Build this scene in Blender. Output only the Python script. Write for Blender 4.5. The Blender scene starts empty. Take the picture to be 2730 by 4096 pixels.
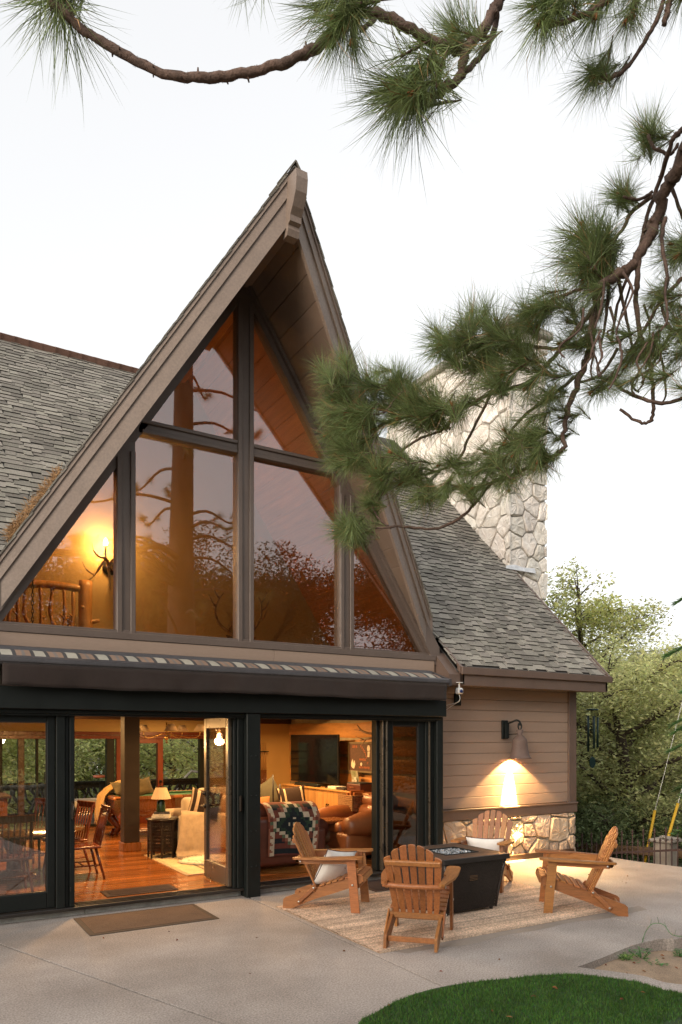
import bpy, bmesh, math, random
from mathutils import Vector, Matrix, Euler
R = math.radians
sc = bpy.context.scene
C = sc.collection

# ------------------------------------------------------------------ camera, sky, sun, exposure
CAM_H, YAW, FPX = 1.8, R(31.0), 2923.0
cam_d = bpy.data.cameras.new('camera')
cam = bpy.data.objects.new('camera', cam_d); C.objects.link(cam)
cam.location = (0, 0, CAM_H); cam.rotation_euler = (R(90), 0, -YAW)
cam_d.sensor_fit = 'HORIZONTAL'; cam_d.sensor_width = 36.0
cam_d.lens = 36.0 * FPX / 2730.0
cam_d.shift_y = (2954 - 2048) / 2730.0
cam_d.clip_start = 0.05; cam_d.clip_end = 3000
sc.camera = cam

SUN_EL = R(15)        # low evening light from the left of the house front
w = bpy.data.worlds.new('World'); sc.world = w; w.use_nodes = True
nt = w.node_tree; nt.nodes.clear()
sky = nt.nodes.new('ShaderNodeTexSky'); sky.sky_type = 'NISHITA'; sky.sun_disc = False
sky.sun_elevation = SUN_EL; sky.sun_rotation = math.atan2(-math.cos(R(22)), -math.sin(R(22)))
sky.air_density = 1.0; sky.dust_density = 3.0; sky.ozone_density = 1.0
hs = nt.nodes.new('ShaderNodeHueSaturation'); hs.inputs['Saturation'].default_value = 0.16
gm = nt.nodes.new('ShaderNodeGamma'); gm.inputs['Gamma'].default_value = 0.32
bgn = nt.nodes.new('ShaderNodeBackground'); bgn.inputs['Strength'].default_value = 0.15
wo = nt.nodes.new('ShaderNodeOutputWorld')
nt.links.new(sky.outputs[0], hs.inputs['Color']); nt.links.new(hs.outputs[0], gm.inputs['Color'])
nt.links.new(gm.outputs[0], bgn.inputs['Color']); nt.links.new(bgn.outputs[0], wo.inputs['Surface'])

sd = bpy.data.lights.new('sun', 'SUN'); sd.energy = 0.62; sd.angle = R(35); sd.color = (1.0, 0.86, 0.70)
so = bpy.data.objects.new('sun', sd); C.objects.link(so)
_sd = Vector((-math.cos(SUN_EL) * math.cos(R(22)), -math.cos(SUN_EL) * math.sin(R(22)), math.sin(SUN_EL)))
so.rotation_euler = _sd.to_track_quat('Z', 'Y').to_euler(); so.location = _sd * 40

vs = sc.view_settings
sc.display_settings.display_device = 'sRGB'
vs.view_transform = 'Standard'; vs.look = 'None'; vs.gamma = 1.0; vs.use_curve_mapping = False
vs.exposure = 2.42
cy = sc.cycles
cy.use_denoising = True; cy.max_bounces = 12; cy.diffuse_bounces = 7; cy.glossy_bounces = 4
cy.transmission_bounces = 6; cy.transparent_max_bounces = 14
cy.sample_clamp_indirect = 6.0; cy.caustics_reflective = False; cy.caustics_refractive = False
sc.render.film_transparent = False

# ------------------------------------------------------------------ photograph pixel (on a 1568 px wide view) -> place
def ray(x, y):
    k = 2730.0 / 1568.0
    u = (x * k - 1365) / FPX; v = (2954 - y * k) / FPX
    c, s = math.cos(YAW), math.sin(YAW)
    return Vector((u * c + s, -u * s + c, v))
O0 = Vector((0, 0, CAM_H))
def atY(x, y, Y): d = ray(x, y); return O0 + d * (Y / d.y)
def atX(x, y, X): d = ray(x, y); return O0 + d * (X / d.x)
def atZ(x, y, Z=0.0): d = ray(x, y); return O0 + d * ((Z - CAM_H) / d.z)
def atD(x, y, t): return O0 + ray(x, y) * t

# ------------------------------------------------------------------ mesh helpers
class MB:
    def __init__(s): s.v = []; s.f = []; s.sm = []
    def add(s, vs_, fs, sm=False):
        o = len(s.v); s.v += [tuple(p) for p in vs_]
        s.f += [tuple(i + o for i in f) for f in fs]; s.sm += [sm] * len(fs); return s
    def box(s, c, d, M=None, ch=0.0):
        hx, hy, hz = d[0] / 2, d[1] / 2, d[2] / 2; c = Vector(c)
        ch = min(ch, hx * .9, hy * .9, hz * .9)
        if ch <= 0:
            P = [Vector((sx * hx, sy * hy, sz * hz)) for sx in (-1, 1) for sy in (-1, 1) for sz in (-1, 1)]
            F = [(0, 1, 3, 2), (4, 6, 7, 5), (0, 4, 5, 1), (2, 3, 7, 6), (0, 2, 6, 4), (1, 5, 7, 3)]
        else:
            P = []; ix = {}
            for sx in (-1, 1):
                for sy in (-1, 1):
                    for sz in (-1, 1):
                        for a in range(3):
                            ix[(sx, sy, sz, a)] = len(P)
                            q = [hx - ch, hy - ch, hz - ch]; q[a] = (hx, hy, hz)[a]
                            P.append(Vector((sx * q[0], sy * q[1], sz * q[2])))
            F = []
            for a in range(3):
                b, e = (a + 1) % 3, (a + 2) % 3
                for g in (-1, 1):
                    ring = []
                    for (p, q) in ((-1, -1), (1, -1), (1, 1), (-1, 1)):
                        k = [0, 0, 0]; k[a] = g; k[b] = p; k[e] = q; ring.append(ix[(k[0], k[1], k[2], a)])
                    F.append(tuple(ring))
                for p in (-1, 1):
                    for q in (-1, 1):
                        k0 = [0, 0, 0]; k0[b] = p; k0[e] = q; k1 = list(k0); k0[a] = -1; k1[a] = 1
                        F.append((ix[(*k0, b)], ix[(*k1, b)], ix[(*k1, e)], ix[(*k0, e)]))
            for sx in (-1, 1):
                for sy in (-1, 1):
                    for sz in (-1, 1):
                        F.append(tuple(ix[(sx, sy, sz, a)] for a in range(3)))
        if M is not None: P = [M @ p for p in P]
        return s.add([p + c for p in P], F)
    def bx(s, x0, x1, y0, y1, z0, z1, ch=0.0):
        return s.box(((x0 + x1) / 2, (y0 + y1) / 2, (z0 + z1) / 2), (abs(x1 - x0), abs(y1 - y0), abs(z1 - z0)), None, ch)
    def bar(s, a, b, wd, ht, up=(0, 0, 1), ch=0.0):
        a, b = Vector(a), Vector(b); L = (b - a).length
        X = (b - a).normalized(); Y = Vector(up).cross(X)
        if Y.length < 1e-5: Y = Vector((0, 1, 0)).cross(X)
        Y.normalize(); Z = X.cross(Y)
        M = Matrix((X, Y, Z)).transposed()
        return s.box((a + b) / 2, (L, wd, ht), M, ch)
    def prism(s, poly, ext, sm=False):
        n = len(poly); e = Vector(ext); P = [Vector(p) for p in poly]
        F = [tuple(range(n)), tuple(range(2 * n - 1, n - 1, -1))]
        F += [(i, (i + 1) % n, n + (i + 1) % n, n + i) for i in range(n)]
        return s.add(P + [p + e for p in P], F, sm)
    def tube(s, pts, rs, n=8, sm=True, cap=True):
        pts = [Vector(p) for p in pts]
        if not hasattr(rs, '__len__'): rs = [rs] * len(pts)
        V = []; F = []; prev = None
        for i, p in enumerate(pts):
            T = (pts[min(i + 1, len(pts) - 1)] - pts[max(i - 1, 0)])
            T = T.normalized() if T.length > 1e-9 else Vector((0, 0, 1))
            if prev is None:
                A = T.cross(Vector((0, 0, 1)));
                if A.length < .05: A = T.cross(Vector((1, 0, 0)))
            else: A = prev - T * prev.dot(T)
            A.normalize(); B = T.cross(A); prev = A
            for k in range(n):
                t = 2 * math.pi * k / n; V.append(p + (A * math.cos(t) + B * math.sin(t)) * rs[i])
        m = len(pts)
        for i in range(m - 1):
            for k in range(n): F.append((i * n + k, i * n + (k + 1) % n, (i + 1) * n + (k + 1) % n, (i + 1) * n + k))
        if cap: F += [tuple(range(n - 1, -1, -1)), tuple((m - 1) * n + k for k in range(n))]
        return s.add(V, F, sm)
    def lathe(s, prof, c=(0, 0, 0), n=24, M=None, sm=True, fn=None):
        V = []; F = []; c = Vector(c); m = len(prof)
        for i, (r, z) in enumerate(prof):
            for k in range(n):
                t = 2 * math.pi * k / n; rr = r if fn is None else r * fn(t, i)
                p = Vector((rr * math.cos(t), rr * math.sin(t), z)); V.append(c + (M @ p if M else p))
        for i in range(m - 1):
            for k in range(n): F.append((i * n + k, i * n + (k + 1) % n, (i + 1) * n + (k + 1) % n, (i + 1) * n + k))
        if prof[0][0] > 1e-6: F.append(tuple(range(n - 1, -1, -1)))
        if prof[-1][0] > 1e-6: F.append(tuple((m - 1) * n + k for k in range(n)))
        return s.add(V, F, sm)
    def grid(s, nu, nv, fn, sm=True):
        V = [fn(i / nu, j / nv) for j in range(nv + 1) for i in range(nu + 1)]; w_ = nu + 1
        return s.add(V, [(j * w_ + i, j * w_ + i + 1, (j + 1) * w_ + i + 1, (j + 1) * w_ + i) for j in range(nv) for i in range(nu)], sm)
    def slab_grid(s, nu, nv, fn, th, sm=True):
        # a sheet with thickness: fn(u,v) -> (point, normal)
        T = [fn(i / nu, j / nv) for j in range(nv + 1) for i in range(nu + 1)]; w_ = nu + 1; N = len(T)
        V = [Vector(p) for p, n in T] + [Vector(p) - Vector(n).normalized() * th for p, n in T]
        q = [(j * w_ + i, j * w_ + i + 1, (j + 1) * w_ + i + 1, (j + 1) * w_ + i) for j in range(nv) for i in range(nu)]
        F = q + [tuple(N + k for k in reversed(f)) for f in q]
        rim = [i for i in range(nu)] + [nu + j * w_ for j in range(nv)] + [nv * w_ + nu - i for i in range(nu)] + [(nv - j) * w_ for j in range(nv)]
        F += [(rim[k], rim[(k + 1) % len(rim)], N + rim[(k + 1) % len(rim)], N + rim[k]) for k in range(len(rim))]
        return s.add(V, F, sm)
    def xf(s, M):
        s.v = [tuple(M @ Vector(p)) for p in s.v]; return s
    def mesh(s, name, mt, recalc=True):
        me = bpy.data.meshes.new(name); me.from_pydata(s.v, [], s.f)
        me.polygons.foreach_set('use_smooth', s.sm)
        if recalc and len(s.f) < 60000:
            b = bmesh.new(); b.from_mesh(me); bmesh.ops.recalc_face_normals(b, faces=b.faces)
            big = [f for f in b.faces if len(f.verts) > 4]
            if big: bmesh.ops.triangulate(b, faces=big)
            b.to_mesh(me); b.free()
        if mt: me.materials.append(mt)
        me.update(); return me
    def build(s, name, mt, parent=None, world=False, loc=None, kind=None):
        return link(name, s.mesh(name, mt), parent, world, loc, kind)

def link(name, me, parent=None, world=False, loc=None, kind=None):
    o = bpy.data.objects.new(name, me); C.objects.link(o)
    if parent is not None:
        o.parent = parent
        if world:
            top = Vector((0, 0, 0)); q = parent
            while q is not None: top += q.location; q = q.parent
            o.location = -top
    if loc is not None: o.location = loc
    if kind: o['kind'] = kind
    return o

def tag(o, label=None, cat=None, group=None, kind=None):
    if label: o['label'] = label
    if cat: o['category'] = cat
    if group: o['group'] = group
    if kind: o['kind'] = kind
    return o
def thing(name, label, cat, loc=(0, 0, 0), rz=0.0, group=None):
    o = bpy.data.objects.new(name, None); C.objects.link(o); o.empty_display_size = .1
    o.location = loc; o.rotation_euler = (0, 0, rz)
    return tag(o, label, cat, group)
def kids(o): return [c for c in list(bpy.data.objects) if c.parent == o]
def copy_tree(o, parent=None, label=None, group=None):
    c = o.copy(); C.objects.link(c)
    if parent is not None: c.parent = parent
    if label: c['label'] = label
    if group: c['group'] = group
    for ch in list(o.children): copy_tree(ch, c)
    return c
def Rz(a): return Matrix.Rotation(a, 3, 'Z')
def Rx(a): return Matrix.Rotation(a, 3, 'X')
def Ry(a): return Matrix.Rotation(a, 3, 'Y')

def clip2(poly, a, b, c):
    out = []
    for i, p in enumerate(poly):
        q = poly[(i + 1) % len(poly)]
        dp = a * p[0] + b * p[1] - c; dq = a * q[0] + b * q[1] - c
        if dp <= 0: out.append(p)
        if dp * dq < 0:
            t = dp / (dp - dq); out.append((p[0] + (q[0] - p[0]) * t, p[1] + (q[1] - p[1]) * t))
    return out
def area2(p): return abs(sum(p[i][0] * p[(i + 1) % len(p)][1] - p[(i + 1) % len(p)][0] * p[i][1] for i in range(len(p)))) / 2
def voronoi(bound, cell, gap, rnd, jitter=.42, stretch=1.0):
    xs = [p[0] for p in bound]; ys = [p[1] for p in bound]
    x0, x1, y0, y1 = min(xs), max(xs), min(ys), max(ys)
    cx, cy_ = cell * stretch, cell / stretch
    nx, ny = max(1, round((x1 - x0) / cx)), max(1, round((y1 - y0) / cy_))
    seeds = []
    for j in range(-1, ny + 1):
        for i in range(-1, nx + 1):
            seeds.append((x0 + (i + .5 + rnd.uniform(-jitter, jitter) + (.5 if j % 2 else 0) * .6) * (x1 - x0) / nx,
                          y0 + (j + .5 + rnd.uniform(-jitter, jitter)) * (y1 - y0) / ny, rnd.uniform(-1, 1) * cell * cell * .16))
    out = []
    for k, s_ in enumerate(seeds):
        p = list(bound)
        for q, o in enumerate(seeds):
            if q == k: continue
            dx, dy = o[0] - s_[0], o[1] - s_[1]; L = math.hypot(dx, dy)
            if L > cell * 3.2 or L < 1e-6: continue
            mid = (o[0]**2 + o[1]**2 - s_[0]**2 - s_[1]**2) / 2 + (s_[2] - o[2]) * .5
            p = clip2(p, dx, dy, mid - gap / 2 * L)
            if len(p) < 3: break
        if len(p) >= 3 and area2(p) > cell * cell * .05: out.append(p)
    return out
def stone_mesh(poly, org, U, V, N, th, rnd, ch=.018):
    """a rough flat-faced stone: base ring, shoulder ring, broken front face"""
    cx = sum(p[0] for p in poly) / len(poly); cy_ = sum(p[1] for p in poly) / len(poly)
    pts = []
    for i, p in enumerate(poly):                          # cut corners, rough edges
        q = poly[(i + 1) % len(poly)]; L = math.hypot(q[0] - p[0], q[1] - p[1])
        if L < .012: continue
        k = max(2, min(6, int(L / .05)))
        for j in range(k):
            t = (j + .10 if j == 0 else j + rnd.uniform(-.15, .15)) / k if k > 1 else .3
            t = min(.95, max(.05, t)); e = rnd.uniform(-.007, .006)
            nx, ny = (q[1] - p[1]) / L, -(q[0] - p[0]) / L
            x, y = p[0] + (q[0] - p[0]) * t, p[1] + (q[1] - p[1]) * t
            sgn = 1 if (x - cx) * nx + (y - cy_) * ny > 0 else -1
            pts.append((x + nx * sgn * e, y + ny * sgn * e))
    n = len(pts); m = MB()
    if n < 3: return None
    tx, ty = rnd.uniform(-.12, .12), rnd.uniform(-.12, .12)
    W = lambda x, y, z: org + U * x + V * y + N * z
    vs_ = [W(x, y, 0) for x, y in pts]
    vs_ += [W(x, y, th * rnd.uniform(.62, .8)) for x, y in pts]
    for x, y in pts:
        d = math.hypot(x - cx, y - cy_) or 1; k = max(.4, 1 - ch * rnd.uniform(.7, 1.7) / d)
        xx, yy = cx + (x - cx) * k, cy_ + (y - cy_) * k
        vs_.append(W(xx, yy, th + (xx - cx) * tx + (yy - cy_) * ty + rnd.uniform(-.006, .006)))
    ox, oy = rnd.uniform(-.02, .02), rnd.uniform(-.02, .02)
    for x, y in pts:
        xx, yy = cx + ox + (x - cx) * .5, cy_ + oy + (y - cy_) * .5
        vs_.append(W(xx, yy, th * 1.06 + (xx - cx) * tx + (yy - cy_) * ty + rnd.uniform(-.009, .012)))
    vs_.append(W(cx, cy_, th * 1.08 + rnd.uniform(-.01, .012)))
    F = []
    for r in range(3):
        for i in range(n): F.append((r * n + i, r * n + (i + 1) % n, (r + 1) * n + (i + 1) % n, (r + 1) * n + i))
    for i in range(n): F.append((3 * n + i, 3 * n + (i + 1) % n, 4 * n))
    m.add(vs_, F); return m

# ------------------------------------------------------------------ materials
def _n(nt, t, **k):
    x = nt.nodes.new(t)
    for a, b in k.items(): setattr(x, a, b)
    return x
def mat(name, col, rough=.6, var=.18, vs=5.0, bump=.0, bs=60.0, rnd=.0, st=(1, 1, 1), metal=0.0, spec=.5, coat=0.0,
        fine=0.0, fs=150.0, col2=None, c2=.0, c2s=1.5, pos=False, hue=0.0, sheen=0.0, emit=None, estr=0.0, rvar=.08, trans=0.0, sss=0.0):
    m = bpy.data.materials.new(name); m.use_nodes = True; t = m.node_tree; t.nodes.clear(); L = t.links.new
    out = _n(t, 'ShaderNodeOutputMaterial'); b = _n(t, 'ShaderNodeBsdfPrincipled'); L(b.outputs[0], out.inputs[0])
    b.inputs['Roughness'].default_value = rough; b.inputs['Metallic'].default_value = metal
    b.inputs['Specular IOR Level'].default_value = spec; b.inputs['Coat Weight'].default_value = coat
    b.inputs['Coat Roughness'].default_value = .12
    if sheen: b.inputs['Sheen Weight'].default_value = sheen
    if trans: b.inputs['Transmission Weight'].default_value = trans
    if emit:
        b.inputs['Emission Color'].default_value = (*emit, 1); b.inputs['Emission Strength'].default_value = estr
    oi = _n(t, 'ShaderNodeObjectInfo'); geo = _n(t, 'ShaderNodeNewGeometry')
    rs = _n(t, 'ShaderNodeMath', operation='ADD'); L(oi.outputs['Random'], rs.inputs[0]); L(geo.outputs['Random Per Island'], rs.inputs[1])
    fr = _n(t, 'ShaderNodeMath', operation='FRACT'); L(rs.outputs[0], fr.inputs[0])
    if pos: src = geo.outputs['Position']
    else: src = _n(t, 'ShaderNodeTexCoord').outputs['Object']
    mp = _n(t, 'ShaderNodeMapping'); L(src, mp.inputs['Vector']); mp.inputs['Scale'].default_value = st
    off = _n(t, 'ShaderNodeMath', operation='MULTIPLY'); L(oi.outputs['Random'], off.inputs[0]); off.inputs[1].default_value = 37.0
    if not pos: L(off.outputs[0], mp.inputs['Location'])
    def noise(scale, det=4, vec=mp.outputs[0]):
        n = _n(t, 'ShaderNodeTexNoise'); n.inputs['Scale'].default_value = scale; n.inputs['Detail'].default_value = det
        n.inputs['Roughness'].default_value = .6; L(vec, n.inputs['Vector']); return n.outputs['Fac']
    def mrange(x, lo, hi, a=.3, bb=.7):
        q = _n(t, 'ShaderNodeMapRange'); L(x, q.inputs[0]); q.inputs[1].default_value = a; q.inputs[2].default_value = bb
        q.inputs[3].default_value = lo; q.inputs[4].default_value = hi; return q.outputs[0]
    color = None
    base = _n(t, 'ShaderNodeRGB'); base.outputs[0].default_value = (*col, 1); color = base.outputs[0]
    if col2 is not None:
        mx = _n(t, 'ShaderNodeMix', data_type='RGBA'); L(mrange(noise(c2s, 5), 0, 1, .5 - .25 + c2, .5 + .25 - c2), mx.inputs[0])
        L(color, mx.inputs[6]); mx.inputs[7].default_value = (*col2, 1); color = mx.outputs[2]
    def mul(color, val):
        h = _n(t, 'ShaderNodeHueSaturation'); L(color, h.inputs['Color']); L(val, h.inputs['Value']); return h
    if var: color = mul(color, mrange(noise(vs), 1 - var, 1 + var)).outputs[0]
    if fine: color = mul(color, mrange(noise(fs, 2), 1 - fine, 1 + fine)).outputs[0]
    if rnd:
        h = mul(color, mrange(fr.outputs[0], 1 - rnd, 1 + rnd, 0, 1))
        if hue:
            r2 = _n(t, 'ShaderNodeMath', operation='MULTIPLY'); L(fr.outputs[0], r2.inputs[0]); r2.inputs[1].default_value = 7.31
            f2 = _n(t, 'ShaderNodeMath', operation='FRACT'); L(r2.outputs[0], f2.inputs[0])
            L(mrange(f2.outputs[0], .5 - hue, .5 + hue, 0, 1), h.inputs['Hue'])
        color = h.outputs[0]
    L(color, b.inputs['Base Color'])
    if rvar: L(mrange(noise(vs * 1.7), max(.02, rough - rvar), min(1, rough + rvar)), b.inputs['Roughness'])
    if bump:
        bn = _n(t, 'ShaderNodeBump'); bn.inputs['Strength'].default_value = min(1, bump); bn.inputs['Distance'].default_value = .01
        L(noise(bs, 5), bn.inputs['Height']); L(bn.outputs[0], b.inputs['Normal'])
    m['b'] = b.name
    return m
def glass_mat(name, refl, tint, rcol=(1, 1, 1)):
    """coated window pane: what is behind shows through, the front mirrors, more so at a slant"""
    m = bpy.data.materials.new(name); m.use_nodes = True; t = m.node_tree; t.nodes.clear(); L = t.links.new
    out = _n(t, 'ShaderNodeOutputMaterial'); mx = _n(t, 'ShaderNodeMixShader')
    tr = _n(t, 'ShaderNodeBsdfTransparent'); tr.inputs[0].default_value = (*tint, 1)
    gl = _n(t, 'ShaderNodeBsdfGlossy'); gl.inputs['Roughness'].default_value = 0.0; gl.inputs['Color'].default_value = (*rcol, 1)
    fz = _n(t, 'ShaderNodeLayerWeight'); fz.inputs['Blend'].default_value = .18
    ma = _n(t, 'ShaderNodeMath', operation='MULTIPLY_ADD'); L(fz.outputs['Fresnel'], ma.inputs[0])
    ma.inputs[1].default_value = .6; ma.inputs[2].default_value = refl; ma.use_clamp = True
    L(ma.outputs[0], mx.inputs[0]); L(tr.outputs[0], mx.inputs[1]); L(gl.outputs[0], mx.inputs[2]); L(mx.outputs[0], out.inputs[0])
    return m
def leafy(name, col, rnd=.45, hue=.02, tr=.45, vs=.35, var=.35, gloss=.45):
    m = mat(name, col, .55, var, vs, rnd=rnd, pos=True, hue=hue, spec=.3, rvar=0); t = m.node_tree; L = t.links.new
    b = t.nodes[m['b']]; b.inputs['Roughness'].default_value = gloss; out = [n for n in t.nodes if n.type == 'OUTPUT_MATERIAL'][0]
    src = b.inputs['Base Color'].links[0].from_socket
    q = _n(t, 'ShaderNodeBsdfTranslucent'); L(src, q.inputs[0]); mx = _n(t, 'ShaderNodeMixShader'); mx.inputs[0].default_value = tr
    L(b.outputs[0], mx.inputs[1]); L(q.outputs[0], mx.inputs[2]); L(mx.outputs[0], out.inputs[0]); return m
def emit_mat(name, col, s):
    m = bpy.data.materials.new(name); m.use_nodes = True; t = m.node_tree; t.nodes.clear()
    e = _n(t, 'ShaderNodeEmission'); e.inputs[0].default_value = (*col, 1); e.inputs[1].default_value = s
    o = _n(t, 'ShaderNodeOutputMaterial'); t.links.new(e.outputs[0], o.inputs[0]); return m
def lamp(name, kind, loc, energy, col=(1, .6, .28), size=.05, parent=None, spot=None, blend=.4, aim=None, shape=None):
    d = bpy.data.lights.new(name, kind); d.energy = energy; d.color = col
    if kind == 'AREA': d.size = size
    else: d.shadow_soft_size = size
    if spot: d.spot_size = R(spot); d.spot_blend = blend
    o = bpy.data.objects.new(name, d); C.objects.link(o); o.location = loc
    if parent is not None:
        o.parent = parent; o.location = Vector(loc) - parent.location
    if aim is not None: o.rotation_euler = (Vector(loc) - Vector(aim)).to_track_quat('Z', 'Y').to_euler()
    return o

M = {}
M['concrete'] = mat('concrete', (.385, .34, .308), .85, .15, .9, .4, 120, fine=.36, fs=75, pos=True, col2=(.275, .238, .21), c2=.12, c2s=.8)
M['base_concrete'] = mat('base_concrete', (.42, .41, .38), .9, .3, 6, .4, 60, fine=.15, pos=True)
M['paint'] = mat('painted_brown_wood', (.218, .162, .128), .55, .10, 3, .22, 26, st=(1, 1, 1), fine=.12, fs=45, pos=True, rnd=.07)
M['trim'] = mat('painted_trim', (.135, .09, .069), .5, .10, 3, .2, 30, fine=.06, fs=60, pos=True)
M['frame'] = mat('painted_window_frame', (.135, .10, .082), .5, .10, 3, .15, 30, fine=.06, fs=60, pos=True)
M['siding'] = mat('painted_siding', (.325, .233, .177), .6, .07, 2, .25, 40, st=(.25, 1, 2.2), fine=.06, fs=70, pos=True, rnd=.04)
M['soffit'] = mat('painted_soffit', (.17, .118, .086), .6, .1, 3, .2, 40, rnd=.06, pos=True)
M['black'] = mat('black_metal', (.009, .0115, .0105), .5, .15, 4, .06, 50, spec=.28)
M['dark_alu'] = mat('dark_bronze_aluminium', (.035, .030, .026), .36, .1, 4, spec=.6, metal=.3)
M['shingle'] = mat('asphalt_shingle', (.25, .23, .197), .95, .12, 2.5, .5, 500, rnd=.33, fine=.34, fs=95, pos=True, hue=.012, spec=.2)
M['ridge_cap'] = mat('ridge_cap_shingle', (.24, .14, .11), .95, .1, 4, .5, 500, rnd=.12, fine=.2, pos=True, spec=.2)
M['underlay'] = mat('roof_felt', (.06, .055, .05), .95, .2, 3)
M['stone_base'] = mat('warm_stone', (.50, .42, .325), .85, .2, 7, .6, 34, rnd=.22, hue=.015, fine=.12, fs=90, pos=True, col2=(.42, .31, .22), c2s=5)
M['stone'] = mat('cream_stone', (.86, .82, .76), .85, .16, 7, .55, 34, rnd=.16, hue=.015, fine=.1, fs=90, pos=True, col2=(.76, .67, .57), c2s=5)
M['mortar'] = mat('mortar', (.40, .37, .325), .95, .2, 10, .6, 90, pos=True)
M['stack_glass'] = glass_mat('stacked_door_glass', .10, (.42, .38, .33))
M['mortar_base'] = mat('base_mortar', (.27, .24, .195), .95, .2, 10, .6, 90, pos=True)
M['glass'] = glass_mat('coated_window_glass', .125, (.90, .86, .80), (.95, .92, .96))
M['door_glass'] = glass_mat('door_glass', .11, (.93, .92, .88))
M['far_glass'] = glass_mat('back_window_glass', .01, (.97, .97, .96))
M['floor'] = mat('oiled_floorboards', (.35, .13, .034), .15, .28, 3.2, .12, 14, rnd=.34, st=(.35, 7, 1), fine=.14, fs=20, pos=True, coat=.3, col2=(.22, .07, .019), c2s=1.4)
M['loft_plaster'] = mat('loft_plaster', (.40, .265, .10), .8, .05, 1.5, .12, 120, pos=True)
M['wall'] = mat('ochre_plaster', (.47, .285, .095), .8, .05, 1.5, .12, 120, pos=True)
M['cream'] = mat('cream_plaster', (.52, .36, .15), .8, .05, 1.5, pos=True)
M['pine_ceiling'] = mat('stained_pine_boards', (.33, .135, .043), .35, .2, 3, .1, 20, rnd=.13, st=(7, .35, 7), pos=True)
M['redwood'] = mat('red_stained_wood', (.13, .026, .009), .35, .2, 4, .1, 25, st=(6, 6, .6), pos=True)
M['dark_wood'] = mat('dark_stained_wood', (.055, .028, .016), .4, .2, 4, .1, 25, st=(.6, 6, 6), pos=True)
M['chair_wood'] = mat('varnished_fir', (.335, .130, .040), .42, .24, 6, .14, 30, rnd=.22, hue=.008, st=(9, 1.0, 9), fine=.10, fs=40)
M['steel'] = mat('galvanised_bolt', (.55, .54, .5), .35, .1, metal=.9)
M['bronze'] = mat('oiled_bronze', (.03, .022, .016), .35, .1, metal=.6)
M['white'] = mat('white_canvas', (.78, .75, .70), .85, .05, 8, .25, 240, fine=.05, sheen=.2)
M['white_plastic'] = mat('white_plastic', (.8, .8, .78), .35, .02)
# ================================================================== THE HOUSE
rnd = random.Random(7)
house = thing('house', 'brown timber house with a tall glazed gable, shingle roofs and open glass doors', 'house', (0, 0, 0))
XC, YW, SL = 3.465, 8.0, 1.554                # gable centre, window wall plane, gable slope
SILL, ZG, SPC = 2.933, 7.056, 1.395           # glass bottom, glass apex, mullion spacing
YA, ZB, ZT = 6.712, 7.178, 7.702              # prow tip: distance, fascia bottom, fascia top
PROW = (7.995 - YA) / 2.892                   # how fast the prow runs back to the wall
HW = 2.72                                     # half width of the fascia
P1 = lambda name, mb, m, par=house: mb.build(name, M[m] if isinstance(m, str) else m, par)
V3 = Vector

# --- roof bodies -----------------------------------------------------
ZS = 7.215                                    # soffit plane at the ridge
gable_roof = None
mb = MB()
for sg in (-1, 1):
    def pt(off, z0, y): return V3((XC + sg * off, y, z0 - SL * off))
    fy = lambda off: YA + .04 + PROW * off
    W_ = 2.95
    A = [pt(0, 7.50, fy(0)), pt(W_, 7.50, min(fy(W_), 8.05)), pt(W_, 7.50, 12.9), pt(0, 7.50, 12.9)]
    B = [pt(0, 7.64, fy(0)), pt(W_, 7.64, min(fy(W_), 8.05)), pt(W_, 7.64, 12.9), pt(0, 7.64, 12.9)]
    mb.add(A + B, [(0, 1, 2, 3), (4, 5, 6, 7), (0, 1, 5, 4), (1, 2, 6, 5), (2, 3, 7, 6), (3, 0, 4, 7)])
roof = P1('roof', mb, 'underlay')
roof_plane = lambda y: y - 4.87
mb = MB()
ex0, ex1 = 6.44, 9.47
def slopeprism(x0, x1, y0, y1, dz0, dz1):
    mb.add([(x0, y0, roof_plane(y0) + dz0), (x1, y0, roof_plane(y0) + dz0), (x1, y1, roof_plane(y1) + dz0), (x0, y1, roof_plane(y1) + dz0),
            (x0, y0, roof_plane(y0) + dz1), (x1, y0, roof_plane(y0) + dz1), (x1, y1, roof_plane(y1) + dz1), (x0, y1, roof_plane(y1) + dz1)],
           [(0, 1, 2, 3), (4, 5, 6, 7), (0, 1, 5, 4), (1, 2, 6, 5), (2, 3, 7, 6), (3, 0, 4, 7)])
def valley_y(x): return 4.87 + 7.66 - SL * abs(x - XC)       # where the gable roof meets the main slope
# main slope right of the gable, left of the gable (each clipped at the valley)
for (xa, xb) in ((ex0, ex1), (-4.5, .45)):
    n = 12
    for i in range(n):
        x0 = xa + (xb - xa) * i / n; x1 = xa + (xb - xa) * (i + 1) / n
        slopeprism(x0, x1 - (.0 if i == n - 1 else .0), 7.66, 13.3, -.14, -.012)
for i in range(12):                            # upper part above the valley, over the gable
    x0 = .45 + (ex0 - .45) * i / 12; x1 = .45 + (ex0 - .45) * (i + 1) / 12; xm = x0 if x1 <= XC else x1
    y0 = max(8.1, max(valley_y(x0), valley_y(x1)) if not (x0 < XC < x1) else 12.5)
    if y0 < 13.2: slopeprism(x0, x1, y0, 13.3, -.14, -.012)
mb.add([(-4.5, 13.3, 8.42), (ex1, 13.3, 8.42), (ex1, 19, 2.7), (-4.5, 19, 2.7), (-4.5, 13.3, 8.28), (ex1, 13.3, 8.28), (ex1, 19, 2.56), (-4.5, 19, 2.56)],
       [(0, 1, 2, 3), (4, 5, 6, 7), (0, 1, 5, 4), (1, 2, 6, 5), (2, 3, 7, 6), (3, 0, 4, 7)])
mb.build('roof_deck', M['underlay'], roof)

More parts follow.
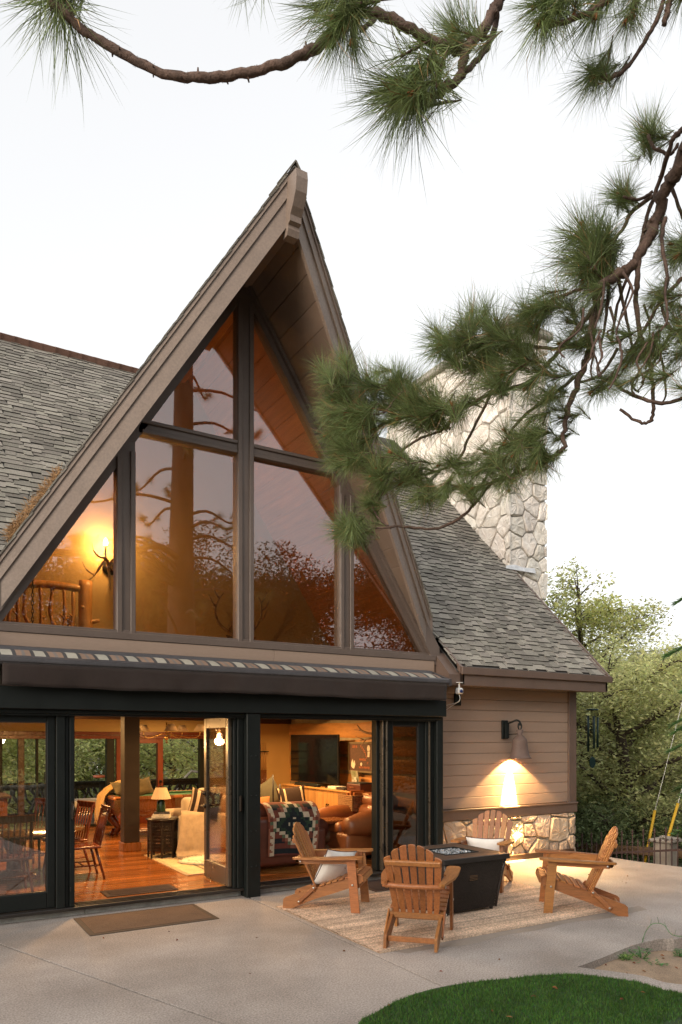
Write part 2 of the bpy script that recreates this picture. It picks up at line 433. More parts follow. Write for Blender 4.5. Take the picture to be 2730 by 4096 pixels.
# --- shingles --------------------------------------------------------
cand = []                                      # (size in view, mesh builder args)
def view_size(p): return 1.0 / max(1, (p - O0).length)
def in_view(p):
    d = p - O0; c, s = math.cos(YAW), math.sin(YAW)
    t = d.x * s + d.y * c
    if t < .5: return False
    u = (d.x * c - d.y * s) / t; v = d.z / t
    return abs(u) < .50 and -.42 < v < 1.05
s45 = math.sqrt(.5)
SU, SV, SN = V3((1, 0, 0)), V3((0, s45, s45)), V3((0, -s45, s45))
def row_tabs(xa, xb, s0, keep, expo, th, left):
    x = xa + rnd.uniform(-.2, 0)
    hi = rnd.random() < .5
    while x < xb:
        wd = rnd.choice((.11, .15, .19, .24, .28)) * rnd.uniform(.9, 1.1) * (1.08 if left else 1)
        x0, x1 = max(x, xa), min(x + wd, xb)
        if x1 - x0 > .03:
            off = (.0 if hi else .045) + rnd.uniform(-.004, .004)
            p = V3(((x0 + x1) / 2, 7.65 + (s0 + off) * s45, roof_plane(7.65) + (s0 + off) * s45))
            if keep(p): cand.append((p, x0, x1, s0 + off, expo, th * (1.0 if hi else .65), in_view(p), left))
        x += wd; hi = not hi if rnd.random() < .8 else hi
EXPO = .122
for i in range(61):
    s0 = i * EXPO - .015
    yy = 7.65 + s0 * s45
    xr = ex1 + .03 if yy < 9.68 else 9.36
    row_tabs(ex0 - .02 + (0 if i else .0), xr, s0, lambda p: p.y > valley_y(p.x) - .12 or p.x > ex0 and p.y < 8.0, EXPO, .018, False)
for i in range(0, 66):
    s0 = i * EXPO - .015
    row_tabs(-1.2 if i > 24 else -3.2, 3.9 if i > 8 else .40, s0, lambda p: p.y > valley_y(p.x) - .25 and p.x < 4.2, EXPO, .016, True)
def tab_mesh(m, c):
    p, x0, x1, s0, ex, th, _, lf = c
    b0 = V3((0, 7.65, roof_plane(7.65)))
    g = .0012; q = lambda x, s_, n: b0 + SU * x + SV * s_ + SN * n
    sk = .012 * (1 if (int(x0 * 991) % 2) else -1)
    top = s0 + ex + .03
    m.add([q(x0 + g, s0, .002), q(x1 - g, s0, .002), q(x1 - g + sk, top, -.004), q(x0 + g + sk, top, -.004),
           q(x0 + g, s0, .002 + th), q(x1 - g, s0, .002 + th), q(x1 - g + sk, top, .002), q(x0 + g + sk, top, .002)],
          [(0, 1, 2, 3), (4, 5, 6, 7), (0, 1, 5, 4), (1, 2, 6, 5), (2, 3, 7, 6), (3, 0, 4, 7)])
cand.sort(key=lambda c: (not c[6], (c[0] - O0).length * (1.0 if c[0].x > 6 else 1.25)))
vis = cand[:]
M['shingle_edge'] = mat('shingle_butt_edge_shade', (.035, .032, .028), .95, .2, 30)  # black asphalt core; the dark colour also stands in for course shadow lines
def darken_butts(o):
    o.data.materials.append(M['shingle_edge'])
    for i, p in enumerate(o.data.polygons):
        if i % 6 == 2: p.material_index = 1
for c in vis[:270]:
    m = MB(); tab_mesh(m, c); darken_butts(m.build('shingle', M['shingle'], roof))
m = MB()
for c in vis[270:]: tab_mesh(m, c)
darken_butts(m.build('shingle_courses', M['shingle'], roof, kind='stuff'))
m = MB()
for sg in (-1, 1):                             # courses on the two steep gable slopes
    D1 = V3((sg, 0, -SL)).normalized(); N1 = V3((sg * SL, 0, 1)).normalized(); b0 = V3((XC, 0, 7.648)); k = 0
    while k * .125 < 5.2:
        s0 = k * .125; off = s0 * abs(D1.x); y = YA + .06 + PROW * off
        while y < 12.8 and roof_plane(y) < 7.66 - SL * off + .3:
            wd = rnd.uniform(.16, .30); y1 = min(y + wd, 12.85); q = rnd.choice((0, .035))
            a, e = s0 + q, s0 + .125 + q + .02
            base = [b0 + D1 * e + V3((0, y, 0)) + N1 * .002, b0 + D1 * e + V3((0, y1 - .002, 0)) + N1 * .002, b0 + D1 * a + V3((0, y1 - .002, 0)) - N1 * .004, b0 + D1 * a + V3((0, y, 0)) - N1 * .004]
            tp_ = [base[0] + N1 * .014, base[1] + N1 * .014, base[2] + N1 * .006, base[3] + N1 * .006]
            m.add(base + tp_, [(0, 1, 2, 3), (4, 5, 6, 7), (0, 1, 5, 4), (1, 2, 6, 5), (2, 3, 7, 6), (3, 0, 4, 7)]); y = y1
        k += 1
darken_butts(m.build('gable_shingle_courses', M['shingle'], roof, kind='stuff'))
# shingle edges that stick out past the gable rake
m = MB()
for sg in (-1, 1):
    L_ = V3((sg * HW, PROW * HW, -SL * HW)); ln = L_.length; d = L_ / ln
    nrm = V3((sg * SL, 0, 1)).normalized()
    k = 0; s_ = .0
    while s_ < ln - .1:
        a = V3((XC, YA - .03, ZT - .015)) + d * s_
        lg = .15
        q = [a + nrm * (.012 + .010 * (k % 2)), a + d * lg + nrm * .024]
        wv = V3((0, .5, 0))
        lo = -nrm * .014
        m.add([q[0], q[1], q[1] + wv, q[0] + wv, q[0] + lo, q[1] + lo, q[1] + wv + lo, q[0] + wv + lo],
              [(0, 1, 2, 3), (4, 5, 6, 7), (0, 1, 5, 4), (1, 2, 6, 5), (2, 3, 7, 6), (3, 0, 4, 7)])
        s_ += .14; k += 1
m.build('rake_shingle_edge', M['shingle'], roof, kind='stuff')
# ridge caps of the left roof and of the gable
for i in range(26):
    x = -1.2 + i * .215
    m = MB(); a = -R(4)
    for sg in (-1, 1):
        Mx = Rx(sg * R(45)) @ Ry(R(3.0))
        m.box((x + .11, 13.3 + sg * .052, 8.475 - .045), (.24, .15, .012), Mx)
    m.build('ridge_cap', M['ridge_cap'], roof)
m = MB()
for i in range(7):
    for sg in (-1, 1):
        m.box((XC + sg * .05, YA + .07 + i * .2, ZT + .03 - .06 + .004 * (i % 2)), (.16, .24, .014), Ry(sg * R(57)) @ Rx(R(3)))
m.build('gable_ridge_cap', M['shingle'], roof)

# --- gable fascia ----------------------------------------------------
fascia = P1('gable_fascia', MB().bx(XC - .02, XC + .02, YA + .03, YA + .06, 7.25, 7.6), 'paint')
def rake_board(zt, zb, dy0, th, name, m, hw=HW):
    for sg in (-1, 1):
        a0, a1 = V3((XC, YA + dy0, zt)), V3((XC, YA + dy0, zb))
        L_ = V3((sg * hw, PROW * hw, -SL * hw))
        MB().prism([a0, a0 + L_, a1 + L_, a1], (0, th, 0)).build(name, M[m], fascia)
rake_board(7.493, ZB, .022, .05, 'fascia_board', 'paint')
rake_board(ZT - .065, 7.470, 0.0, .05, 'fascia_board', 'paint')
rake_board(ZT, ZT - .066, -.018, .07, 'drip_edge', 'paint')
for sg in (-1, 1):        # plumb-cut end of the rake, beside the sill
    e = V3((XC + sg * HW, YA + PROW * HW, 0))
    MB().bx(e.x - sg * .015, e.x + sg * .03, e.y - .01, YW + .1, ZB - SL * HW - .03, ZT - SL * HW - .02, .004).build('rake_end_block', M['paint'], fascia)
# carved ridge-end block
prof = [(-.02, .36), (-.26, .34), (-.275, .24), (-.25, .08), (-.17, -.06), (-.105, -.13), (-.10, -.20), (-.045, -.22), (-.05, -.27), (-.02, -.34), (.10, -.34), (.10, .34)]
bx_ = MB().prism([V3((XC - .065, YA + .04 + a * .82, 7.27 + b * .83)) for a, b in prof], (.13, 0, 0))
bx_.build('ridge_end_block', M['paint'], fascia)

# --- soffit boards (outside) and ceiling boards (inside) --------------
soffit = P1('soffit', MB().bx(XC - .05, XC + .05, YA + .2, YW - .05, ZS - .1, ZS - .02), 'soffit')
loft_ceiling = P1('loft_ceiling', MB().bx(XC - .07, XC + .07, YW + .05, 10.4, ZS - .24, ZS - .06, .01), 'pine_ceiling')
ln = math.sqrt(1 + SL * SL)
for sg in (-1, 1):
    i = 0
    while True:
        o0 = i * .137; o1 = o0 + .137 - .006
        if o1 > 2.80: break
        for (ya, yb, nm, mt, par) in ((None, YW, 'soffit_board', 'soffit', soffit), (YW + .06, 10.3, 'ceiling_board', 'pine_ceiling', loft_ceiling)):
            y0 = YA + .06 + PROW * o0 if ya is None else ya; y0b = YA + .06 + PROW * o1 if ya is None else ya
            if yb - y0 < .02: continue
            j = rnd.uniform(-.002, .002)
            z0, z1 = ZS - SL * o0 + j, ZS - SL * o1 + j
            x0, x1 = XC + sg * o0, XC + sg * o1
            MB().add([(x0, y0, z0), (x1, y0b, z1), (x1, yb, z1), (x0, yb, z0), (x0, y0, z0 + .05), (x1, y0b, z1 + .05), (x1, yb, z1 + .05), (x0, yb, z0 + .05)],
                     [(0, 1, 2, 3), (4, 5, 6, 7), (0, 1, 5, 4), (1, 2, 6, 5), (2, 3, 7, 6), (3, 0, 4, 7)]).build(nm, M[mt], par)
        i += 1
m = MB()
for sg in (-1, 1):                            # dark backing seen in the joints
    o = 2.95
    y0, y1 = YA + .10, YA + .10 + PROW * o
    m.add([(XC, y0, ZS + .056), (XC + sg * o, min(y1, 8.05), ZS + .056 - SL * o), (XC + sg * o, 10.4, ZS + .056 - SL * o), (XC, 10.4, ZS + .056),
           (XC, y0, ZS + .2), (XC + sg * o, min(y1, 8.05), ZS + .2 - SL * o), (XC + sg * o, 10.4, ZS + .2 - SL * o), (XC, 10.4, ZS + .2)],
          [(0, 1, 2, 3), (4, 5, 6, 7), (0, 1, 5, 4), (1, 2, 6, 5), (2, 3, 7, 6), (3, 0, 4, 7)])
m.build('board_backing', M['trim'], soffit)

# --- gable window ----------------------------------------------------
gw = P1('gable_window', MB().bx(XC - .1, XC + .1, YW - .05, YW + .1, SILL - .02, ZG - .02, .006), 'frame')
tri = [(XC - (ZG - SILL) / SL, SILL), (XC + (ZG - SILL) / SL, SILL), (XC, ZG)]
def fbox(x0, x1, z0, z1, ya, yb, nm='window_frame', ch=.005): MB().bx(x0, x1, ya, yb, z0, z1, ch).build(nm, M['frame'], gw)
for i in (-1, 0, 1):
    x = XC + i * SPC; zt = ZG - SL * abs(i) * SPC - .03
    if i: fbox(x - .1, x + .1, SILL - .02, zt + .16, YW - .05, YW + .1, 'mullion')
    for sg in (-1, 1):
        fbox(x + sg * .072 - .027, x + sg * .072 + .027, SILL, zt + (.05 if i else -.12), YW - .075, YW - .052, 'stop_bead')
ZX0, ZX1 = 5.135, 5.285
fbox(XC - 1.26, XC - .101, ZX0, ZX1, YW - .045, YW + .1, 'transom'); fbox(XC + .101, XC + 1.26, ZX0, ZX1, YW - .045, YW + .1, 'transom')
for sg in (-1, 1):
    for z in (ZX0 + .02, ZX1 - .02): fbox(XC + sg * .105, XC + sg * 1.22, z - .02, z + .02, YW - .068, YW - .047, 'stop_bead')
    # sloping frame beside the soffit
    for (o0, o1, ya, yb) in ((-.015, .105, YW - .045, YW + .1), (.05, .235, YW - .10, YW - .047)):
        a = V3((XC, 0, ZG + (o0) * ln)); b = V3((XC, 0, ZG + o1 * ln)); Lx = 2.86
        q = [a, a + V3((sg * Lx, 0, -SL * Lx)), b + V3((sg * Lx, 0, -SL * Lx)), b]
        MB().prism([V3((p.x, ya, p.z)) for p in q], (0, yb - ya, 0)).build('sloping_frame', M['frame'], gw)
fbox(.3, XC + 2.80, SILL - .075, SILL, YW - .11, YW + .1, 'sill')
fbox(.3, XC + 2.80, SILL, SILL + .03, YW - .07, YW - .045, 'stop_bead')
def pane(poly, y=YW + .01, nm='pane', g='glass', par=gw, th=.008):
    if len(poly) >= 3: MB().prism([V3((x, y, z)) for x, z in poly], (0, th, 0)).build(nm, M[g], par)
B_ = 9.0
for (x0, x1, z0, z1) in ((XC - 3, XC - SPC - .09, SILL, B_), (XC - SPC + .09, XC - .09, SILL, ZX0 + .01), (XC + .09, XC + SPC - .09, SILL, ZX0 + .01), (XC + SPC + .09, XC + 3, SILL, B_),
                         (XC - SPC, XC - .09, ZX1 - .01, B_), (XC + .09, XC + SPC, ZX1 - .01, B_)):
    p = clip2(clip2(clip2(clip2(list(tri), 1, 0, x1), -1, 0, -x0), 0, 1, z1), 0, -1, -z0)
    pane(p)
# band under the gable window and wall behind the awning
band = P1('front_wall', MB().bx(-3, 6.36, 7.93, 8.06, 2.06, 2.62), 'trim')
MB().bx(-3, XC + .35, 7.90, 7.93, 2.60, 2.857, .004).build('wall_board', M['siding'], band)
MB().bx(XC + .354, 6.24, 7.90, 7.93, 2.60, 2.857, .004).build('wall_board', M['siding'], band)

# --- right wing: siding, corner boards, stone base, eave ---------------
wing = P1('siding_wall', MB().bx(6.2, 9.10, 8.03, 8.2, 0, 2.62), 'trim')
z = .80; hts = .156
k = 0
while z < 2.60:
    MB().bx(6.30, 8.965, 8.0, 8.028, z + .004, min(z + hts, 2.60), .005).build('siding_board', M['siding'], wing)
    z += hts
MB().bx(8.965, 9.138, 7.975, 8.2, .70, 2.60, .006).build('corner_board', M['trim'], wing)
MB().bx(6.36, 6.455, 7.975, 8.03, .78, 2.45, .005).build('side_trim', M['siding'], wing)
MB().bx(6.2, 9.142, 7.962, 8.2, .64, .785, .006).build('water_table', M['trim'], wing)
MB().bx(6.2, 9.14, 7.94, 7.972, .775, .80, .004).build('water_table_cap', M['trim'], wing)
MB().bx(9.06, 9.13, 8.15, 14.6, 0, 2.6).build('end_wall', M['siding'], wing)
MB().prism([V3((9.07, 8.05, 2.6)), V3((9.07, 13.3, 8.15)), V3((9.07, 18.6, 2.6))], (.05, 0, 0)).build('gable_end_wall', M['siding'], wing)
MB().bx(-4.0, -1.97, 7.82, 7.95, .0, 2.06).build('left_wall', M['siding'], wing)
MB().bx(-4.4, .40, 7.60, 7.64, 2.515, 2.745, .004).build('eave_board', M['trim'], wing)
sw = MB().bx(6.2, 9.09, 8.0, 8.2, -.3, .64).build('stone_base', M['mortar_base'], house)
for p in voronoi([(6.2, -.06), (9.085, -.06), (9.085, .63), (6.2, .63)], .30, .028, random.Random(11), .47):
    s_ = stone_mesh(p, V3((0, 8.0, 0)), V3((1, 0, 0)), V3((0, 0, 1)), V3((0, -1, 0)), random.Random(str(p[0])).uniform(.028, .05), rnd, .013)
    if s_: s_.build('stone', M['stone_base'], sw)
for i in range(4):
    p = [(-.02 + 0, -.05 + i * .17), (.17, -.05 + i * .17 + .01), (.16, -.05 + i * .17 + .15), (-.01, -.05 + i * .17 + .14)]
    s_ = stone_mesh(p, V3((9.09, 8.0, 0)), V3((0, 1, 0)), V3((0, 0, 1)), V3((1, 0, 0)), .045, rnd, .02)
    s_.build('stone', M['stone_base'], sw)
eave = P1('eave', MB().bx(6.50, 9.42, 7.66, 8.02, 2.535, 2.55), 'soffit')
MB().bx(ex0 + .03, 9.40, 7.60, 7.64, 2.515, 2.745, .004).build('eave_board', M['trim'], eave)
MB().bx(ex0 + .01, ex1 + .01, 7.565, 7.6, 2.665, 2.765, .004).build('eave_trim', M['trim'], eave)
for (x, z0, z1, nm, th) in ((ex0 + .03, -.25, -.03, 'side_fascia', .04), (ex0 + .0, -.105, -.01, 'side_trim_board', .035), (9.36, -.25, -.03, 'side_fascia', .04), (ex1 - .03, -.105, -.01, 'side_trim_board', .035)):
    y0, y1 = (7.6, 13.3) if x > 7 else (7.6, 8.32)
    MB().prism([V3((x, y0, roof_plane(y0 + .05) + z0)), V3((x, y1, roof_plane(y1) + z0)), V3((x, y1, roof_plane(y1) + z1)), V3((x, y0, roof_plane(y0 + .05) + z1))], (th, 0, 0)).build(nm, M['trim'], eave)
MB().prism([V3((6.30, 7.94, 2.56)), V3((6.30, 8.5, 2.56)), V3((6.30, 8.5, roof_plane(8.5) - .2)), V3((6.30, 7.94, roof_plane(7.94) - .16))], (.17, 0, 0)).build('eave_return', M['trim'], eave)
MB().prism([V3((6.27, 7.62, 2.52)), V3((6.27, 7.95, 2.52)), V3((6.27, 7.95, 2.98)), V3((6.27, 7.62, 2.66))], (.19, 0, 0)).build('eave_return', M['trim'], eave)

# --- chimney -----------------------------------------------------------
ch = P1('chimney', MB().bx(9.40, 10.32, 9.76, 13.6, -.4, 9.25), 'mortar')
cr = random.Random(5)
for (bound, org, U, N, cell) in (([(9.34, 1.0), (10.36, 1.0), (10.36, 9.3), (9.34, 9.3)], V3((0, 9.76, 0)), V3((1, 0, 0)), V3((0, -1, 0)), .34),
                                 ([(9.70, 4.6), (13.6, 4.6), (13.6, 9.3), (9.70, 9.3)], V3((9.40, 0, 0)), V3((0, 1, 0)), V3((-1, 0, 0)), .40)):
    for p in voronoi(bound, cell, .03, cr, .49):
        zz = sum(q[1] for q in p) / len(p); xx = sum(q[0] for q in p) / len(p)
        if N.x and zz < roof_plane(xx) - .35: continue
        if N.y and zz < 2.2: continue
        s_ = stone_mesh(p, org, U, V3((0, 0, 1)), N, cr.uniform(.018, .042), cr, .014)
        if s_: s_.build('stone', M['stone'], ch)
MB().bx(9.28, 10.44, 9.64, 13.7, 9.24, 9.38, .02).build('chimney_cap', M['mortar'], ch)
M['flash'] = mat('painted_flashing', (.70, .72, .75), .5, .15, 12, .3, 60)
MB().prism([V3((9.26, 9.68, roof_plane(9.68) + .03)), V3((10.0, 9.68, roof_plane(9.68) + .025)), V3((9.98, 9.70, roof_plane(9.68) + .12)), V3((9.7, 9.70, roof_plane(9.68) + .10)), V3((9.5, 9.70, roof_plane(9.68) + .13)), V3((9.28, 9.70, roof_plane(9.68) + .09))], (0, -.012, 0)).build('flashing', M['flash'], ch)

# --- base, floor, ceiling, walls --------------------------------------
bs_ = P1('foundation', MB().bx(-4, 6.25, 7.78, 8.1, -.3, .062), 'base_concrete')
m = MB()
for x0, x1 in ((-4, 1.6), (1.606, 3.31), (3.52, 4.45), (4.456, 6.24)):
    MB().bx(x0, x1, 7.765, 7.80, -.05, .065, .008).build('kerb_block', M['base_concrete'], bs_)
floor = P1('floor', MB().bx(-4, 9.0, 7.9, 14.6, -.2, .078), 'dark_wood')
y = 7.92; fr_ = random.Random(3)
while y < 14.55:
    wd = fr_.choice((.085, .11, .14))
    x = -1.5
    y1 = min(y + wd - .004, 14.6)
    while x < 6.45:
        L_ = fr_.uniform(1.5, 3.4); x1 = min(x + L_, 6.45)
        if y > 11.6 and fr_.random() < .0: pass
        MB().bx(x, x1 - .003, y, y1, .08, .10 + fr_.uniform(-.0012, .0012), .0025).build('floorboard', M['floor'], floor)
        x = x1
    y += wd
ceil = P1('ceiling', MB().bx(-4, 9.0, 8.06, 14.6, 2.24, 2.40), 'dark_wood')
for yb in (9.4, 11.2, 13.0): MB().bx(-4, 6.45, yb - .09, yb + .09, 2.13, 2.238, .008).build('beam', M['dark_wood'], ceil)
MB().bx(-4, 9, 8.1, 10.3, 2.405, 2.62).build('loft_floor', M['pine_ceiling'], ceil)
walls = P1('interior_wall', MB().bx(-4.1, -4.0, 7.8, 14.7, 0, 2.4), 'wall')
loftw = MB().prism([V3((XC - 3.0, 10.3, 2.6)), V3((XC + 3.0, 10.3, 2.6)), V3((XC, 10.3, 7.3))], (0, .1, 0)).build('loft_wall', M['loft_plaster'], walls)
MB().bx(5.35, 6.5, 12.75, 12.85, 0, 2.24).build('end_wall', M['wall'], walls)
MB().bx(5.32, 6.5, 12.70, 12.748, 2.08, 2.2, .004).build('cornice', M['dark_wood'], walls)
for (x0, x1) in ((-4, -1.2), (5.4, 9.0)): MB().bx(x0, x1, 14.6, 14.7, 0, 2.4).build('back_wall', M['cream'], walls)
MB().bx(-1.2, 5.4, 14.6, 14.7, 1.93, 2.4).build('back_wall', M['cream'], walls)
# log wall
logw = MB().bx(6.50, 6.7, 8.06, 12.75, 0, 2.24).build('log_wall', mat('chinking', (.30, .25, .16), .9, .2, 8, .5, 60, pos=True), house)
M['log'] = mat('hewn_log', (.50, .235, .072), .5, .26, 2.2, .35, 14, rnd=.24, st=(5, .5, 5), pos=True, fine=.12, fs=22)
z = .1
for i, h in enumerate((.30, .28, .26, .30, .27, .29, .30)):
    m = MB(); nn = 12
    def lf(u, v, z=z, h=h, i=i):
        wv = .012 * math.sin(u * 9 + i * 2.1) + .008 * math.sin(u * 23 + i)
        zz = z + .02 + v * (h - .05) + wv * (1 if v > .5 else .7)
        return V3((6.50 - .014 * min(1, 7 * min(v, 1 - v) + .02) - .004 + .004 * math.sin(u * 30 + i), 8.1 + u * 4.64, zz))
    m.grid(24, 8, lf); m.build('log', M['log'], logw)
    z += h

# --- back windows and doors (towards the deck) --------------------------
bwin = P1('back_window_wall', MB().bx(-1.2, 5.45, 14.55, 14.6, 1.86, 1.93, .004), 'redwood')
def bmem(xa, xb, z0, z1, mt, nm='frame', y0=14.53, y1=14.66): MB().bx(xa, xb, y0, y1, z0, z1, .005).build(nm, M[mt], bwin)
bmem(-1.2, 5.45, 1.79, 1.858, 'redwood', 'head')
for (xa, xb, mt) in ((1.50, 1.56, 'black'), (1.82, 1.93, 'dark_wood'), (2.13, 2.17, 'black'), (3.41, 3.56, 'black'), (3.60, 3.75, 'redwood'), (4.42, 4.53, 'redwood'), (5.31, 5.42, 'black'), (.4, .5, 'black'), (-1.2, -1.1, 'black')):
    bmem(xa, xb, .1, 1.79, mt, 'stile')
bmem(3.75, 4.42, 1.70, 1.788, 'redwood', 'rail'); bmem(3.75, 4.42, .1, .32, 'redwood', 'rail')
bmem(1.93, 3.41, .1, .14, 'black', 'rail'); bmem(4.53, 5.31, .1, .2, 'black', 'rail')
for (xa, xb, z0) in ((-1.1, .4, .12), (.5, 1.5, .12), (1.56, 1.82, .12), (3.75, 4.42, .32), (4.53, 5.31, .2)):
    MB().bx(xa, xb, 14.58, 14.588, z0, 1.79).build('pane', M['far_glass'], bwin)
for zz in (.93, .82):
    MB().lathe([(0, 0), (.026, 0), (.03, .02), (.02, .05), (0, .06)], (4.475, 14.53, zz), 12, Rx(R(90))).build('knob', M['bronze'], bwin)
MB().lathe([(0, 0), (.026, 0), (.03, .02), (.02, .05), (0, .06)], (3.68, 14.53, .93), 12, Rx(R(90))).build('knob', M['bronze'], bwin)

# --- front glass doors ---------------------------------------------------
fd = P1('door_header', MB().bx(-3, 6.19, 7.58, 7.94, 2.085, 2.30, .006), 'black')
MB().bx(-3, 6.16, 7.64, 7.92, 2.045, 2.084, .004).build('head_track', M['black'], fd)
MB().bx(-3, 6.10, 7.66, 7.70, 2.025, 2.044, .003).build('track_lip', M['black'], fd)
post = P1('door_post', MB().bx(3.33, 3.50, 7.60, 7.90, -.05, 2.084, .008), 'black')
for zz in (.35, .75, 1.15, 1.6):
    for dx in (-.03, .03):
        MB().lathe([(.009, 0), (.009, .006), (0, .008)], (3.415 + dx, 7.60, zz), 8, Rx(R(90))).build('bolt', M['black'], post)
tr = P1('door_track', MB().bx(-3, 3.33, 7.68, 7.92, .065, .098, .004), 'dark_alu')
for yy in (7.73, 7.79, 7.85): MB().bx(-3, 3.32, yy - .006, yy + .006, .098, .106).build('track_rib', M['dark_alu'], tr)
MB().bx(3.50, 6.18, 7.68, 7.92, .065, .098, .004).build('track_rib', M['dark_alu'], tr)
for yy in (7.73, 7.79, 7.85): MB().bx(3.5, 6.15, yy - .006, yy + .006, .098, .106).build('track_rib', M['dark_alu'], tr)
def door_panel(nm, x0, x1, y, z0=.11, z1=2.04, st=.075, bot=.16, top=.075, m='black', par=house, g='door_glass'):
    d = MB().bx(x0, x0 + st, y - .025, y + .025, z0, z1, .005).build(nm, M[m], par)
    for (a, b, c, e, n_) in ((x1 - st, x1, z0, z1, 'stile'), (x0 + st, x1 - st, z0, z0 + bot, 'bottom_rail'), (x0 + st, x1 - st, z1 - top, z1, 'top_rail')):
        MB().bx(a, b, y - .025, y + .025, c, e, .005).build(n_, M[m], d)
    MB().bx(x0 + st, x1 - st, y - .005, y + .005, z0 + bot, z1 - top).build('pane', M[g], d)
    # glazing beads
    for (a, b, c, e) in ((x0 + st, x0 + st + .012, z0 + bot, z1 - top), (x1 - st - .012, x1 - st, z0 + bot, z1 - top), (x0 + st + .012, x1 - st - .012, z0 + bot, z0 + bot + .012), (x0 + st + .012, x1 - st - .012, z1 - top - .012, z1 - top)):
        MB().bx(a, b, y - .02, y - .006, c, e).build('glazing_bead', M['dark_alu'], d)
    return d
pl = door_panel('sliding_door', -.30, 1.31, 7.75, st=.077)
pl2 = door_panel('sliding_door', -1.95, -.34, 7.81)
jl = MB().bx(1.315, 1.40, 7.69, 7.90, .10, 2.044, .006).build('door_jamb', M['black'], house)
MB().bx(1.404, 1.44, 7.72, 7.9, .10, 2.044, .004).build('jamb_strip', M['black'], jl)
MB().bx(1.444, 1.492, 7.70, 7.9, .10, 2.044, .006).build('jamb_strip', M['black'], jl)
for q in ((1.452, .62), (1.452, 1.05), (1.452, 1.5), (1.452, .28)):
    MB().bx(q[0] - .005, q[0] + .005, 7.692, 7.70, q[1] - .02, q[1] + .02).build('hinge', M['dark_alu'], jl)
hd = MB().bx(1.455, 1.482, 7.655, 7.70, .98, 1.17, .008).build('pull_handle', M['bronze'], jl)
MB().tube([(1.47, 7.66, 1.0), (1.47, 7.63, 1.02), (1.47, 7.63, 1.12), (1.47, 7.66, 1.15)], .008, 8).build('grip', M['bronze'], hd)
# open leaf folded inwards
M['leaf'] = mat('bronze_door_leaf', (.10, .078, .055), .30, .08, 3, .06, 60, metal=.35, spec=.6)
lx = 3.185
lf_ = MB().bx(lx - .022, lx + .022, 7.745, 7.82, .115, 2.04, .005).build('open_door_leaf', M['leaf'], house)
for (a, b, c, e, n_) in ((8.44, 8.52, .115, 2.04, 'stile'), (7.82, 8.44, .115, .33, 'bottom_rail'), (7.82, 8.44, 1.92, 2.04, 'top_rail')):
    MB().bx(lx - .022, lx + .022, a, b, c, e, .005).build(n_, M['leaf'], lf_)
MB().bx(lx - .004, lx + .004, 7.82, 8.44, .33, 1.92).build('pane', M['glass'], lf_)
for s_ in (-1, 1):
    MB().lathe([(0, 0), (.034, 0), (.034, .012), (.022, .02), (.022, .03), (0, .035)], (lx + s_ * .022, 8.48, 1.13), 14, Ry(s_ * R(90))).build('deadbolt', M['bronze'], lf_)
    lev = MB().lathe([(0, 0), (.034, 0), (.034, .012), (.014, .02), (.014, .06), (0, .06)], (lx + s_ * .022, 8.48, .98), 14, Ry(s_ * R(90))).build('lever_rose', M['bronze'], lf_)
    MB().tube([(lx + s_ * .075, 8.48, .98), (lx + s_ * .078, 8.42, .982), (lx + s_ * .075, 8.36, .975)], [.012, .010, .008], 8).build('lever', M['bronze'], lev)
m = MB().bx(3.215, 3.245, 7.70, 7.9, .10, 2.044, .005); m.bx(3.255, 3.325, 7.70, 7.9, .10, 2.044, .006)
jr = MB().bx(3.255, 3.325, 7.69, 7.9, .10, 2.044, .006).build('door_jamb', M['black'], house)
MB().bx(3.215, 3.25, 7.71, 7.9, .10, 2.044, .005).build('jamb_strip', M['black'], jr)
MB().bx(3.268, 3.30, 7.655, 7.69, .97, 1.15, .008).build('pull_handle', M['bronze'], jr)
# right hand side: stacked panels
sp = door_panel('stacked_door', 5.325, 5.935, 7.76, st=.10, bot=.10, g='stack_glass')
for i, (a, b, yy, mt) in enumerate(((5.20, 5.245, 7.80, 'black'), (5.25, 5.272, 7.735, 'leaf'), (5.276, 5.297, 7.75, 'black'), (5.30, 5.322, 7.72, 'leaf'))):
    MB().bx(a, b, yy - .03, yy + .09, .11, 2.04, .004).build('folded_stile', M[mt], sp)
for zz in (.4, 1.0, 1.75): MB().bx(5.243, 5.262, 7.69, 7.705, zz - .06, zz + .06, .003).build('hinge', M['dark_alu'], sp)
jr2 = MB().bx(6.09, 6.20, 7.66, 8.0, .0, 2.084, .008).build('door_jamb', M['black'], house)
MB().bx(5.94, 5.985, 7.71, 7.92, .10, 2.044, .005).build('jamb_strip', M['black'], jr2)
MB().bx(5.99, 6.015, 7.70, 7.92, .10, 2.044, .004).build('jamb_strip', M['leaf'], jr2)
MB().bx(6.02, 6.086, 7.72, 7.95, .10, 2.044, .004).build('jamb_strip', M['black'], jr2)
MB().bx(6.20, 6.36, 7.93, 8.05, -.1, 2.62).build('wall_return', M['siding'], jr2)
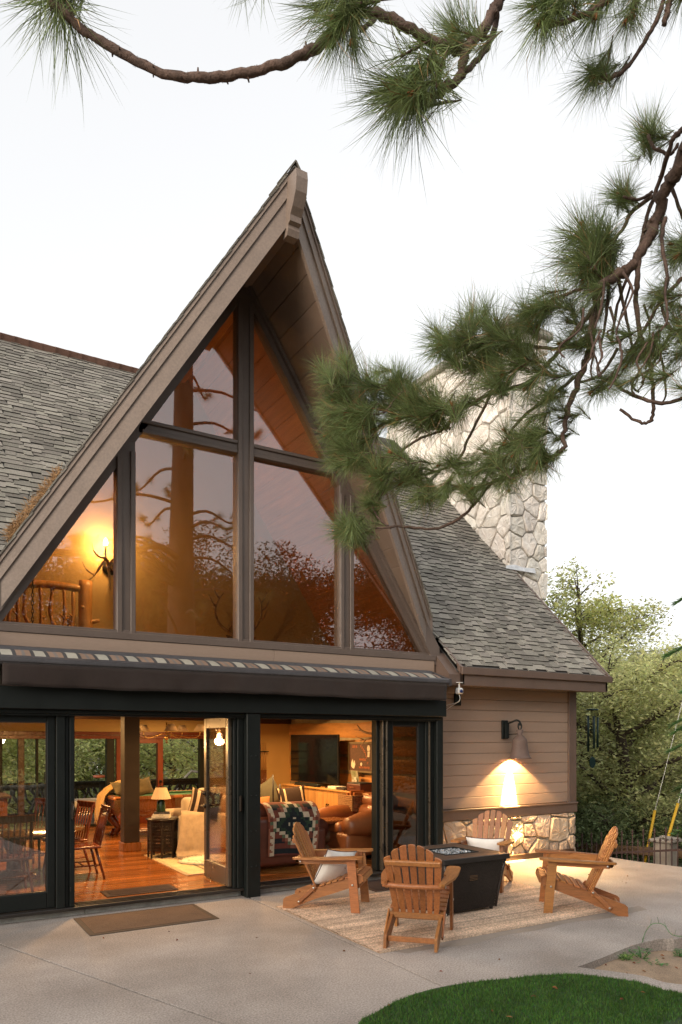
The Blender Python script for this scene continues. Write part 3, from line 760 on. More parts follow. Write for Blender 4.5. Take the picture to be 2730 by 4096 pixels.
# ================================================================== GROUND, PATIO, LAWN
M['soil'] = mat('dry_soil', (.36, .265, .18), .95, .25, 2.2, .9, 40, fine=.3, fs=110, pos=True, col2=(.27, .19, .125), c2s=1.3)
M['earth'] = mat('hillside_earth', (.10, .085, .05), .95, .3, .4, .6, 3, pos=True, col2=(.05, .065, .025), c2s=.15)
M['grass'] = mat('artificial_turf', (.054, .130, .019), .6, .3, 2.0, rnd=.6, pos=True, hue=.035, spec=.3)
M['turf_base'] = mat('turf_backing', (.02, .045, .012), .9, .2, 6, pos=True)
m = MB()
def hz(x, y):
    # level round the house, falling away behind and to the right, wooded hills far off
    r = math.hypot(x - 3, y - 6)
    d = max(0.0, x - 9.3) * .10 + max(0.0, y - 14.6) * .12
    z = -.34 - min(d, 4.5)
    z += max(0, r - 70) * .16 * (.75 + .25 * math.sin(math.atan2(y, x) * 5)) if y > -20 else max(0, r - 60) * .08
    return z
NG = 60
def gr(u, v):
    a = u * 2 * math.pi; rr = 1.5 + (v ** 2.2) * 900
    x, y = 3 + rr * math.cos(a), 6 + rr * math.sin(a); return V3((x, y, hz(x, y)))
m.grid(64, 48, gr)
m.add([(3 + 1.5 * math.cos(2 * math.pi * k / 64), 6 + 1.5 * math.sin(2 * math.pi * k / 64), -.34) for k in range(64)], [tuple(range(64))])
tag(m.build('ground', M['earth']), kind='structure')

def slab(poly, nm, parent, zt=0.0, th=.12, mt='concrete', ch=.006):
    """a concrete slab with a rounded arris from an outline (any simple polygon, counter-clockwise)"""
    b = bmesh.new()
    vs_ = [b.verts.new((p[0], p[1], zt)) for p in poly]; f = b.faces.new(vs_)
    f.normal_update()
    if f.normal.z < 0: f.normal_flip()
    r = bmesh.ops.extrude_face_region(b, geom=[f]); vv = [e for e in r['geom'] if isinstance(e, bmesh.types.BMVert)]
    for q in b.verts:
        if q not in vv: q.co.z = zt - th
    top = [e for e in r['geom'] if isinstance(e, bmesh.types.BMFace)]
    ed = [e for fa in top for e in fa.edges]
    bmesh.ops.bevel(b, geom=ed, offset=ch, segments=2, affect='EDGES', profile=.5)
    bmesh.ops.recalc_face_normals(b, faces=b.faces)
    bmesh.ops.triangulate(b, faces=[fa for fa in b.faces if len(fa.verts) > 4])
    me = bpy.data.meshes.new(nm); b.to_mesh(me); b.free(); me.materials.append(M[mt])
    return link(nm, me, parent)
patio = tag(bpy.data.objects.new('patio', None), kind='structure'); C.objects.link(patio)
def spline(pts, n=6):
    out = []
    for i in range(len(pts) - 1):
        p0 = pts[max(i - 1, 0)]; p1 = pts[i]; p2 = pts[i + 1]; p3 = pts[min(i + 2, len(pts) - 1)]
        for k in range(n):
            t = k / n
            out.append(tuple(.5 * (2 * p1[a] + (p2[a] - p0[a]) * t + (2 * p0[a] - 5 * p1[a] + 4 * p2[a] - p3[a]) * t * t + (3 * p1[a] - p0[a] - 3 * p2[a] + p3[a]) * t ** 3) for a in range(len(p1))))
    out.append(tuple(pts[-1])); return out
G = lambda x, y, z=0.0: tuple(atZ(x, y, z))[:2]
bed_edge = spline([G(1322, 2224), G(1355, 2212), G(1400, 2195), G(1440, 2178), G(1480, 2165), G(1524, 2157), G(1572, 2152), (7.2, 4.45), (9.3, 4.9)], 5)
lawn_edge = spline([(1.55, 1.2), (1.75, 2.4), (2.05, 3.35), G(825, 2353), G(862, 2330), G(905, 2305), G(960, 2283), G(1020, 2268), G(1090, 2258), G(1170, 2250), G(1240, 2242), G(1297, 2240)], 4)
g = .0085
M['mat_edge0'] = mat('joint_sealant', (.02, .017, .014), .9, .2, 30)
j2a, j2b = V3((.733, 7.008, 0)), V3((1.742, 4.333, 0)); dj = (j2b - j2a) / (j2b - j2a).y
jx = lambda y: j2a.x + (y - j2a.y) * dj.x
yj = 7.776
# slabs: left, middle-left, beside the gable joint, right
slab([(-4, -6), (1.4, -6)] + [(p[0] + .06, p[1]) for p in lawn_edge if p[1] < 3.3] + [(jx(3.32) - g, 3.32), (jx(yj) - g, yj), (-4, yj)], 'slab', patio)
le = [p for p in lawn_edge if p[0] < 3.36 and p[1] > 3.4]
slab([(jx(3.32) + g, 3.32)] + [(p[0] + .1, p[1] - .08) for p in le] + [(3.365 - g, 3.98), (3.365 - g, yj), (jx(yj) + g, yj)], 'slab', patio)
be_l = [p for p in bed_edge if p[0] < 6.085]; be_r = [p for p in bed_edge if p[0] > 6.115]
slab([(3.365 + g, 3.98)] + [(p[0], p[1] - .1) for p in lawn_edge if p[0] > 3.5] + be_l + [(6.09 - g, be_l[-1][1]), (6.09 - g, 7.995), (3.51, 7.99), (3.365 + g, 7.776)], 'slab', patio)
tag(MB().bx(-4, 9.0, 4.3, 7.77, -.10, -.065).build('joint_filler', M['mat_edge0'], patio))
e1, e2 = V3((9.16, 8.2, 0)), V3((9.55, 4.9, 0))
slab([(6.09 + g, be_r[0][1])] + be_r + [(9.42, 6.0), (9.22, 6.9), (9.16, 7.8), (9.15, 8.02), (6.09 + g, 7.995)], 'slab', patio)
# a faint tooled line near the far edge
# planting bed and its kerb
bedz = -.085
def bz(x, y): return bedz + .03 * math.sin(x * 3.1 + y * 2) * math.sin(y * 4.3) - .012 * math.sin(x * 11) * math.sin(y * 13)
m = MB(); m.grid(60, 40, lambda u, v: V3((4.2 + u * 6.5, -1.5 + v * 6.6, bz(4.2 + u * 6.5, -1.5 + v * 6.6))))
tag(m.build('planting_bed', M['soil']), kind='structure')
kerb_in = spline([G(1297, 2241), G(1330, 2241), G(1400, 2249), G(1470, 2259), G(1568, 2283), (5.35, 2.6), (5.9, 1.2)], 4)
kerb_out = spline([G(1322, 2225), G(1352, 2229), G(1410, 2236), G(1480, 2246), G(1568, 2266), (5.5, 2.75), (6.1, 1.2)], 4)
kb = slab(kerb_in + kerb_out[::-1], 'kerb', None, .012, .2); tag(kb, kind='structure')
# lawn: a slightly crowned turf pad with blades
lawn_poly = lawn_edge + kerb_in[1:] + [(5.9, -3), (1.5, -3)]
def inside(x, y, P):
    c = False
    for i in range(len(P)):
        a, b = P[i], P[i - 1]
        if (a[1] > y) != (b[1] > y) and x < (b[0] - a[0]) * (y - a[1]) / (b[1] - a[1]) + a[0]: c = not c
    return c
lw = slab(lawn_poly, 'lawn', None, .004, .15, 'turf_base', .003); tag(lw, kind='structure')
gr_ = random.Random(21); m = MB(); V = []; F = []
cnt = 0
while cnt < 62000:
    x, y = gr_.uniform(1.75, 5.6), gr_.uniform(1.9, 4.12)
    if cnt > 20000 and y < 2.9: continue
    if not inside(x, y, lawn_poly): continue
    px = (x * math.cos(YAW) - y * math.sin(YAW)) / (x * math.sin(YAW) + y * math.cos(YAW))
    if abs(px) > .52: cnt += 1; continue
    a = gr_.uniform(0, 6.28); h = gr_.uniform(.010, .026) * (1.0 if gr_.random() < .93 else 1.6); wd = gr_.uniform(.0016, .0028); b = gr_.uniform(0, 6.28); ln_ = gr_.uniform(0, .016)
    dx, dy = math.cos(a) * wd, math.sin(a) * wd; lx_, ly_ = math.cos(b) * ln_, math.sin(b) * ln_
    o = len(V); V += [(x - dx, y - dy, .003), (x + dx, y + dy, .003), (x + lx_, y + ly_, .004 + h)]; F.append((o, o + 1, o + 2)); cnt += 1
me = bpy.data.meshes.new('grass'); me.from_pydata(V, [], F); me.materials.append(M['grass'])
tag(link('grass', me), 'short dense green turf of the lawn at the edge of the patio', 'grass', kind='stuff')

# fallen leaves: on turf, patio and bed (stuff, scattered)
M['deadleaf'] = mat('fallen_leaf', (.20, .075, .03), .8, .3, 30, rnd=.5, pos=True, hue=.02)
m = MB(); lr = random.Random(8)
def leaf_at(x, y, z, s):
    a = lr.uniform(0, 6.28); c, q = math.cos(a), math.sin(a); w_ = s * lr.uniform(.16, .4); k = lr.uniform(.004, .014)
    P = [(-s, 0, 0), (-s * .3, -w_, k), (s * .4, -w_ * .8, k * 1.2), (s, 0, k * .4), (s * .4, w_ * .8, k), (-s * .3, w_, k * 1.3)]
    m.add([(x + px * c - py * q, y + px * q + py * c, z + pz) for px, py, pz in P], [(0, 1, 2, 3), (0, 3, 4, 5)])
for i in range(30):
    x, y = lr.uniform(2, 5.4), lr.uniform(2.6, 4.05)
    if inside(x, y, lawn_poly): leaf_at(x, y, .026, lr.uniform(.012, .026))
for i in range(34): leaf_at(lr.uniform(1, 9), lr.uniform(4.3, 7.6), .0015, lr.uniform(.006, .016))
for i in range(50):
    x, y = lr.uniform(4.9, 7.2), lr.uniform(2.9, 4.0); leaf_at(x, y, bz(x, y) + .004, lr.uniform(.01, .03))
tag(m.build('fallen_leaves', M['deadleaf']), 'scattered dry brown leaves on the lawn, patio and soil', 'leaves', kind='stuff')

# little plants in the bed
M['leaf_green'] = mat('small_leaf', (.055, .15, .03), .5, .2, 20, rnd=.35, pos=True, hue=.03)
M['leaf_lime'] = mat('lime_leaf', (.16, .26, .035), .55, .2, 20, rnd=.3, pos=True)
def small_plant(nm, label, c, n, sp, s, mt, h):
    t = thing(nm, label, 'plant', (c[0], c[1], bz(c[0], c[1])))
    q = MB(); st = MB()
    for i in range(n):
        a = lr.uniform(0, 6.28); r = sp * math.sqrt(lr.random()); z = h * lr.uniform(.25, 1) * (1 - .4 * r / sp)
        x, y = r * math.cos(a), r * math.sin(a); ang = lr.uniform(0, 6.28); ss = s * lr.uniform(.6, 1.3); c2, s2 = math.cos(ang), math.sin(ang)
        tilt = lr.uniform(-.5, .5)
        P = [(-ss, 0, 0), (0, -ss * .55, ss * .15), (ss, 0, ss * tilt), (0, ss * .55, ss * .1)]
        q.add([(x + a_ * c2 - b_ * s2, y + a_ * s2 + b_ * c2, z + c_) for a_, b_, c_ in P], [(0, 1, 2), (0, 2, 3)])
        if i % 4 == 0: st.tube([(x * .2, y * .2, -.01), (x * .7, y * .7, z * .6), (x, y, z)], .0025, 4)
    q.build('foliage', M[mt], t); st.build('stem', M['leaf_green'], t)
c0 = atZ(1440, 2210, bedz); c1 = atZ(1475, 2203, bedz); c2_ = atZ(1500, 2220, bedz); c3 = atZ(1562, 2190, bedz); c4 = atZ(1540, 2215, bedz)
small_plant('groundcover_plant', 'bright lime green leafy clump beside the patio edge', (c0.x, c0.y), 120, .085, .012, 'leaf_lime', .07)
small_plant('ivy_plant', 'dark green ivy sprig just right of the lime green clump', (c1.x, c1.y), 46, .10, .018, 'leaf_green', .11)
small_plant('ivy_plant', 'low trailing sprig spread over bare soil', (c2_.x, c2_.y), 22, .13, .016, 'leaf_green', .04)
small_plant('ivy_plant', 'ivy tuft at the far right edge of the bed', (c3.x, c3.y), 40, .07, .02, 'leaf_green', .08)
vine = MB(); a = atZ(1568, 2165, 0); pts = []
for (x, y, z) in ((1575, 2160, -.05), (1545, 2152, .03), (1525, 2138, .10), (1500, 2135, .09), (1484, 2146, .03), (1477, 2166, .005)):
    q = atZ(x, y + (z * 120), 0); pts.append((q.x, q.y, max(z, .004)))
pts = spline(pts, 5)
vine.tube(pts, .003, 5)
for i in range(4, len(pts), 4):
    p = V3(pts[i]); e = p + V3((lr.uniform(-.03, .03), lr.uniform(-.03, .03), lr.uniform(.02, .06))); vine.tube([p, e], .0018, 4)
tag(vine.build('vine_shoot', M['leaf_green']), 'thin bare vine shoot arching over the concrete edge', 'vine')

# ================================================================== RUG AND MATS
M['jute'] = mat('braided_jute', (.64, .47, .34), .95, .16, 2.5, .5, 220, rnd=.26, st=(1, 1, 1), pos=True, fine=.42, fs=60, col2=(.52, .365, .25), c2s=2.2)
def rug_flat(nm, label, x0, x1, y0, y1, mt, pitch, th=.012, cat='rug', amp=.0035, z=0.0, lump=.05, edge=None):
    t = thing(nm, label, cat, ((x0 + x1) / 2, (y0 + y1) / 2, z)); rr = random.Random(nm + str(x0))
    W_, D_ = x1 - x0, y1 - y0; n = int(D_ / pitch)
    V = []; F = []; nx = int(W_ / lump)
    m = MB()
    def wv(x): return .012 * math.sin(x * 2.1 + x0) * .4
    for i in range(n):                                     # every braid its own rope-like row
        ya = -D_ / 2 + i * pitch; ph = rr.uniform(0, 6.28); hh = th * rr.uniform(.9, 1.08)
        for k, (fy_, fz) in enumerate(((0, .35), (.2, .95), (.5, 1.0), (.8, .95), (1, .35))): pass
        prof = ((.0, .30), (.22, .93), (.5, 1.0), (.78, .93), (1.0, .30))
        o = len(V)
        for j in range(nx + 1):
            x = -W_ / 2 + W_ * j / nx
            lumpz = amp * math.sin(j * 2.4 + ph)
            for fy_, fz in prof:
                V.append((x + (.004 * math.sin(i * 1.7) if j in (0, nx) else 0), ya + fy_ * pitch + wv(x), .001 + (hh + lumpz) * fz))
        for j in range(nx):
            for k in range(4): F.append((o + j * 5 + k, o + j * 5 + k + 1, o + (j + 1) * 5 + k + 1, o + (j + 1) * 5 + k))
    m.add(V, F, True)
    m.build('braid', M[mt], t, kind='stuff')
    b = MB().bx(-W_ / 2, W_ / 2, -D_ / 2, D_ / 2, .0008, .004); b.build('backing', M[mt], t)
    if edge:
        e = MB()
        for (a, c) in (((-W_ / 2, -D_ / 2), (W_ / 2, -D_ / 2)), ((W_ / 2, -D_ / 2), (W_ / 2, D_ / 2)), ((W_ / 2, D_ / 2), (-W_ / 2, D_ / 2)), ((-W_ / 2, D_ / 2), (-W_ / 2, -D_ / 2))):
            e.bar((a[0], a[1], .006), (c[0], c[1], .006), .018, .012, ch=.004)
        e.build('border', M[edge], t)
    return t
M['rug_edge'] = mat('rug_binding', (.10, .065, .045), .9, .2, 30, pos=True)
rug_flat('jute_rug', 'pale woven jute rug under the fire table and wooden chairs', 3.42, 6.535, 5.06, 7.03, 'jute', .0262, .013, 'rug', .003, lump=.045)
M['mat_brown'] = mat('brown_door_mat', (.15, .088, .05), .95, .12, 4, .5, 300, fine=.3, fs=200, pos=True)
M['mat_edge'] = mat('mat_border', (.085, .058, .038), .95, .12, 8, .5, 200, pos=True)
M['mat_dark'] = mat('dark_door_mat', (.045, .024, .018), .95, .12, 4, .5, 300, fine=.3, fs=200, pos=True)
def door_mat(nm, label, x0, x1, y0, y1, mt, em, z=0.0, rz=0):
    t = thing(nm, label, 'doormat', ((x0 + x1) / 2, (y0 + y1) / 2, z), rz)
    W_, D_ = (x1 - x0) / 2, (y1 - y0) / 2
    MB().bx(-W_, W_, -D_, D_, .001, .008, .003).build('border', M[em], t)
    m = MB(); n = int(2 * (D_ - .05) / .016)
    for i in range(n):
        y = -D_ + .05 + (i + .5) * .016; m.bx(-W_ + .05, W_ - .05, y - .0062, y + .0062, .008, .0125, .003)
    m.build('ribs', M[mt], t, kind='stuff'); return t
door_mat('doormat', 'brown ribbed doormat on the patio before the open left doorway', 1.46, 2.71, 6.862, 7.61, 'mat_brown', 'mat_edge')
door_mat('doormat', 'dark doormat on the patio behind the wooden chairs, before the right doorway', 4.75, 5.62, 7.12, 7.70, 'mat_dark', 'mat_dark')
door_mat('doormat', 'dark ribbed mat on the floorboards just inside the threshold', 1.875, 2.66, 7.96, 8.30, 'mat_dark', 'mat_dark', .1015)
# damp patch left beside the rug
M['damp'] = mat('damp_concrete', (.28, .235, .195), .75, .12, 2, .3, 260, fine=.2, fs=230, pos=True)
m = MB(); rr = random.Random(4); P = []
xs = [3.55 + (6.78 - 3.55) * k / 40 for k in range(41)]
top = [(x, 5.075) for x in xs]; bot = [(x, 4.93 + .025 * math.sin(x * 7) - .02 * math.sin(x * 3.3) - (.03 if x > 6.2 else 0)) for x in xs]
bot[0] = (3.55, 5.05); bot[-1] = (6.78, 5.06)
poly = top[::-1] + bot
m.prism([V3((x, y, .0008)) for x, y in poly], (0, 0, .0006))
# (slab moisture is part of the patio surface)
o = m.build('damp_strip', M['damp'], patio)

# ================================================================== ADIRONDACK CHAIRS
def make_chair(label, loc, ang):
    t = thing('adirondack_chair', label, 'chair', (loc[0], loc[1], loc[2] if len(loc) > 2 else .013), ang - R(90), 'wooden chairs round the fire table')
    W = M['chair_wood']
    B = lambda nm, mb, mt=None, par=t: mb.build(nm, mt or W, par)
    hw = .262
    # stringers: front high, foot on the ground behind
    s2 = [(.385, .30), (.40, .365), (.36, .385), (.0, .262), (-.16, .215), (-.43, .118), (-.455, .095), (-.458, .0), (-.37, .0), (-.10, .118), (.10, .185), (.30, .258)]
    for sg in (-1, 1):
        B('side_rail', MB().prism([V3((sg * (hw - .045) - .0125, y, z)) for y, z in s2], (.025, 0, 0)))
        # front leg, slightly raked
        B('front_leg', MB().prism([V3((sg * hw - .0125, y, z)) for y, z in ((.285, 0), (.375, 0), (.325, .555), (.235, .555))], (.025, 0, 0)))
        # arm brace and arm
        B('arm_brace', MB().prism([V3((sg * (hw + .0) - .010 - sg * .024, y, z)) for y, z in ((.30, .555), (.30, .495), (-.28, .478), (-.28, .525), (-.20, .545))], (.02, 0, 0)))
        out = [(.405, -.045), (.415, .0), (.405, .045), (.36, .068), (.10, .070), (-.05, .060), (-.20, .030), (-.33, .0), (-.345, -.025), (-.33, -.05), (-.20, -.040), (-.06, -.022), (.02, -.028), (.06, -.055), (.36, -.062)]
        zf = lambda y: .556 + (y - .4) * .045
        P = [V3((sg * (hw + .012 + x), y, zf(y))) for y, x in out]
        B('arm', MB().prism(P, (0, 0, .022)))
        B('leg_block', MB().bx(sg * (hw - .022) - .012, sg * (hw - .022) + .012, .25, .30, .42, .552, .004))
        # folding link with bolts
        a, b = V3((sg * (hw - .012), -.115, .235)), V3((sg * (hw - .012), -.275, .085))
        B('folding_link', MB().bar(a + (a - b).normalized() * .03, b - (a - b).normalized() * .03, .018, .05, (1, 0, 0), .008) if False else MB().box((a + b) / 2, (.018, (a - b).length + .05, .045), Rx(math.atan2((a - b).z, (a - b).y)), .007))
        for p in (a, b, V3((sg * (hw + .004), .30, .285)), V3((sg * (hw - .002), -.255, .505))):
            B('bolt', MB().lathe([(.0, .0125), (.011, .0125), (.011, .016), (.006, .0185), (0, .0185)], p, 10, Ry(sg * R(90))), M['steel'])
    # back slats: a fan of seven
    bot = V3((0, -.075, .20)); top_c = V3((0, -.375, .885))
    up = (top_c - bot).normalized(); nrm = V3((0, -up.z, up.y)) * -1
    heights = (.625, .695, .735, .748, .735, .695, .625)
    for i in range(7):
        k = i - 3; xb, xt = k * .058, k * .0775
        hgt = heights[i]; wb, wt = .042, .061
        crv = .010 * (abs(k) / 3) ** 2 * -1
        base = bot + nrm * crv; L_ = hgt
        d = V3((xt - xb, 0, 0)) / .748
        nseg = 5; P = []
        A = base + V3((xb, 0, 0)); E = A + up * L_ + d * L_
        P = [A + V3((-wb / 2, 0, 0)), A + V3((wb / 2, 0, 0))]
        tilt = (heights[min(i + 1, 6)] - heights[max(i - 1, 0)]) / 2 * .75
        for q in range(nseg + 1):
            s_ = q / nseg; ang_ = math.pi * s_
            P.append(E + V3((wt / 2 * math.cos(ang_), 0, 0)) + up * (.012 * math.sin(ang_) - tilt * .0 + tilt * math.cos(ang_) * .5 - .012))
        B('back_slat', MB().prism(P, nrm * -.018))
    def on_back(h): return bot + up * h
    p = on_back(.575); ctr = p + V3((0, -.024, 0)) + nrm * -.0
    Mb = Rx(math.atan2(up.z, up.y) - R(90))
    B('back_rail', MB().box(on_back(.575) + nrm * -.034, (.49, .032, .048), Mb, .006))
    # curved cross rail joining the arms
    m = MB()
    def cr_(u, v):
        x = (u - .5) * .545; s_ = 2 * (u - .5)
        c0 = V3((x, -.275 - .045 * (1 - s_ * s_) - .012, .512)); an = v * 2 * math.pi
        return c0 + V3((0, .021 * math.cos(an), .021 * math.sin(an) * 1.05))
    m.grid(14, 10, cr_); B('cross_rail', m)
    B('lower_rail', MB().bar((-.245, -.118, .212), (.245, -.118, .212), .03, .055, ch=.008))
    B('rear_stretcher', MB().bar((-.205, -.40, .075), (.205, -.40, .075), .022, .045, ch=.004))
    # seat slats
    def rail_z(y): return .385 + (y - .36) * (.385 - .262) / .36 if y > 0 else .262 + y * .29
    for i in range(6):
        y = -.03 + i * .068; z = rail_z(y) + .012
        B('seat_slat', MB().box((0, y, z), (.50, .056, .018), Rx(math.atan(.342)), .004))
    B('seat_slat', MB().box((0, .372, .385), (.50, .052, .018), Rx(R(-12)), .004))
    B('seat_slat', MB().box((0, .402, .345), (.50, .018, .058), Rx(R(10)), .004))
    B('front_apron', MB().bx(-.20, .20, .335, .355, .24, .31, .004))
    return t
chF = make_chair('brown wooden slatted lounge chair turned with its back to the viewer', (3.995, 5.29), R(44))
chL = make_chair('brown wooden lounge chair holding a white pillow, in front of the leather sofa', (3.92, 6.745), R(-44))
chR = make_chair('empty brown wooden lounge chair seen side-on, nearest the iron fence', (6.09, 5.30, .0), R(138.5))
chB = make_chair('brown wooden lounge chair with a white pillow, under the wall lamp by the stone base', (6.085, 6.70), R(214))
chR.rotation_euler.x = 0
def pillow_mesh(wd, hg, th, n=14, pinch=.10):
    m = MB()
    for sg in (-1, 1):
        def pf(u, v):
            a, b = 2 * u - 1, 2 * v - 1
            k = 1 - pinch * (a * a * (1 - .0) * (1 - b * b) * 0 + 0)
            ex = 1 - pinch * (1 - b * b) ** 1.0 * abs(a) ** 3 * .9; ey = 1 - pinch * (1 - a * a) * abs(b) ** 3 * .9
            bul = (max(0, 1 - a * a) ** .55) * (max(0, 1 - b * b) ** .55)
            return V3((a * wd / 2 * ex, sg * (th / 2 * bul + .002), b * hg / 2 * ey + .012 * math.sin(a * 5 + b * 3) * bul * .5))
        m.grid(n, n, pf)
    return m
M['pipe_dark'] = mat('dark_piping', (.05, .02, .02), .8)
def pillow(nm, label, cat, loc, rot, wd, hg, th, mt, piping=None, motif=False, par=None, group=None, bands=None):
    o = pillow_mesh(wd, hg, th).build(nm, M[mt]); o.location = loc; o.rotation_euler = rot; tag(o, label, cat, group)
    if piping:
        pts = []
        for k in range(49):
            q = k / 48 * 4; s_ = int(q) % 4; f = q - int(q) if k < 48 else 0
            a, b = ((2 * f - 1, -1), (1, 2 * f - 1), (1 - 2 * f, 1), (-1, 1 - 2 * f))[s_ if k < 48 else 0]
            ex = 1 - .09 * (1 - b * b) * abs(a) ** 3; ey = 1 - .09 * (1 - a * a) * abs(b) ** 3
            pts.append((a * wd / 2 * ex, 0, b * hg / 2 * ey))
        MB().tube(pts, .0045, 6, True, False).build('piping', M[piping], o)
    if motif:
        q = MB(); rr = random.Random(3)
        for (cx, cz) in ((.02, -.02), (.05, .03), (.035, -.06)):
            bul = .93
            q.tube([(cx, -th / 2 * bul - .002, cz), (cx + .012, -th / 2 * bul - .003, cz + .015), (cx + .03, -th / 2 * bul - .002, cz + .012)], .002, 5)
            q.tube([(cx + .012, -th / 2 * bul - .003, cz + .015), (cx + .01, -th / 2 * bul - .002, cz + .03)], .002, 5)
        q.build('stitched_motif', M['pipe_dark'], o)
    return o
def chair_pillow(ch, label, side, zrot=0, motif=True, lean=R(-24), off=(0, .035, .415), roll=0):
    a = ch.rotation_euler.z; p = ch.location + Rz(a) @ V3(off)
    o = pillow('throw_pillow', label, 'pillow', p, (0, 0, 0), .46, .43, .17, 'white', 'pipe_dark', motif, group='white pillows on the patio chairs')
    o.rotation_euler = (Euler((lean, roll, 0)).to_matrix().to_4x4()).to_euler(); 
    Mx = Matrix.Rotation(a + R(180) + zrot, 4, 'Z') @ Matrix.Rotation(-lean, 4, 'X') @ Matrix.Rotation(roll, 4, 'Y')
    o.rotation_euler = Mx.to_euler(); return o
chair_pillow(chL, 'white pillow with dark piping on the chair before the leather sofa', 1, R(-34), roll=R(10), off=(.02, .05, .41))
chair_pillow(chB, 'white pillow on the chair under the wall lamp', 1, R(4), off=(0, .02, .40))

# ================================================================== FIRE TABLE
M['wicker'] = mat('black_wicker', (.030, .022, .018), .38, .2, 8, .0, rnd=.25, spec=.6)
M['slate_top'] = mat('dark_table_top', (.085, .052, .034), .42, .25, 5, .1, 60, fine=.1)
M['table_edge'] = mat('table_rim', (.022, .020, .019), .4, .15, 5)
ft = thing('fire_table', 'square black wicker fire table with dark brown top between the chairs', 'fire table', (5.0, 6.06, .013))
hb, ht, zb, zt = .33, .40, .03, .535
def lerp(a, b, t): return a + (b - a) * t
for s_ in range(4):
    a = s_ * R(90); Mr = Rz(a)
    MB().prism([Mr @ V3((-hb + .01, -hb + .012, zb)), Mr @ V3((hb - .01, -hb + .012, zb)), Mr @ V3((ht - .01, -ht + .012, zt)), Mr @ V3((-ht + .01, -ht + .012, zt))], Mr @ V3((0, .02, 0))).build('panel_core', M['table_edge'], ft)
    m = MB(); rows, cols = 34, 30
    for r_ in range(rows):
        z0 = lerp(zb, zt, (r_ + .08) / rows); z1 = lerp(zb, zt, (r_ + .92) / rows); zc = (z0 + z1) / 2
        f = (zc - zb) / (zt - zb); f = f ** 1.15; h = lerp(hb, ht, f)
        for c_ in range(cols):
            x0, x1 = lerp(-h, h, (c_ - .42 + .5 * (r_ % 2)) / cols), lerp(-h, h, (c_ + .42 + .5 * (r_ % 2)) / cols)
            x0, x1 = max(x0, -h + .004), min(x1, h - .004)
            if x1 - x0 < .006: continue
            xm = (x0 + x1) / 2
            if s_ == 0 and -.06 < xm < .06 and .33 < zc < .40: continue
            yo = -h
            P = [(x0, yo + .006, z0), (xm, yo - .006, z0), (x1, yo + .006, z0), (x0, yo + .006, z1), (xm, yo - .006, z1), (x1, yo + .006, z1)]
            m.add([Mr @ V3(p) for p in P], [(0, 1, 4, 3), (1, 2, 5, 4)], True)
    m.build('wicker_weave', M['wicker'], ft, kind='stuff')
    m = MB(); pts = [Mr @ V3((-lerp(hb, ht, q ** 1.15) - .002, -lerp(hb, ht, q ** 1.15) - .002, lerp(zb, zt, q))) for q in (0, .25, .5, .75, 1)]
    m.tube(pts, .014, 8); m.build('corner_post', M['wicker'], ft)
    MB().lathe([(.018, 0), (.02, .03), (.012, .035)], Mr @ V3((-hb + .03, -hb + .03, 0)), 10).build('foot', M['table_edge'], ft)
vent = MB().bx(-.062, .062, -.365, -.35, .325, .40, .004).build('vent', M['black'], ft)
q = MB()
for i in range(7):
    for j in range(4): q.lathe([(.0035, 0), (.0035, .004), (0, .004)], (-.045 + i * .015, -.366, .34 + j * .015), 6, Rx(R(90)))
q.build('vent_holes', mat('vent_hole', (.35, .2, .1), .6), vent)
for (x0, x1, y0, y1) in ((-.43, .43, -.43, -.20), (-.43, .43, .20, .43), (-.43, -.22, -.198, .198), (.22, .43, -.198, .198)):
    MB().bx(x0, x1, y0, y1, .565, .587, .004).build('top_board', M['slate_top'], ft)
for (x0, x1, y0, y1) in ((-.437, .437, -.437, -.425), (-.437, .437, .425, .437), (-.437, -.425, -.425, .425), (.425, .437, -.425, .425)):
    MB().bx(x0, x1, y0, y1, .535, .589, .004).build('rim', M['table_edge'], ft)
MB().bx(-.42, .42, -.42, .42, .537, .560).build('under_frame', M['table_edge'], ft)
tray = MB().bx(-.215, .215, -.195, .195, .5605, .563).build('burner_tray', M['black'], ft)
for (x0, x1, y0, y1) in ((-.22, .22, -.20, -.19), (-.22, .22, .19, .20), (-.22, -.21, -.19, .19), (.21, .22, -.19, .19)):
    MB().bx(x0, x1, y0, y1, .563, .594, .002).build('tray_edge', M['black'], tray)
M['beads'] = mat('fire_glass', (.30, .32, .34), .06, .2, 20, rnd=.8, spec=1.0, metal=.35)
m = MB(); rr = random.Random(6)
for i in range(420):
    x, y = rr.uniform(-.2, .2), rr.uniform(-.18, .18); s_ = rr.uniform(.007, .013)
    m.box((x, y, .568 + rr.uniform(0, .014)), (s_ * 1.6, s_ * 1.3, s_ * 1.2), Euler((rr.uniform(0, 6), rr.uniform(0, 6), rr.uniform(0, 6))).to_matrix(), s_ * .3)
m.build('fire_glass', M['beads'], ft, kind='stuff')

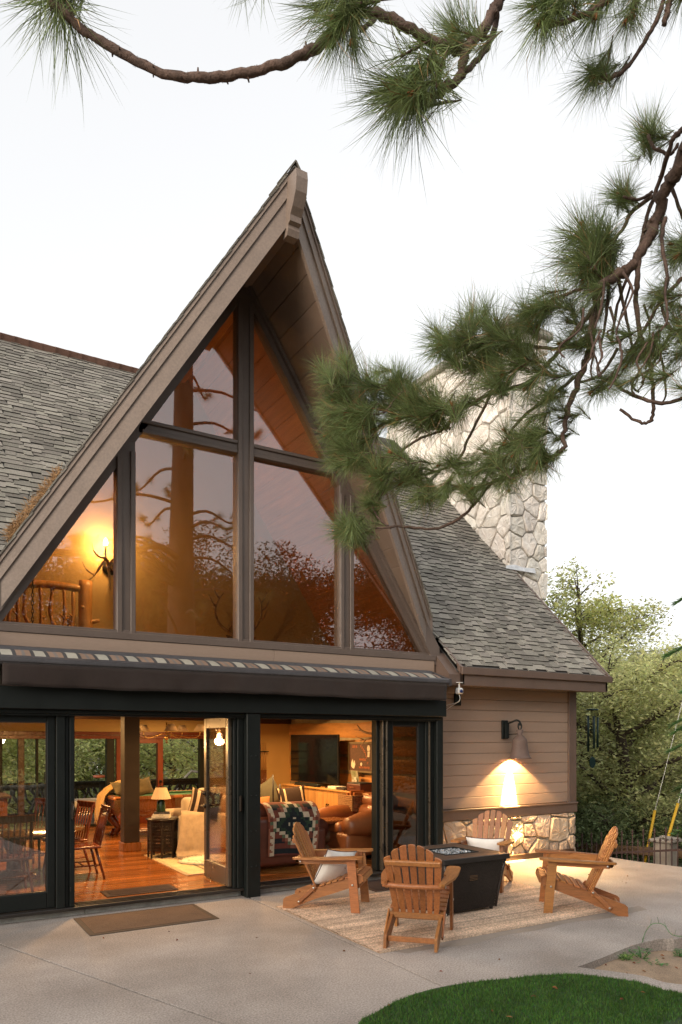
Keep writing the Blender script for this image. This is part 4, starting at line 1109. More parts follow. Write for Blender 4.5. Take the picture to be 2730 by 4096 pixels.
# ================================================================== WALL LAMP, CAMERA, CHIME, AWNING
M['terracotta'] = mat('bell_shade', (.135, .088, .07), .7, .12, 8, .2, 70)
wl = thing('wall_lamp', 'bell shaped brown lamp glowing on a black bracket on the siding', 'wall lamp', (7.66, 8.0, 1.75))
P_ = lambda nm, mb, mt, par=wl: mb.build(nm, M[mt], par, True)
P_('back_plate', MB().bx(7.555, 7.665, 7.965, 7.999, 1.79, 2.065, .006), 'black')
P_('bracket_box', MB().bx(7.585, 7.655, 7.93, 7.966, 1.80, 2.02, .006), 'black')
m = MB(); m.tube(spline([(7.64, 7.94, 2.02), (7.66, 7.88, 2.04), (7.70, 7.83, 2.065), (7.735, 7.80, 2.04), (7.735, 7.80, 1.985)], 5), .014, 8)
P_('hook_arm', m, 'black')
m = MB(); m.tube([V3((7.735 + .034 * math.cos(a * .349), 7.80, 1.975 + .05 * math.sin(a * .349))) for a in range(19)], .010, 8, True, False); P_('ring', m, 'black')
P_('stay', MB().tube([(7.65, 7.94, 1.86), (7.72, 7.81, 1.865)], .008, 6), 'black')
BL = V3((7.735, 7.80, 0))
bell = MB().lathe([(.012, 1.93), (.052, 1.925), (.034, 1.86), (.040, 1.845), (.060, 1.835), (.085, 1.80), (.098, 1.79), (.104, 1.77), (.112, 1.70), (.120, 1.63), (.127, 1.615), (.135, 1.56), (.150, 1.525), (.172, 1.508), (.166, 1.504), (.140, 1.525), (.125, 1.57), (.10, 1.72), (.05, 1.80)], BL, 32)
P_('bell_shade', bell, 'terracotta')
M['bulb'] = emit_mat('lamp_bulb', (1, .72, .36), 14)
P_('bulb', MB().lathe([(0, 1.66), (.022, 1.67), (.03, 1.695), (.024, 1.73), (.012, 1.76), (.0, 1.765)], BL, 14), 'bulb')
lamp('wall_lamp_light', 'POINT', (7.735, 7.83, 1.625), 42, (1, .62, .25), .012, wl)
lamp('wall_lamp_beam', 'SPOT', (7.725, 7.872, 1.66), 900, (1, .66, .27), .012, wl, 25, .4, (7.715, 8.0, .86))
lamp('wall_lamp_pool', 'SPOT', (7.735, 7.80, 1.60), 90, (1, .62, .22), .03, wl, 85, .9, (7.55, 7.55, .3))
scn = thing('security_camera', 'small white camera with a blue lens hanging under the eave', 'camera', (6.60, 7.72, 2.43))
C_ = lambda nm, mb, mt, par=scn: mb.build(nm, M[mt], par, True)
cp = atY(1056, 1588, 7.60)
M['lens'] = mat('camera_lens', (.01, .02, .12), .08, .0, spec=1.0)
C_('housing', MB().bx(cp.x - .045, cp.x + .045, 7.56, 7.64, cp.z - .04, cp.z + .035, .014), 'white_plastic')
C_('lens', MB().lathe([(0, 0), (.026, 0), (.026, .006), (.018, .012), (0, .013)], (cp.x, 7.56, cp.z - .004), 18, Rx(R(90))), 'lens')
C_('mount', MB().bx(cp.x - .03, cp.x + .03, 7.585, 7.625, cp.z + .036, cp.z + .045).bx(cp.x - .008, cp.x + .008, 7.595, 7.61, cp.z + .045, cp.z + .11).bx(cp.x - .04, cp.x + .04, 7.57, 7.635, cp.z + .11, cp.z + .118), 'white_plastic')
cw = V3((cp.x + .005, 7.61, cp.z - .04))
wires = MB().tube(spline([cw, cw + V3((.01, .0, -.08)), cw + V3((.045, .2, -.15)), cw + V3((.03, .33, -.21)), cw + V3((-.03, .36, -.26)), cw + V3((-.06, .35, -.30))], 5), .004, 6)
wires.tube(spline([cw, cw + V3((0, 0, -.1)), cw + V3((-.03, .22, -.14)), cw + V3((-.075, .34, -.18)), cw + V3((-.07, .36, -.26)), cw + V3((-.05, .36, -.33))], 5), .0035, 6)
C_('cable', wires, 'white_plastic')
jb = atY(1051, 1604, 7.99)
tag(MB().bx(jb.x - .06, jb.x + .05, 7.955, 7.998, jb.z - .11, jb.z + .13, .008).build('junction_box', M['black']), 'small black box on the siding behind the camera cables', 'box')
jb2 = atY(1033, 1585, 7.99)
tag(MB().bx(jb2.x - .07, jb2.x + .07, 7.95, 7.998, jb2.z - .05, jb2.z + .05, .006).build('cover_plate', M['siding']), 'small brown cover plate beside the awning end', 'cover')
# wind chime beyond the corner
M['chime'] = mat('dark_green_tubes', (.012, .04, .038), .35, .1, metal=.3)
wc0 = atD(1362, 1632, 12.6)
wc = thing('wind_chime', 'dark green tubular wind chime hanging beside the house corner', 'wind chime', wc0)
L3 = lambda nm, mb: mb.build(nm, M['chime'], wc)
L3('top_disc', MB().lathe([(.0, .03), (.10, .02), (.105, .0), (0, 0)], (0, 0, 0), 20))
for i, (r_, l0, l1) in enumerate(((.085, -.1, -.66), (.085, -.1, -.72), (.085, -.14, -.60), (.085, -.17, -.62), (.085, -.12, -.64))):
    a = i * 1.256 + .4; L3('chime_tube', MB().tube([(r_ * math.cos(a), r_ * math.sin(a), l0), (r_ * math.cos(a), r_ * math.sin(a), l1)], .018, 10))
    L3('cord', MB().tube([(r_ * math.cos(a), r_ * math.sin(a), 0), (r_ * math.cos(a), r_ * math.sin(a), l0)], .002, 4))
L3('cord', MB().tube([(0, 0, .5), (0, 0, -.82)], .003, 4))
L3('striker', MB().lathe([(0, -.33), (.05, -.33), (.05, -.35), (0, -.35)], (0, 0, 0), 14))
L3('wind_sail', MB().prism([V3((.075 * math.sin(k * .628), -.006, -.90 + .10 * math.cos(k * .628))) for k in range(10)], (0, .012, 0)))
cord_top = wc0 + V3((0, 0, .5))
tag(MB().tube([cord_top + V3((-.9, -.2, .02)), cord_top, cord_top + V3((.02, 0, .0))], .012, 6).build('hanger_rod', M['chime']), 'thin dark rod under the eave that carries the wind chime', 'rod')

# awning
M['canvas_brown'] = mat('brown_awning_canvas', (.026, .0155, .012), .9, .15, 2.5, .25, 240, pos=True, fine=.1, fs=150, sheen=.1)
M['grey_metal'] = mat('charcoal_awning_bar', (.060, .055, .058), .45, .15, 6, .15, 40, pos=True, fine=.12, fs=60)
aw = thing('awning', 'rolled-up brown awning with striped fabric above the glass doors', 'awning', (3.4, 7.7, 2.55))
A_ = lambda nm, mb, mt, kind=None: mb.build(nm, M[mt], aw, True, kind=kind)
m = MB()
def prof_x(m, pts, x0, x1):
    m.prism([V3((x0, y, z)) for y, z in pts], (x1 - x0, 0, 0))
m1 = MB(); prof_x(m1, [(7.80, 2.66), (7.82, 2.705), (7.87, 2.72), (7.895, 2.71), (7.895, 2.665)], .2, 6.13); A_('back_cover', m1, 'grey_metal')
m1 = MB(); prof_x(m1, [(7.455, 2.53), (7.46, 2.565), (7.485, 2.585), (7.52, 2.58), (7.54, 2.55), (7.54, 2.50), (7.50, 2.485), (7.465, 2.50)], .2, 6.14); A_('front_bar', m1, 'grey_metal')
m1 = MB(); prof_x(m1, [(7.449, 2.522), (7.449, 2.532), (7.46, 2.532), (7.46, 2.522)], .2, 6.14); A_('bar_lip', m1, 'grey_metal')
m1 = MB(); prof_x(m1, [(7.45, 2.49), (7.45, 2.58), (7.55, 2.60), (7.88, 2.715), (7.885, 2.66), (7.56, 2.47)], 6.142, 6.17); A_('end_cap', m1, 'grey_metal')
A_('roller', MB().tube([(.2, 7.70, 2.585), (6.10, 7.70, 2.585)], .045, 16), 'grey_metal')
cols = ((.36, .34, .285), (.05, .048, .05), (.24, .16, .115), (.17, .148, .135), (.24, .16, .115), (.05, .048, .05))
wid = (.10, .035, .05, .03, .05, .035)
for i, c in enumerate(cols): M['stripe%d' % i] = mat('awning_stripe', c, .9, .1, 8, .2, 200, pos=True)
x = .2; i = 0
while x < 6.1:
    w_ = wid[i % 6]; x1 = min(x + w_, 6.1)
    rp = lambda u, v, x=x, x1=x1: V3((lerp(x, x1, u), lerp(7.56, 7.80, v), lerp(2.592, 2.672, v) + .014 * math.sin(v * 3.1) + .006 * math.sin((lerp(x, x1, u)) * 14) * math.sin(v * 3)))
    q = MB(); q.grid(2, 5, rp); A_('fabric_stripe', q, 'stripe%d' % (i % 6)); x = x1; i += 1
m = MB()
def vl(u, v):
    x = lerp(.80, 6.10, u); 
    y = 7.462 + .010 * math.sin(x * 5.3) * v + .006 * math.sin(x * 17 + v * 2) * v + .012 * v * math.sin(x * 1.3)
    return (V3((x, y, lerp(2.505, 2.292 + .008 * math.sin(x * 2.3) + .004 * math.sin(x * 9), v))), V3((0, -1, 0)))
m.slab_grid(90, 6, vl, .004); A_('valance', m, 'canvas_brown')
# ================================================================== INSIDE: DOWNSTAIRS
WARM = (1.0, .55, .20)
FZ = .101
M['walnut'] = mat('polished_walnut', (.20, .078, .028), .28, .2, 4, .08, 20, st=(4, 4, .8), coat=.3)
M['mahog'] = mat('mahogany', (.13, .034, .014), .25, .2, 4, .06, 20, st=(5, 5, .7), coat=.3)
M['felt'] = mat('green_felt', (.03, .10, .05), .95, .1, 10)
M['brass'] = mat('aged_brass', (.60, .38, .12), .3, .1, metal=.8)
# interior posts
pst = thing('interior_post', 'square dark brown post on a wooden plinth, between doorway and pool table', 'post', (2.965, 11.15, FZ))
pst_m = mat('brown_post', (.022, .014, .0095), .5, .1, 3, .1, 40, pos=True)
MB().bx(-.115, .115, -.115, .115, .13, 2.12, .006).build('shaft', pst_m, pst)
MB().bx(-.135, .135, -.135, .135, 0, .13, .006).build('plinth', M['walnut'], pst)
# ---- pool table
pt_ = thing('pool_table', 'carved brown pool table with claw legs and fringed pockets, behind the post', 'pool table', (4.05, 12.75, FZ)); pt_.scale = (.86, .79, 1.0)
for (x0, x1, y0, y1) in ((-1.22, 1.22, -.70, -.56), (-1.22, 1.22, .56, .70), (-1.22, -1.08, -.56, .56), (1.08, 1.22, -.56, .56)):
    MB().bx(x0, x1, y0, y1, .66, .725, .016).build('rail', M['walnut'], pt_)
MB().bx(-1.08, 1.08, -.56, .56, .60, .685).build('playing_bed', M['felt'], pt_)
for (x0, x1, y0, y1) in ((-1.08, 1.08, -.56, -.515), (-1.08, 1.08, .515, .56), (-1.08, -1.035, -.515, .515), (1.035, 1.08, -.515, .515)):
    MB().bx(x0, x1, y0, y1, .685, .722, .01).build('cushion', M['felt'], pt_)
m = MB().prism([V3((-1.18, -.66, .66)), V3((1.18, -.66, .66)), V3((1.02, -.50, .36)), V3((-1.02, -.50, .36))], (0, .10, 0)); m.build('side_apron', M['walnut'], pt_)
MB().prism([V3((-1.18, .66, .66)), V3((1.18, .66, .66)), V3((1.02, .50, .36)), V3((-1.02, .50, .36))], (0, -.10, 0)).build('side_apron', M['walnut'], pt_)
for sg in (-1, 1):
    MB().prism([V3((sg * 1.18, -.66, .66)), V3((sg * 1.18, .66, .66)), V3((sg * 1.02, .50, .36)), V3((sg * 1.02, -.50, .36))], (-sg * .08, 0, 0)).build('end_apron', M['walnut'], pt_)
for k in range(7):                                     # carved scallops
    x = -.9 + k * .3
    MB().tube([V3((x + .13 * math.cos(a * .524), -.665 + (.50 - .40 - .02 * math.sin(a * .524)) * .9, .50 - .035 * math.sin(a * .524))) for a in range(7)], .010, 6).build('carving', M['mahog'], pt_)
    MB().tube([V3((x + .13 * math.cos(a * .524), -.66 + .14 - .012 * math.sin(a * .524), .42 - .03 * math.sin(a * .524))) for a in range(7)], .009, 6).build('carving', M['mahog'], pt_)
for sx in (-1, 1):
    for sy in (-1, 1):
        pts = [(sx * .92, sy * .44, .48), (sx * .99, sy * .50, .42), (sx * 1.03, sy * .53, .32), (sx * .95, sy * .46, .20), (sx * .90, sy * .42, .13), (sx * .95, sy * .46, .055), (sx * 1.01, sy * .50, .05)]
        MB().tube(spline(pts, 4), [.09, .10, .105, .10, .10, .10, .10, .10, .09, .085, .08, .075, .07, .065, .06, .055, .055, .055, .055, .058, .06, .06, .06, .06, .06][:25], 10).build('claw_leg', M['mahog'], pt_)
        MB().lathe([(0, 0), (.085, 0), (.09, .03), (.06, .06), (0, .07)], (sx * .98, sy * .48, 0), 14).build('claw_foot', M['mahog'], pt_)
M['leather_tan'] = mat('tan_leather', (.38, .13, .035), .45, .15, 8)
M['fringe'] = mat('brown_fringe', (.12, .07, .03), .9, .2, 30)
for (px, py) in ((-1.16, -.66), (0.02, -.70), (1.16, -.66), (-1.16, .66), (0.02, .70), (1.16, .66)):
    pk = MB().box((px, py, .70), (.17, .08, .06), None, .02).build('pocket', M['leather_tan'], pt_)
    m = MB()
    for k in range(18): m.tube([(px - .075 + k * .0088, py - .045, .68), (px - .075 + k * .0088, py - .047, .50 + .02 * math.sin(k * 2.1) - .05 * math.sin(k / 17 * math.pi))], .003, 4)
    m.build('fringe', M['fringe'], pk, kind='stuff')
PT = V3((4.15, 12.78, FZ))
ballc = [(.75, .45, .05), (.05, .10, .35), (.55, .06, .04), (.12, .05, .2), (.7, .22, .04), (.05, .2, .08), (.25, .04, .04), (.02, .02, .02), (.75, .5, .05), (.75, .7, .6)]
bnames = ['yellow', 'blue', 'red', 'purple', 'orange', 'green', 'maroon', 'black', 'amber', 'ivory']
for i, c in enumerate(ballc):
    r_ = i // 4; bx0 = PT + V3((.62 + .06 * (i % 4) + .03 * r_, -.40 + .055 * r_, .686 + .028))
    tag(MB().lathe([(0, -.028), (.014, -.024), (.024, -.014), (.028, 0), (.024, .014), (.014, .024), (0, .028)], (0, 0, 0), 14).build('pool_ball', mat('ball_' + bnames[i], c, .12, 0, coat=.5), None, loc=bx0), bnames[i] + ' pool ball among the racked balls on the green felt', 'ball', 'racked pool balls')
# mustard throw on the near left corner, with two plaid pillows
M['mustard'] = mat('mustard_throw', (.40, .245, .08), .95, .15, 6, .5, 120, sheen=.3, pos=True)
th_ = thing('throw_blanket', 'mustard throw draped over the left corner of the pool table', 'blanket', (2.98, 12.9, .85))
m = MB()
def thf(u, v):
    s_ = u * 1.5                                  # along the drape, from on the rail to hanging below
    x = lerp(3.62, 2.97, min(1, s_ / .95)); z = .845 + .21 * math.sin(min(1, .15 + .85 * s_ / .95) * math.pi) ** .8 * (.75 + .25 * math.sin(v * 3))
    if s_ > .95: x = 2.955 - .05 * math.sin((s_ - .95) * 4); z = .845 - (s_ - .95) * .85
    y = 12.74 + v * .56 + .05 * math.sin(s_ * 3 + v * 2)
    w_ = .016 * math.sin(v * 34 + s_ * 3) + .010 * math.sin(v * 60)
    return (V3((x + w_ * (1 if s_ > .9 else .3), y - (.06 * s_ if s_ < .9 else .06), z + w_)), V3((-.5, 0, 1)))
m.slab_grid(26, 30, thf, .006); m.build('cloth', M['mustard'], th_, True)
m = MB(); rr = random.Random(2)
for k in range(30):
    p, _ = thf(1, k / 29); m.tube([p, p + V3((rr.uniform(-.012, .012), 0, -.04)), p + V3((rr.uniform(-.02, .02), 0, -.08))], .0035, 4)
m.build('fringe', M['mustard'], th_, True, kind='stuff')
M['plaid'] = mat('plaid_cotton', (.16, .12, .055), .9, .15, 8, .2, 200, col2=(.03, .026, .015), c2s=5)
pillow('plaid_pillow', 'dark plaid pillow leaning forward on the pool table, left of the other', 'pillow', (3.22, 12.52, .93), (R(-58), R(10), R(12)), .40, .36, .16, 'plaid', group='plaid pillows on the pool table')
pillow('plaid_pillow', 'plaid pillow on the pool table, nearest the dark post', 'pillow', (3.50, 12.50, .96), (R(-44), R(-14), R(-10)), .40, .36, .16, 'plaid', group='plaid pillows on the pool table')
# ---- carved side table, books, lamp
st_ = thing('side_table', 'dark octagonal carved side table beside the pale armchair', 'side table', (3.20, 10.27, FZ))
M['ebony'] = mat('carved_dark_wood', (.014, .0085, .006), .4, .2, 10, .3, 60)
MB().lathe([(0, .535), (.235, .535), (.245, .545), (.245, .56), (.0, .565)], (0, 0, 0), 8, Rz(R(22.5))).build('top', M['ebony'], st_)
for k in range(8):
    a = k * R(45) + R(22.5); b = a + R(45); r_ = .205
    A, B_2 = V3((r_ * math.cos(a), r_ * math.sin(a), 0)), V3((r_ * math.cos(b), r_ * math.sin(b), 0))
    MB().bar(A + V3((0, 0, .0)), A + V3((0, 0, .535)), .026, .026, (1, 0, 0), .003).build('leg', M['ebony'], st_)
    m = MB()
    for z in (.52, .355, .335, .115): m.bar(lerp(A, B_2, .05) + V3((0, 0, z)), lerp(A, B_2, .95) + V3((0, 0, z)), .012, .022)
    for (z0, z1) in ((.365, .51), (.125, .325)):
        n = 4
        for i in range(n):
            f = (i + .5) / n; zc = (z0 + z1) / 2; P = lerp(A, B_2, .08 + .84 * f); T = (B_2 - A).normalized()
            for j in range(3 if z1 - z0 < .16 else 4):
                cc = P + V3((0, 0, z0 + (j + .5) * (z1 - z0) / (3 if z1 - z0 < .16 else 4)))
                m.tube([cc + T * (.017 * math.cos(q * .785)) + V3((0, 0, .020 * math.sin(q * .785))) for q in range(9)], .0055, 5, True, False)
                m.bar(cc - T * .018 - V3((0, 0, .018)), cc + T * .018 + V3((0, 0, .018)), .008, .007)
                m.bar(cc - T * .018 + V3((0, 0, .018)), cc + T * .018 - V3((0, 0, .018)), .008, .007)
    m.build('fretwork_panel', M['ebony'], st_)
M['book_white'] = mat('white_cover', (.72, .68, .60), .6, .05); M['book_dark'] = mat('dark_cover', (.03, .03, .035), .5, .05)
M['paper'] = mat('book_pages', (.70, .62, .48), .9, .1, 60)
def text_obj(s_, size, loc, rot, mt, par=None, ext=.0008, nm='lettering', align='CENTER'):
    cu = bpy.data.curves.new(nm, 'FONT'); cu.body = s_; cu.size = size; cu.align_x = align; cu.align_y = 'CENTER'; cu.extrude = ext
    tmp = bpy.data.objects.new('tmp', cu); C.objects.link(tmp)
    dg = bpy.context.evaluated_depsgraph_get(); me = bpy.data.meshes.new_from_object(tmp.evaluated_get(dg))
    bpy.data.objects.remove(tmp); me.name = nm; me.materials.clear(); me.materials.append(mt)
    o = link(nm, me, par); o.location = loc; o.rotation_euler = rot; return o
M['ink'] = mat('dark_ink', (.02, .018, .015), .7, 0); M['ink_white'] = mat('pale_ink', (.6, .55, .45), .7, 0)
zb_ = FZ + .567
for i, (w_, d_, h_, cv, txt, lab) in enumerate(((.245, .17, .030, 'book_white', 'Life feels like HOME', 'white book at the bottom of the stack under the lamp'), (.235, .165, .028, 'book_white', 'NATURE', 'white book in the middle of the stack under the lamp'), (.22, .16, .024, 'book_dark', 'MODERN', 'black book on top of the stack, right under the lamp'))):
    t = thing('book', lab, 'book', (3.17 + .006 * i, 10.25, zb_), R(-28 + 3 * i), 'books under the table lamp')
    MB().bx(-w_ / 2, w_ / 2, -d_ / 2, d_ / 2, 0, .003).bx(-w_ / 2, w_ / 2, -d_ / 2, d_ / 2, h_ - .003, h_).bx(-w_ / 2, w_ / 2, -d_ / 2 - .002, -d_ / 2 + .002, 0, h_).build('cover', M[cv], t)
    MB().bx(-w_ / 2 + .004, w_ / 2 - .004, -d_ / 2 + .003, d_ / 2 - .005, .003, h_ - .003).build('pages', M['paper'], t)
    text_obj(txt, .016, (0, -d_ / 2 - .0025, h_ / 2), (R(90), 0, 0), M['ink' if cv == 'book_white' else 'ink_white'], t)
    zb_ += h_ + .0005
tl = thing('table_lamp', 'table lamp with green ceramic base and pleated linen shade on the books', 'lamp', (3.17, 10.27, zb_))
M['green_glaze'] = mat('green_ceramic', (.018, .045, .022), .15, .3, 14, .1, 40, coat=.6)
M['linen'] = mat('pleated_linen', (.62, .48, .32), .9, .06, 10, .3, 200)
MB().lathe([(0, 0), (.062, 0), (.066, .01), (.064, .05), (.058, .14), (.052, .16), (.025, .185), (.012, .19), (.012, .215), (0, .215)], (0, 0, 0), 20, None, True, lambda t, i: 1 + .025 * math.cos(t * 10)).build('base', M['green_glaze'], tl)
MB().lathe([(.138, .185), (.075, .345), (.070, .345), (.132, .185)], (0, 0, 0), 72, None, False, lambda t, i: 1 + .016 * math.cos(t * 36)).build('shade', M['linen'], tl)
# ---- pale armchair, striped pillow, cream throw
M['boucle'] = mat('cream_upholstery', (.52, .42, .30), .95, .06, 6, .35, 160, sheen=.3)
ac = thing('armchair', 'cream upholstered armchair partly hidden by the open glass door', 'armchair', (3.84, 10.55, FZ), R(0))
def cush(x0, x1, y0, y1, z0, z1, ch, nm, mt, par, seg=3):
    b = bmesh.new(); bmesh.ops.create_cube(b, size=1)
    for v in b.verts: v.co = V3((lerp(x0, x1, v.co.x + .5), lerp(y0, y1, v.co.y + .5), lerp(z0, z1, v.co.z + .5)))
    bmesh.ops.bevel(b, geom=list(b.edges), offset=ch, segments=seg, affect='EDGES', profile=.5)
    for f in b.faces: f.smooth = True
    me = bpy.data.meshes.new(nm); b.to_mesh(me); b.free(); me.materials.append(M[mt] if isinstance(mt, str) else mt); return link(nm, me, par)
cush(-.44, .5, -.40, .42, .10, .40, .05, 'body', 'boucle', ac); cush(-.30, .5, -.30, .36, .36, .50, .06, 'seat_cushion', 'boucle', ac)
cush(-.46, .46, .30, .50, .10, .62, .06, 'arm', 'boucle', ac); cush(-.46, .46, -.50, -.32, .10, .60, .06, 'arm', 'boucle', ac)
cush(.30, .52, -.45, .46, .10, .82, .07, 'backrest', 'boucle', ac); cush(-.20, .10, .06, .30, .45, .80, .07, 'back_cushion', 'boucle', ac)
for (x, y) in ((-.38, -.42), (-.38, .42), (.42, -.42), (.42, .42)): MB().bx(x - .03, x + .03, y - .03, y + .03, 0, .10).build('leg', M['walnut'], ac)
M['bk_brown'] = mat('dark_brown_knit', (.030, .016, .012), .95, .15, 30, .3, 200); M['bk_cream'] = mat('oat_knit', (.58, .44, .30), .95, .1, 30, .3, 200)
def striped_pillow(label, loc, rot, wd, hg, th, bands, nm='striped_pillow', base='bk_brown', alt='bk_cream', group=None):
    o = pillow_mesh(wd, hg, th, 20).build(nm, M[base]); o.location = loc; o.rotation_euler = rot; tag(o, label, 'pillow', group)
    for (a, b) in bands:
        for sg in (-1, 1):
            m = MB()
            def pf(u, v):
                p, q = lerp(a, b, u), 2 * v - 1
                ex = 1 - .1 * (1 - q * q) * abs(p) ** 3 * .9; ey = 1 - .1 * (1 - p * p) * abs(q) ** 3 * .9
                bul = (max(0, 1 - p * p) ** .55) * (max(0, 1 - q * q) ** .55)
                return V3((p * wd / 2 * ex, sg * (th / 2 * bul + .0045), q * hg / 2 * ey * .992 + .012 * math.sin(p * 5 + q * 3) * bul * .5))
            m.grid(3, 18, pf); m.build('stripe', M[alt], o)
    return o
striped_pillow('dark brown pillow with cream stripes on the cream armchair', (3.76, 10.10, FZ + .74), (R(-8), R(14), R(-12)), .46, .42, .15, ((-.98, -.86), (-.62, -.42)))
M['cream_knit'] = mat('cream_knit_throw', (.46, .35, .23), .95, .14, 14, .6, 110, sheen=.3, pos=True)
kt = thing('knit_throw', 'cream knitted throw hanging over the armchair arm to the floor', 'blanket', (3.55, 9.95, FZ + .4))
m = MB()
def ktf(u, v):
    s_ = v * 1.0
    if s_ < .25: x, z, yy = 3.60 - .12 * (s_ / .25) * .3, FZ + .63 + .03 * math.sin(s_ / .25 * math.pi), lerp(10.22, 10.02, s_ / .25)
    else: x, z, yy = 3.56 - .10 * (s_ - .25), FZ + .63 - (s_ - .25) * .80, 10.01 - .06 * math.sin((s_ - .25) * 3) - max(0, s_ - .92) * .9
    wv = .014 * math.sin(u * 11 + s_ * 2) + .004 * math.sin(u * 29 + s_ * 5)
    return (V3((x + (u - .45) * .36 * (1 + .25 * s_), yy + wv, max(FZ + .012, z + .3 * wv))), V3((0, -1, .2)))
m.slab_grid(34, 26, ktf, .007); m.build('cloth', M['cream_knit'], kt, True)
m = MB()
for k in range(46):
    p, _ = ktf(k / 45, 1); m.tube([p, p + V3((rr.uniform(-.02, .02), -.03, -.01)), p + V3((rr.uniform(-.03, .03), -.06, -.012))], .0035, 4)
m.build('fringe', M['cream_knit'], kt, True, kind='stuff')
# ---- striped rug and sheepskin
ar = thing('area_rug', 'cream rug with grey stripes and fringe on the floorboards', 'rug', (4.2, 9.6, FZ))
x0, x1, y0, y1 = 3.06, 5.35, 8.72, 10.55
M['rug_cream'] = mat('cream_wool', (.60, .46, .28), .95, .12, 8, .5, 180, pos=True, fine=.2, fs=120); M['rug_grey'] = mat('grey_wool', (.17, .14, .105), .95, .2, 8, .5, 180, pos=True, fine=.3, fs=120)
MB().bx(x0, x1, y0, y1, FZ + .001, FZ + .012, .003).build('pile', M['rug_cream'], ar, True)
for xs in (3.32, 3.40, 3.56, 3.64, 3.95, 4.03, 4.35, 4.43, 4.75): MB().bx(xs, xs + (.035), y0 + .03, y1 - .03, FZ + .012, FZ + .0145).build('stripe', M['rug_grey'], ar, True)
m = MB()
for k in range(120):
    y = lerp(y0, y1, k / 119); m.tube([(x0, y, FZ + .008), (x0 - .03, y + rr.uniform(-.008, .008), FZ + .006), (x0 - .055, y + rr.uniform(-.012, .012), FZ + .004)], .0035, 4)
m.build('fringe', M['rug_cream'], ar, True, kind='stuff')
M['fleece'] = mat('white_fleece', (.80, .72, .55), .95, .06, 20, .4, 90, sheen=.5)
shp = MB(); rr = random.Random(9)
shp.lathe([(0, .045), (.18, .042), (.30, .03), (.36, .008), (.34, 0)], (0, 0, 0), 40, None, True, lambda t, i: 1 + .16 * math.cos(2 * t) + .05 * math.sin(5 * t) + .03 * math.sin(23 * t))
so_ = tag(shp.build('sheepskin', M['fleece'], None, loc=(3.62, 9.55, FZ + .015)), 'white sheepskin lying on the striped rug', 'sheepskin')
tuf = MB()
for k in range(900):
    a = rr.uniform(0, 6.28); r_ = .35 * math.sqrt(rr.random()); p = V3((r_ * math.cos(a) * 1.1, r_ * math.sin(a), .03 if r_ < .28 else .015)); d = V3((math.cos(a) * .02, math.sin(a) * .02, .02)) + V3((rr.uniform(-.02, .02), rr.uniform(-.02, .02), 0))
    q = d.cross(V3((0, 0, 1))).normalized() * .006; tuf.add([p - q, p + q, p + d], [(0, 1, 2)])
tuf.build('wool_tufts', M['fleece'], so_, kind='stuff')
# ---- chandelier
cl = thing('chandelier', 'brass chandelier with curved arms and pale cone shades in the far room', 'chandelier', (3.98, 11.6, 1.95))
cc = atY(383, 1688, 11.6); cl.location = cc
MB().tube([(0, 0, .0), (0, 0, .20)], .010, 8).build('stem', M['brass'], cl)
MB().lathe([(0, -.09), (.028, -.088), (.032, -.03), (.02, -.02), (0, -.018)], (0, 0, 0), 14).build('hub', M['brass'], cl)
bb = MB().lathe([(0, -.15), (.016, -.135), (.018, -.115), (.008, -.09), (0, -.09)], (0, 0, 0), 10).build('bulb', mat('clear_bulb', (.8, .7, .5), .1, 0, trans=.8), cl)
for k in range(5):
    a = R(-28) + k * R(72); d = V3((math.cos(a), math.sin(a), 0))
    pts = spline([d * .01 + V3((0, 0, .0)), d * .06 + V3((0, 0, .015)), d * .25 + V3((0, 0, -.03)), d * .42 + V3((0, 0, -.055)), d * .52 + V3((0, 0, -.02)), d * .54 + V3((0, 0, .06))], 5)
    arm = MB().tube(pts, .006, 6).build('arm', M['brass'], cl)
    MB().lathe([(.11, .055), (.045, .165), (.042, .165), (.106, .055)], d * .54, 24).build('shade', M['linen'], arm)
# ---- pendant lamps near the left doorway (their glow fills the room)
M['bulb_hot'] = emit_mat('pendant_bulb', (1, .62, .26), 6)
M['globe'] = glass_mat('clear_globe', .05, (.97, .97, .96))
for (px, py, lab) in ((1.92, 11.3, 'clear glass pendant lamp inside, mirrored in the open glass door'),):
    pn = thing('pendant_lamp', lab, 'pendant lamp', (px, py, 1.83))
    MB().tube([(0, 0, .10), (0, 0, .46)], .006, 6).build('cord', M['black'], pn)
    MB().lathe([(0, .06), (.022, .065), (.022, .11), (0, .115)], (0, 0, 0), 12).build('socket', M['brass'], pn)
    MB().lathe([(0, -.05), (.02, -.04), (.028, -.005), (.02, .04), (0, .06)], (0, 0, 0), 12).build('bulb', M['bulb_hot'], pn)
    MB().lathe([(.075, -.09), (.105, -.03), (.11, .02), (.08, .09), (.03, .115)], (0, 0, 0), 20).build('glass_globe', M['globe'], pn)
    lamp('pendant_light', 'POINT', (px, py, 1.75), 20, WARM, .06, pn)
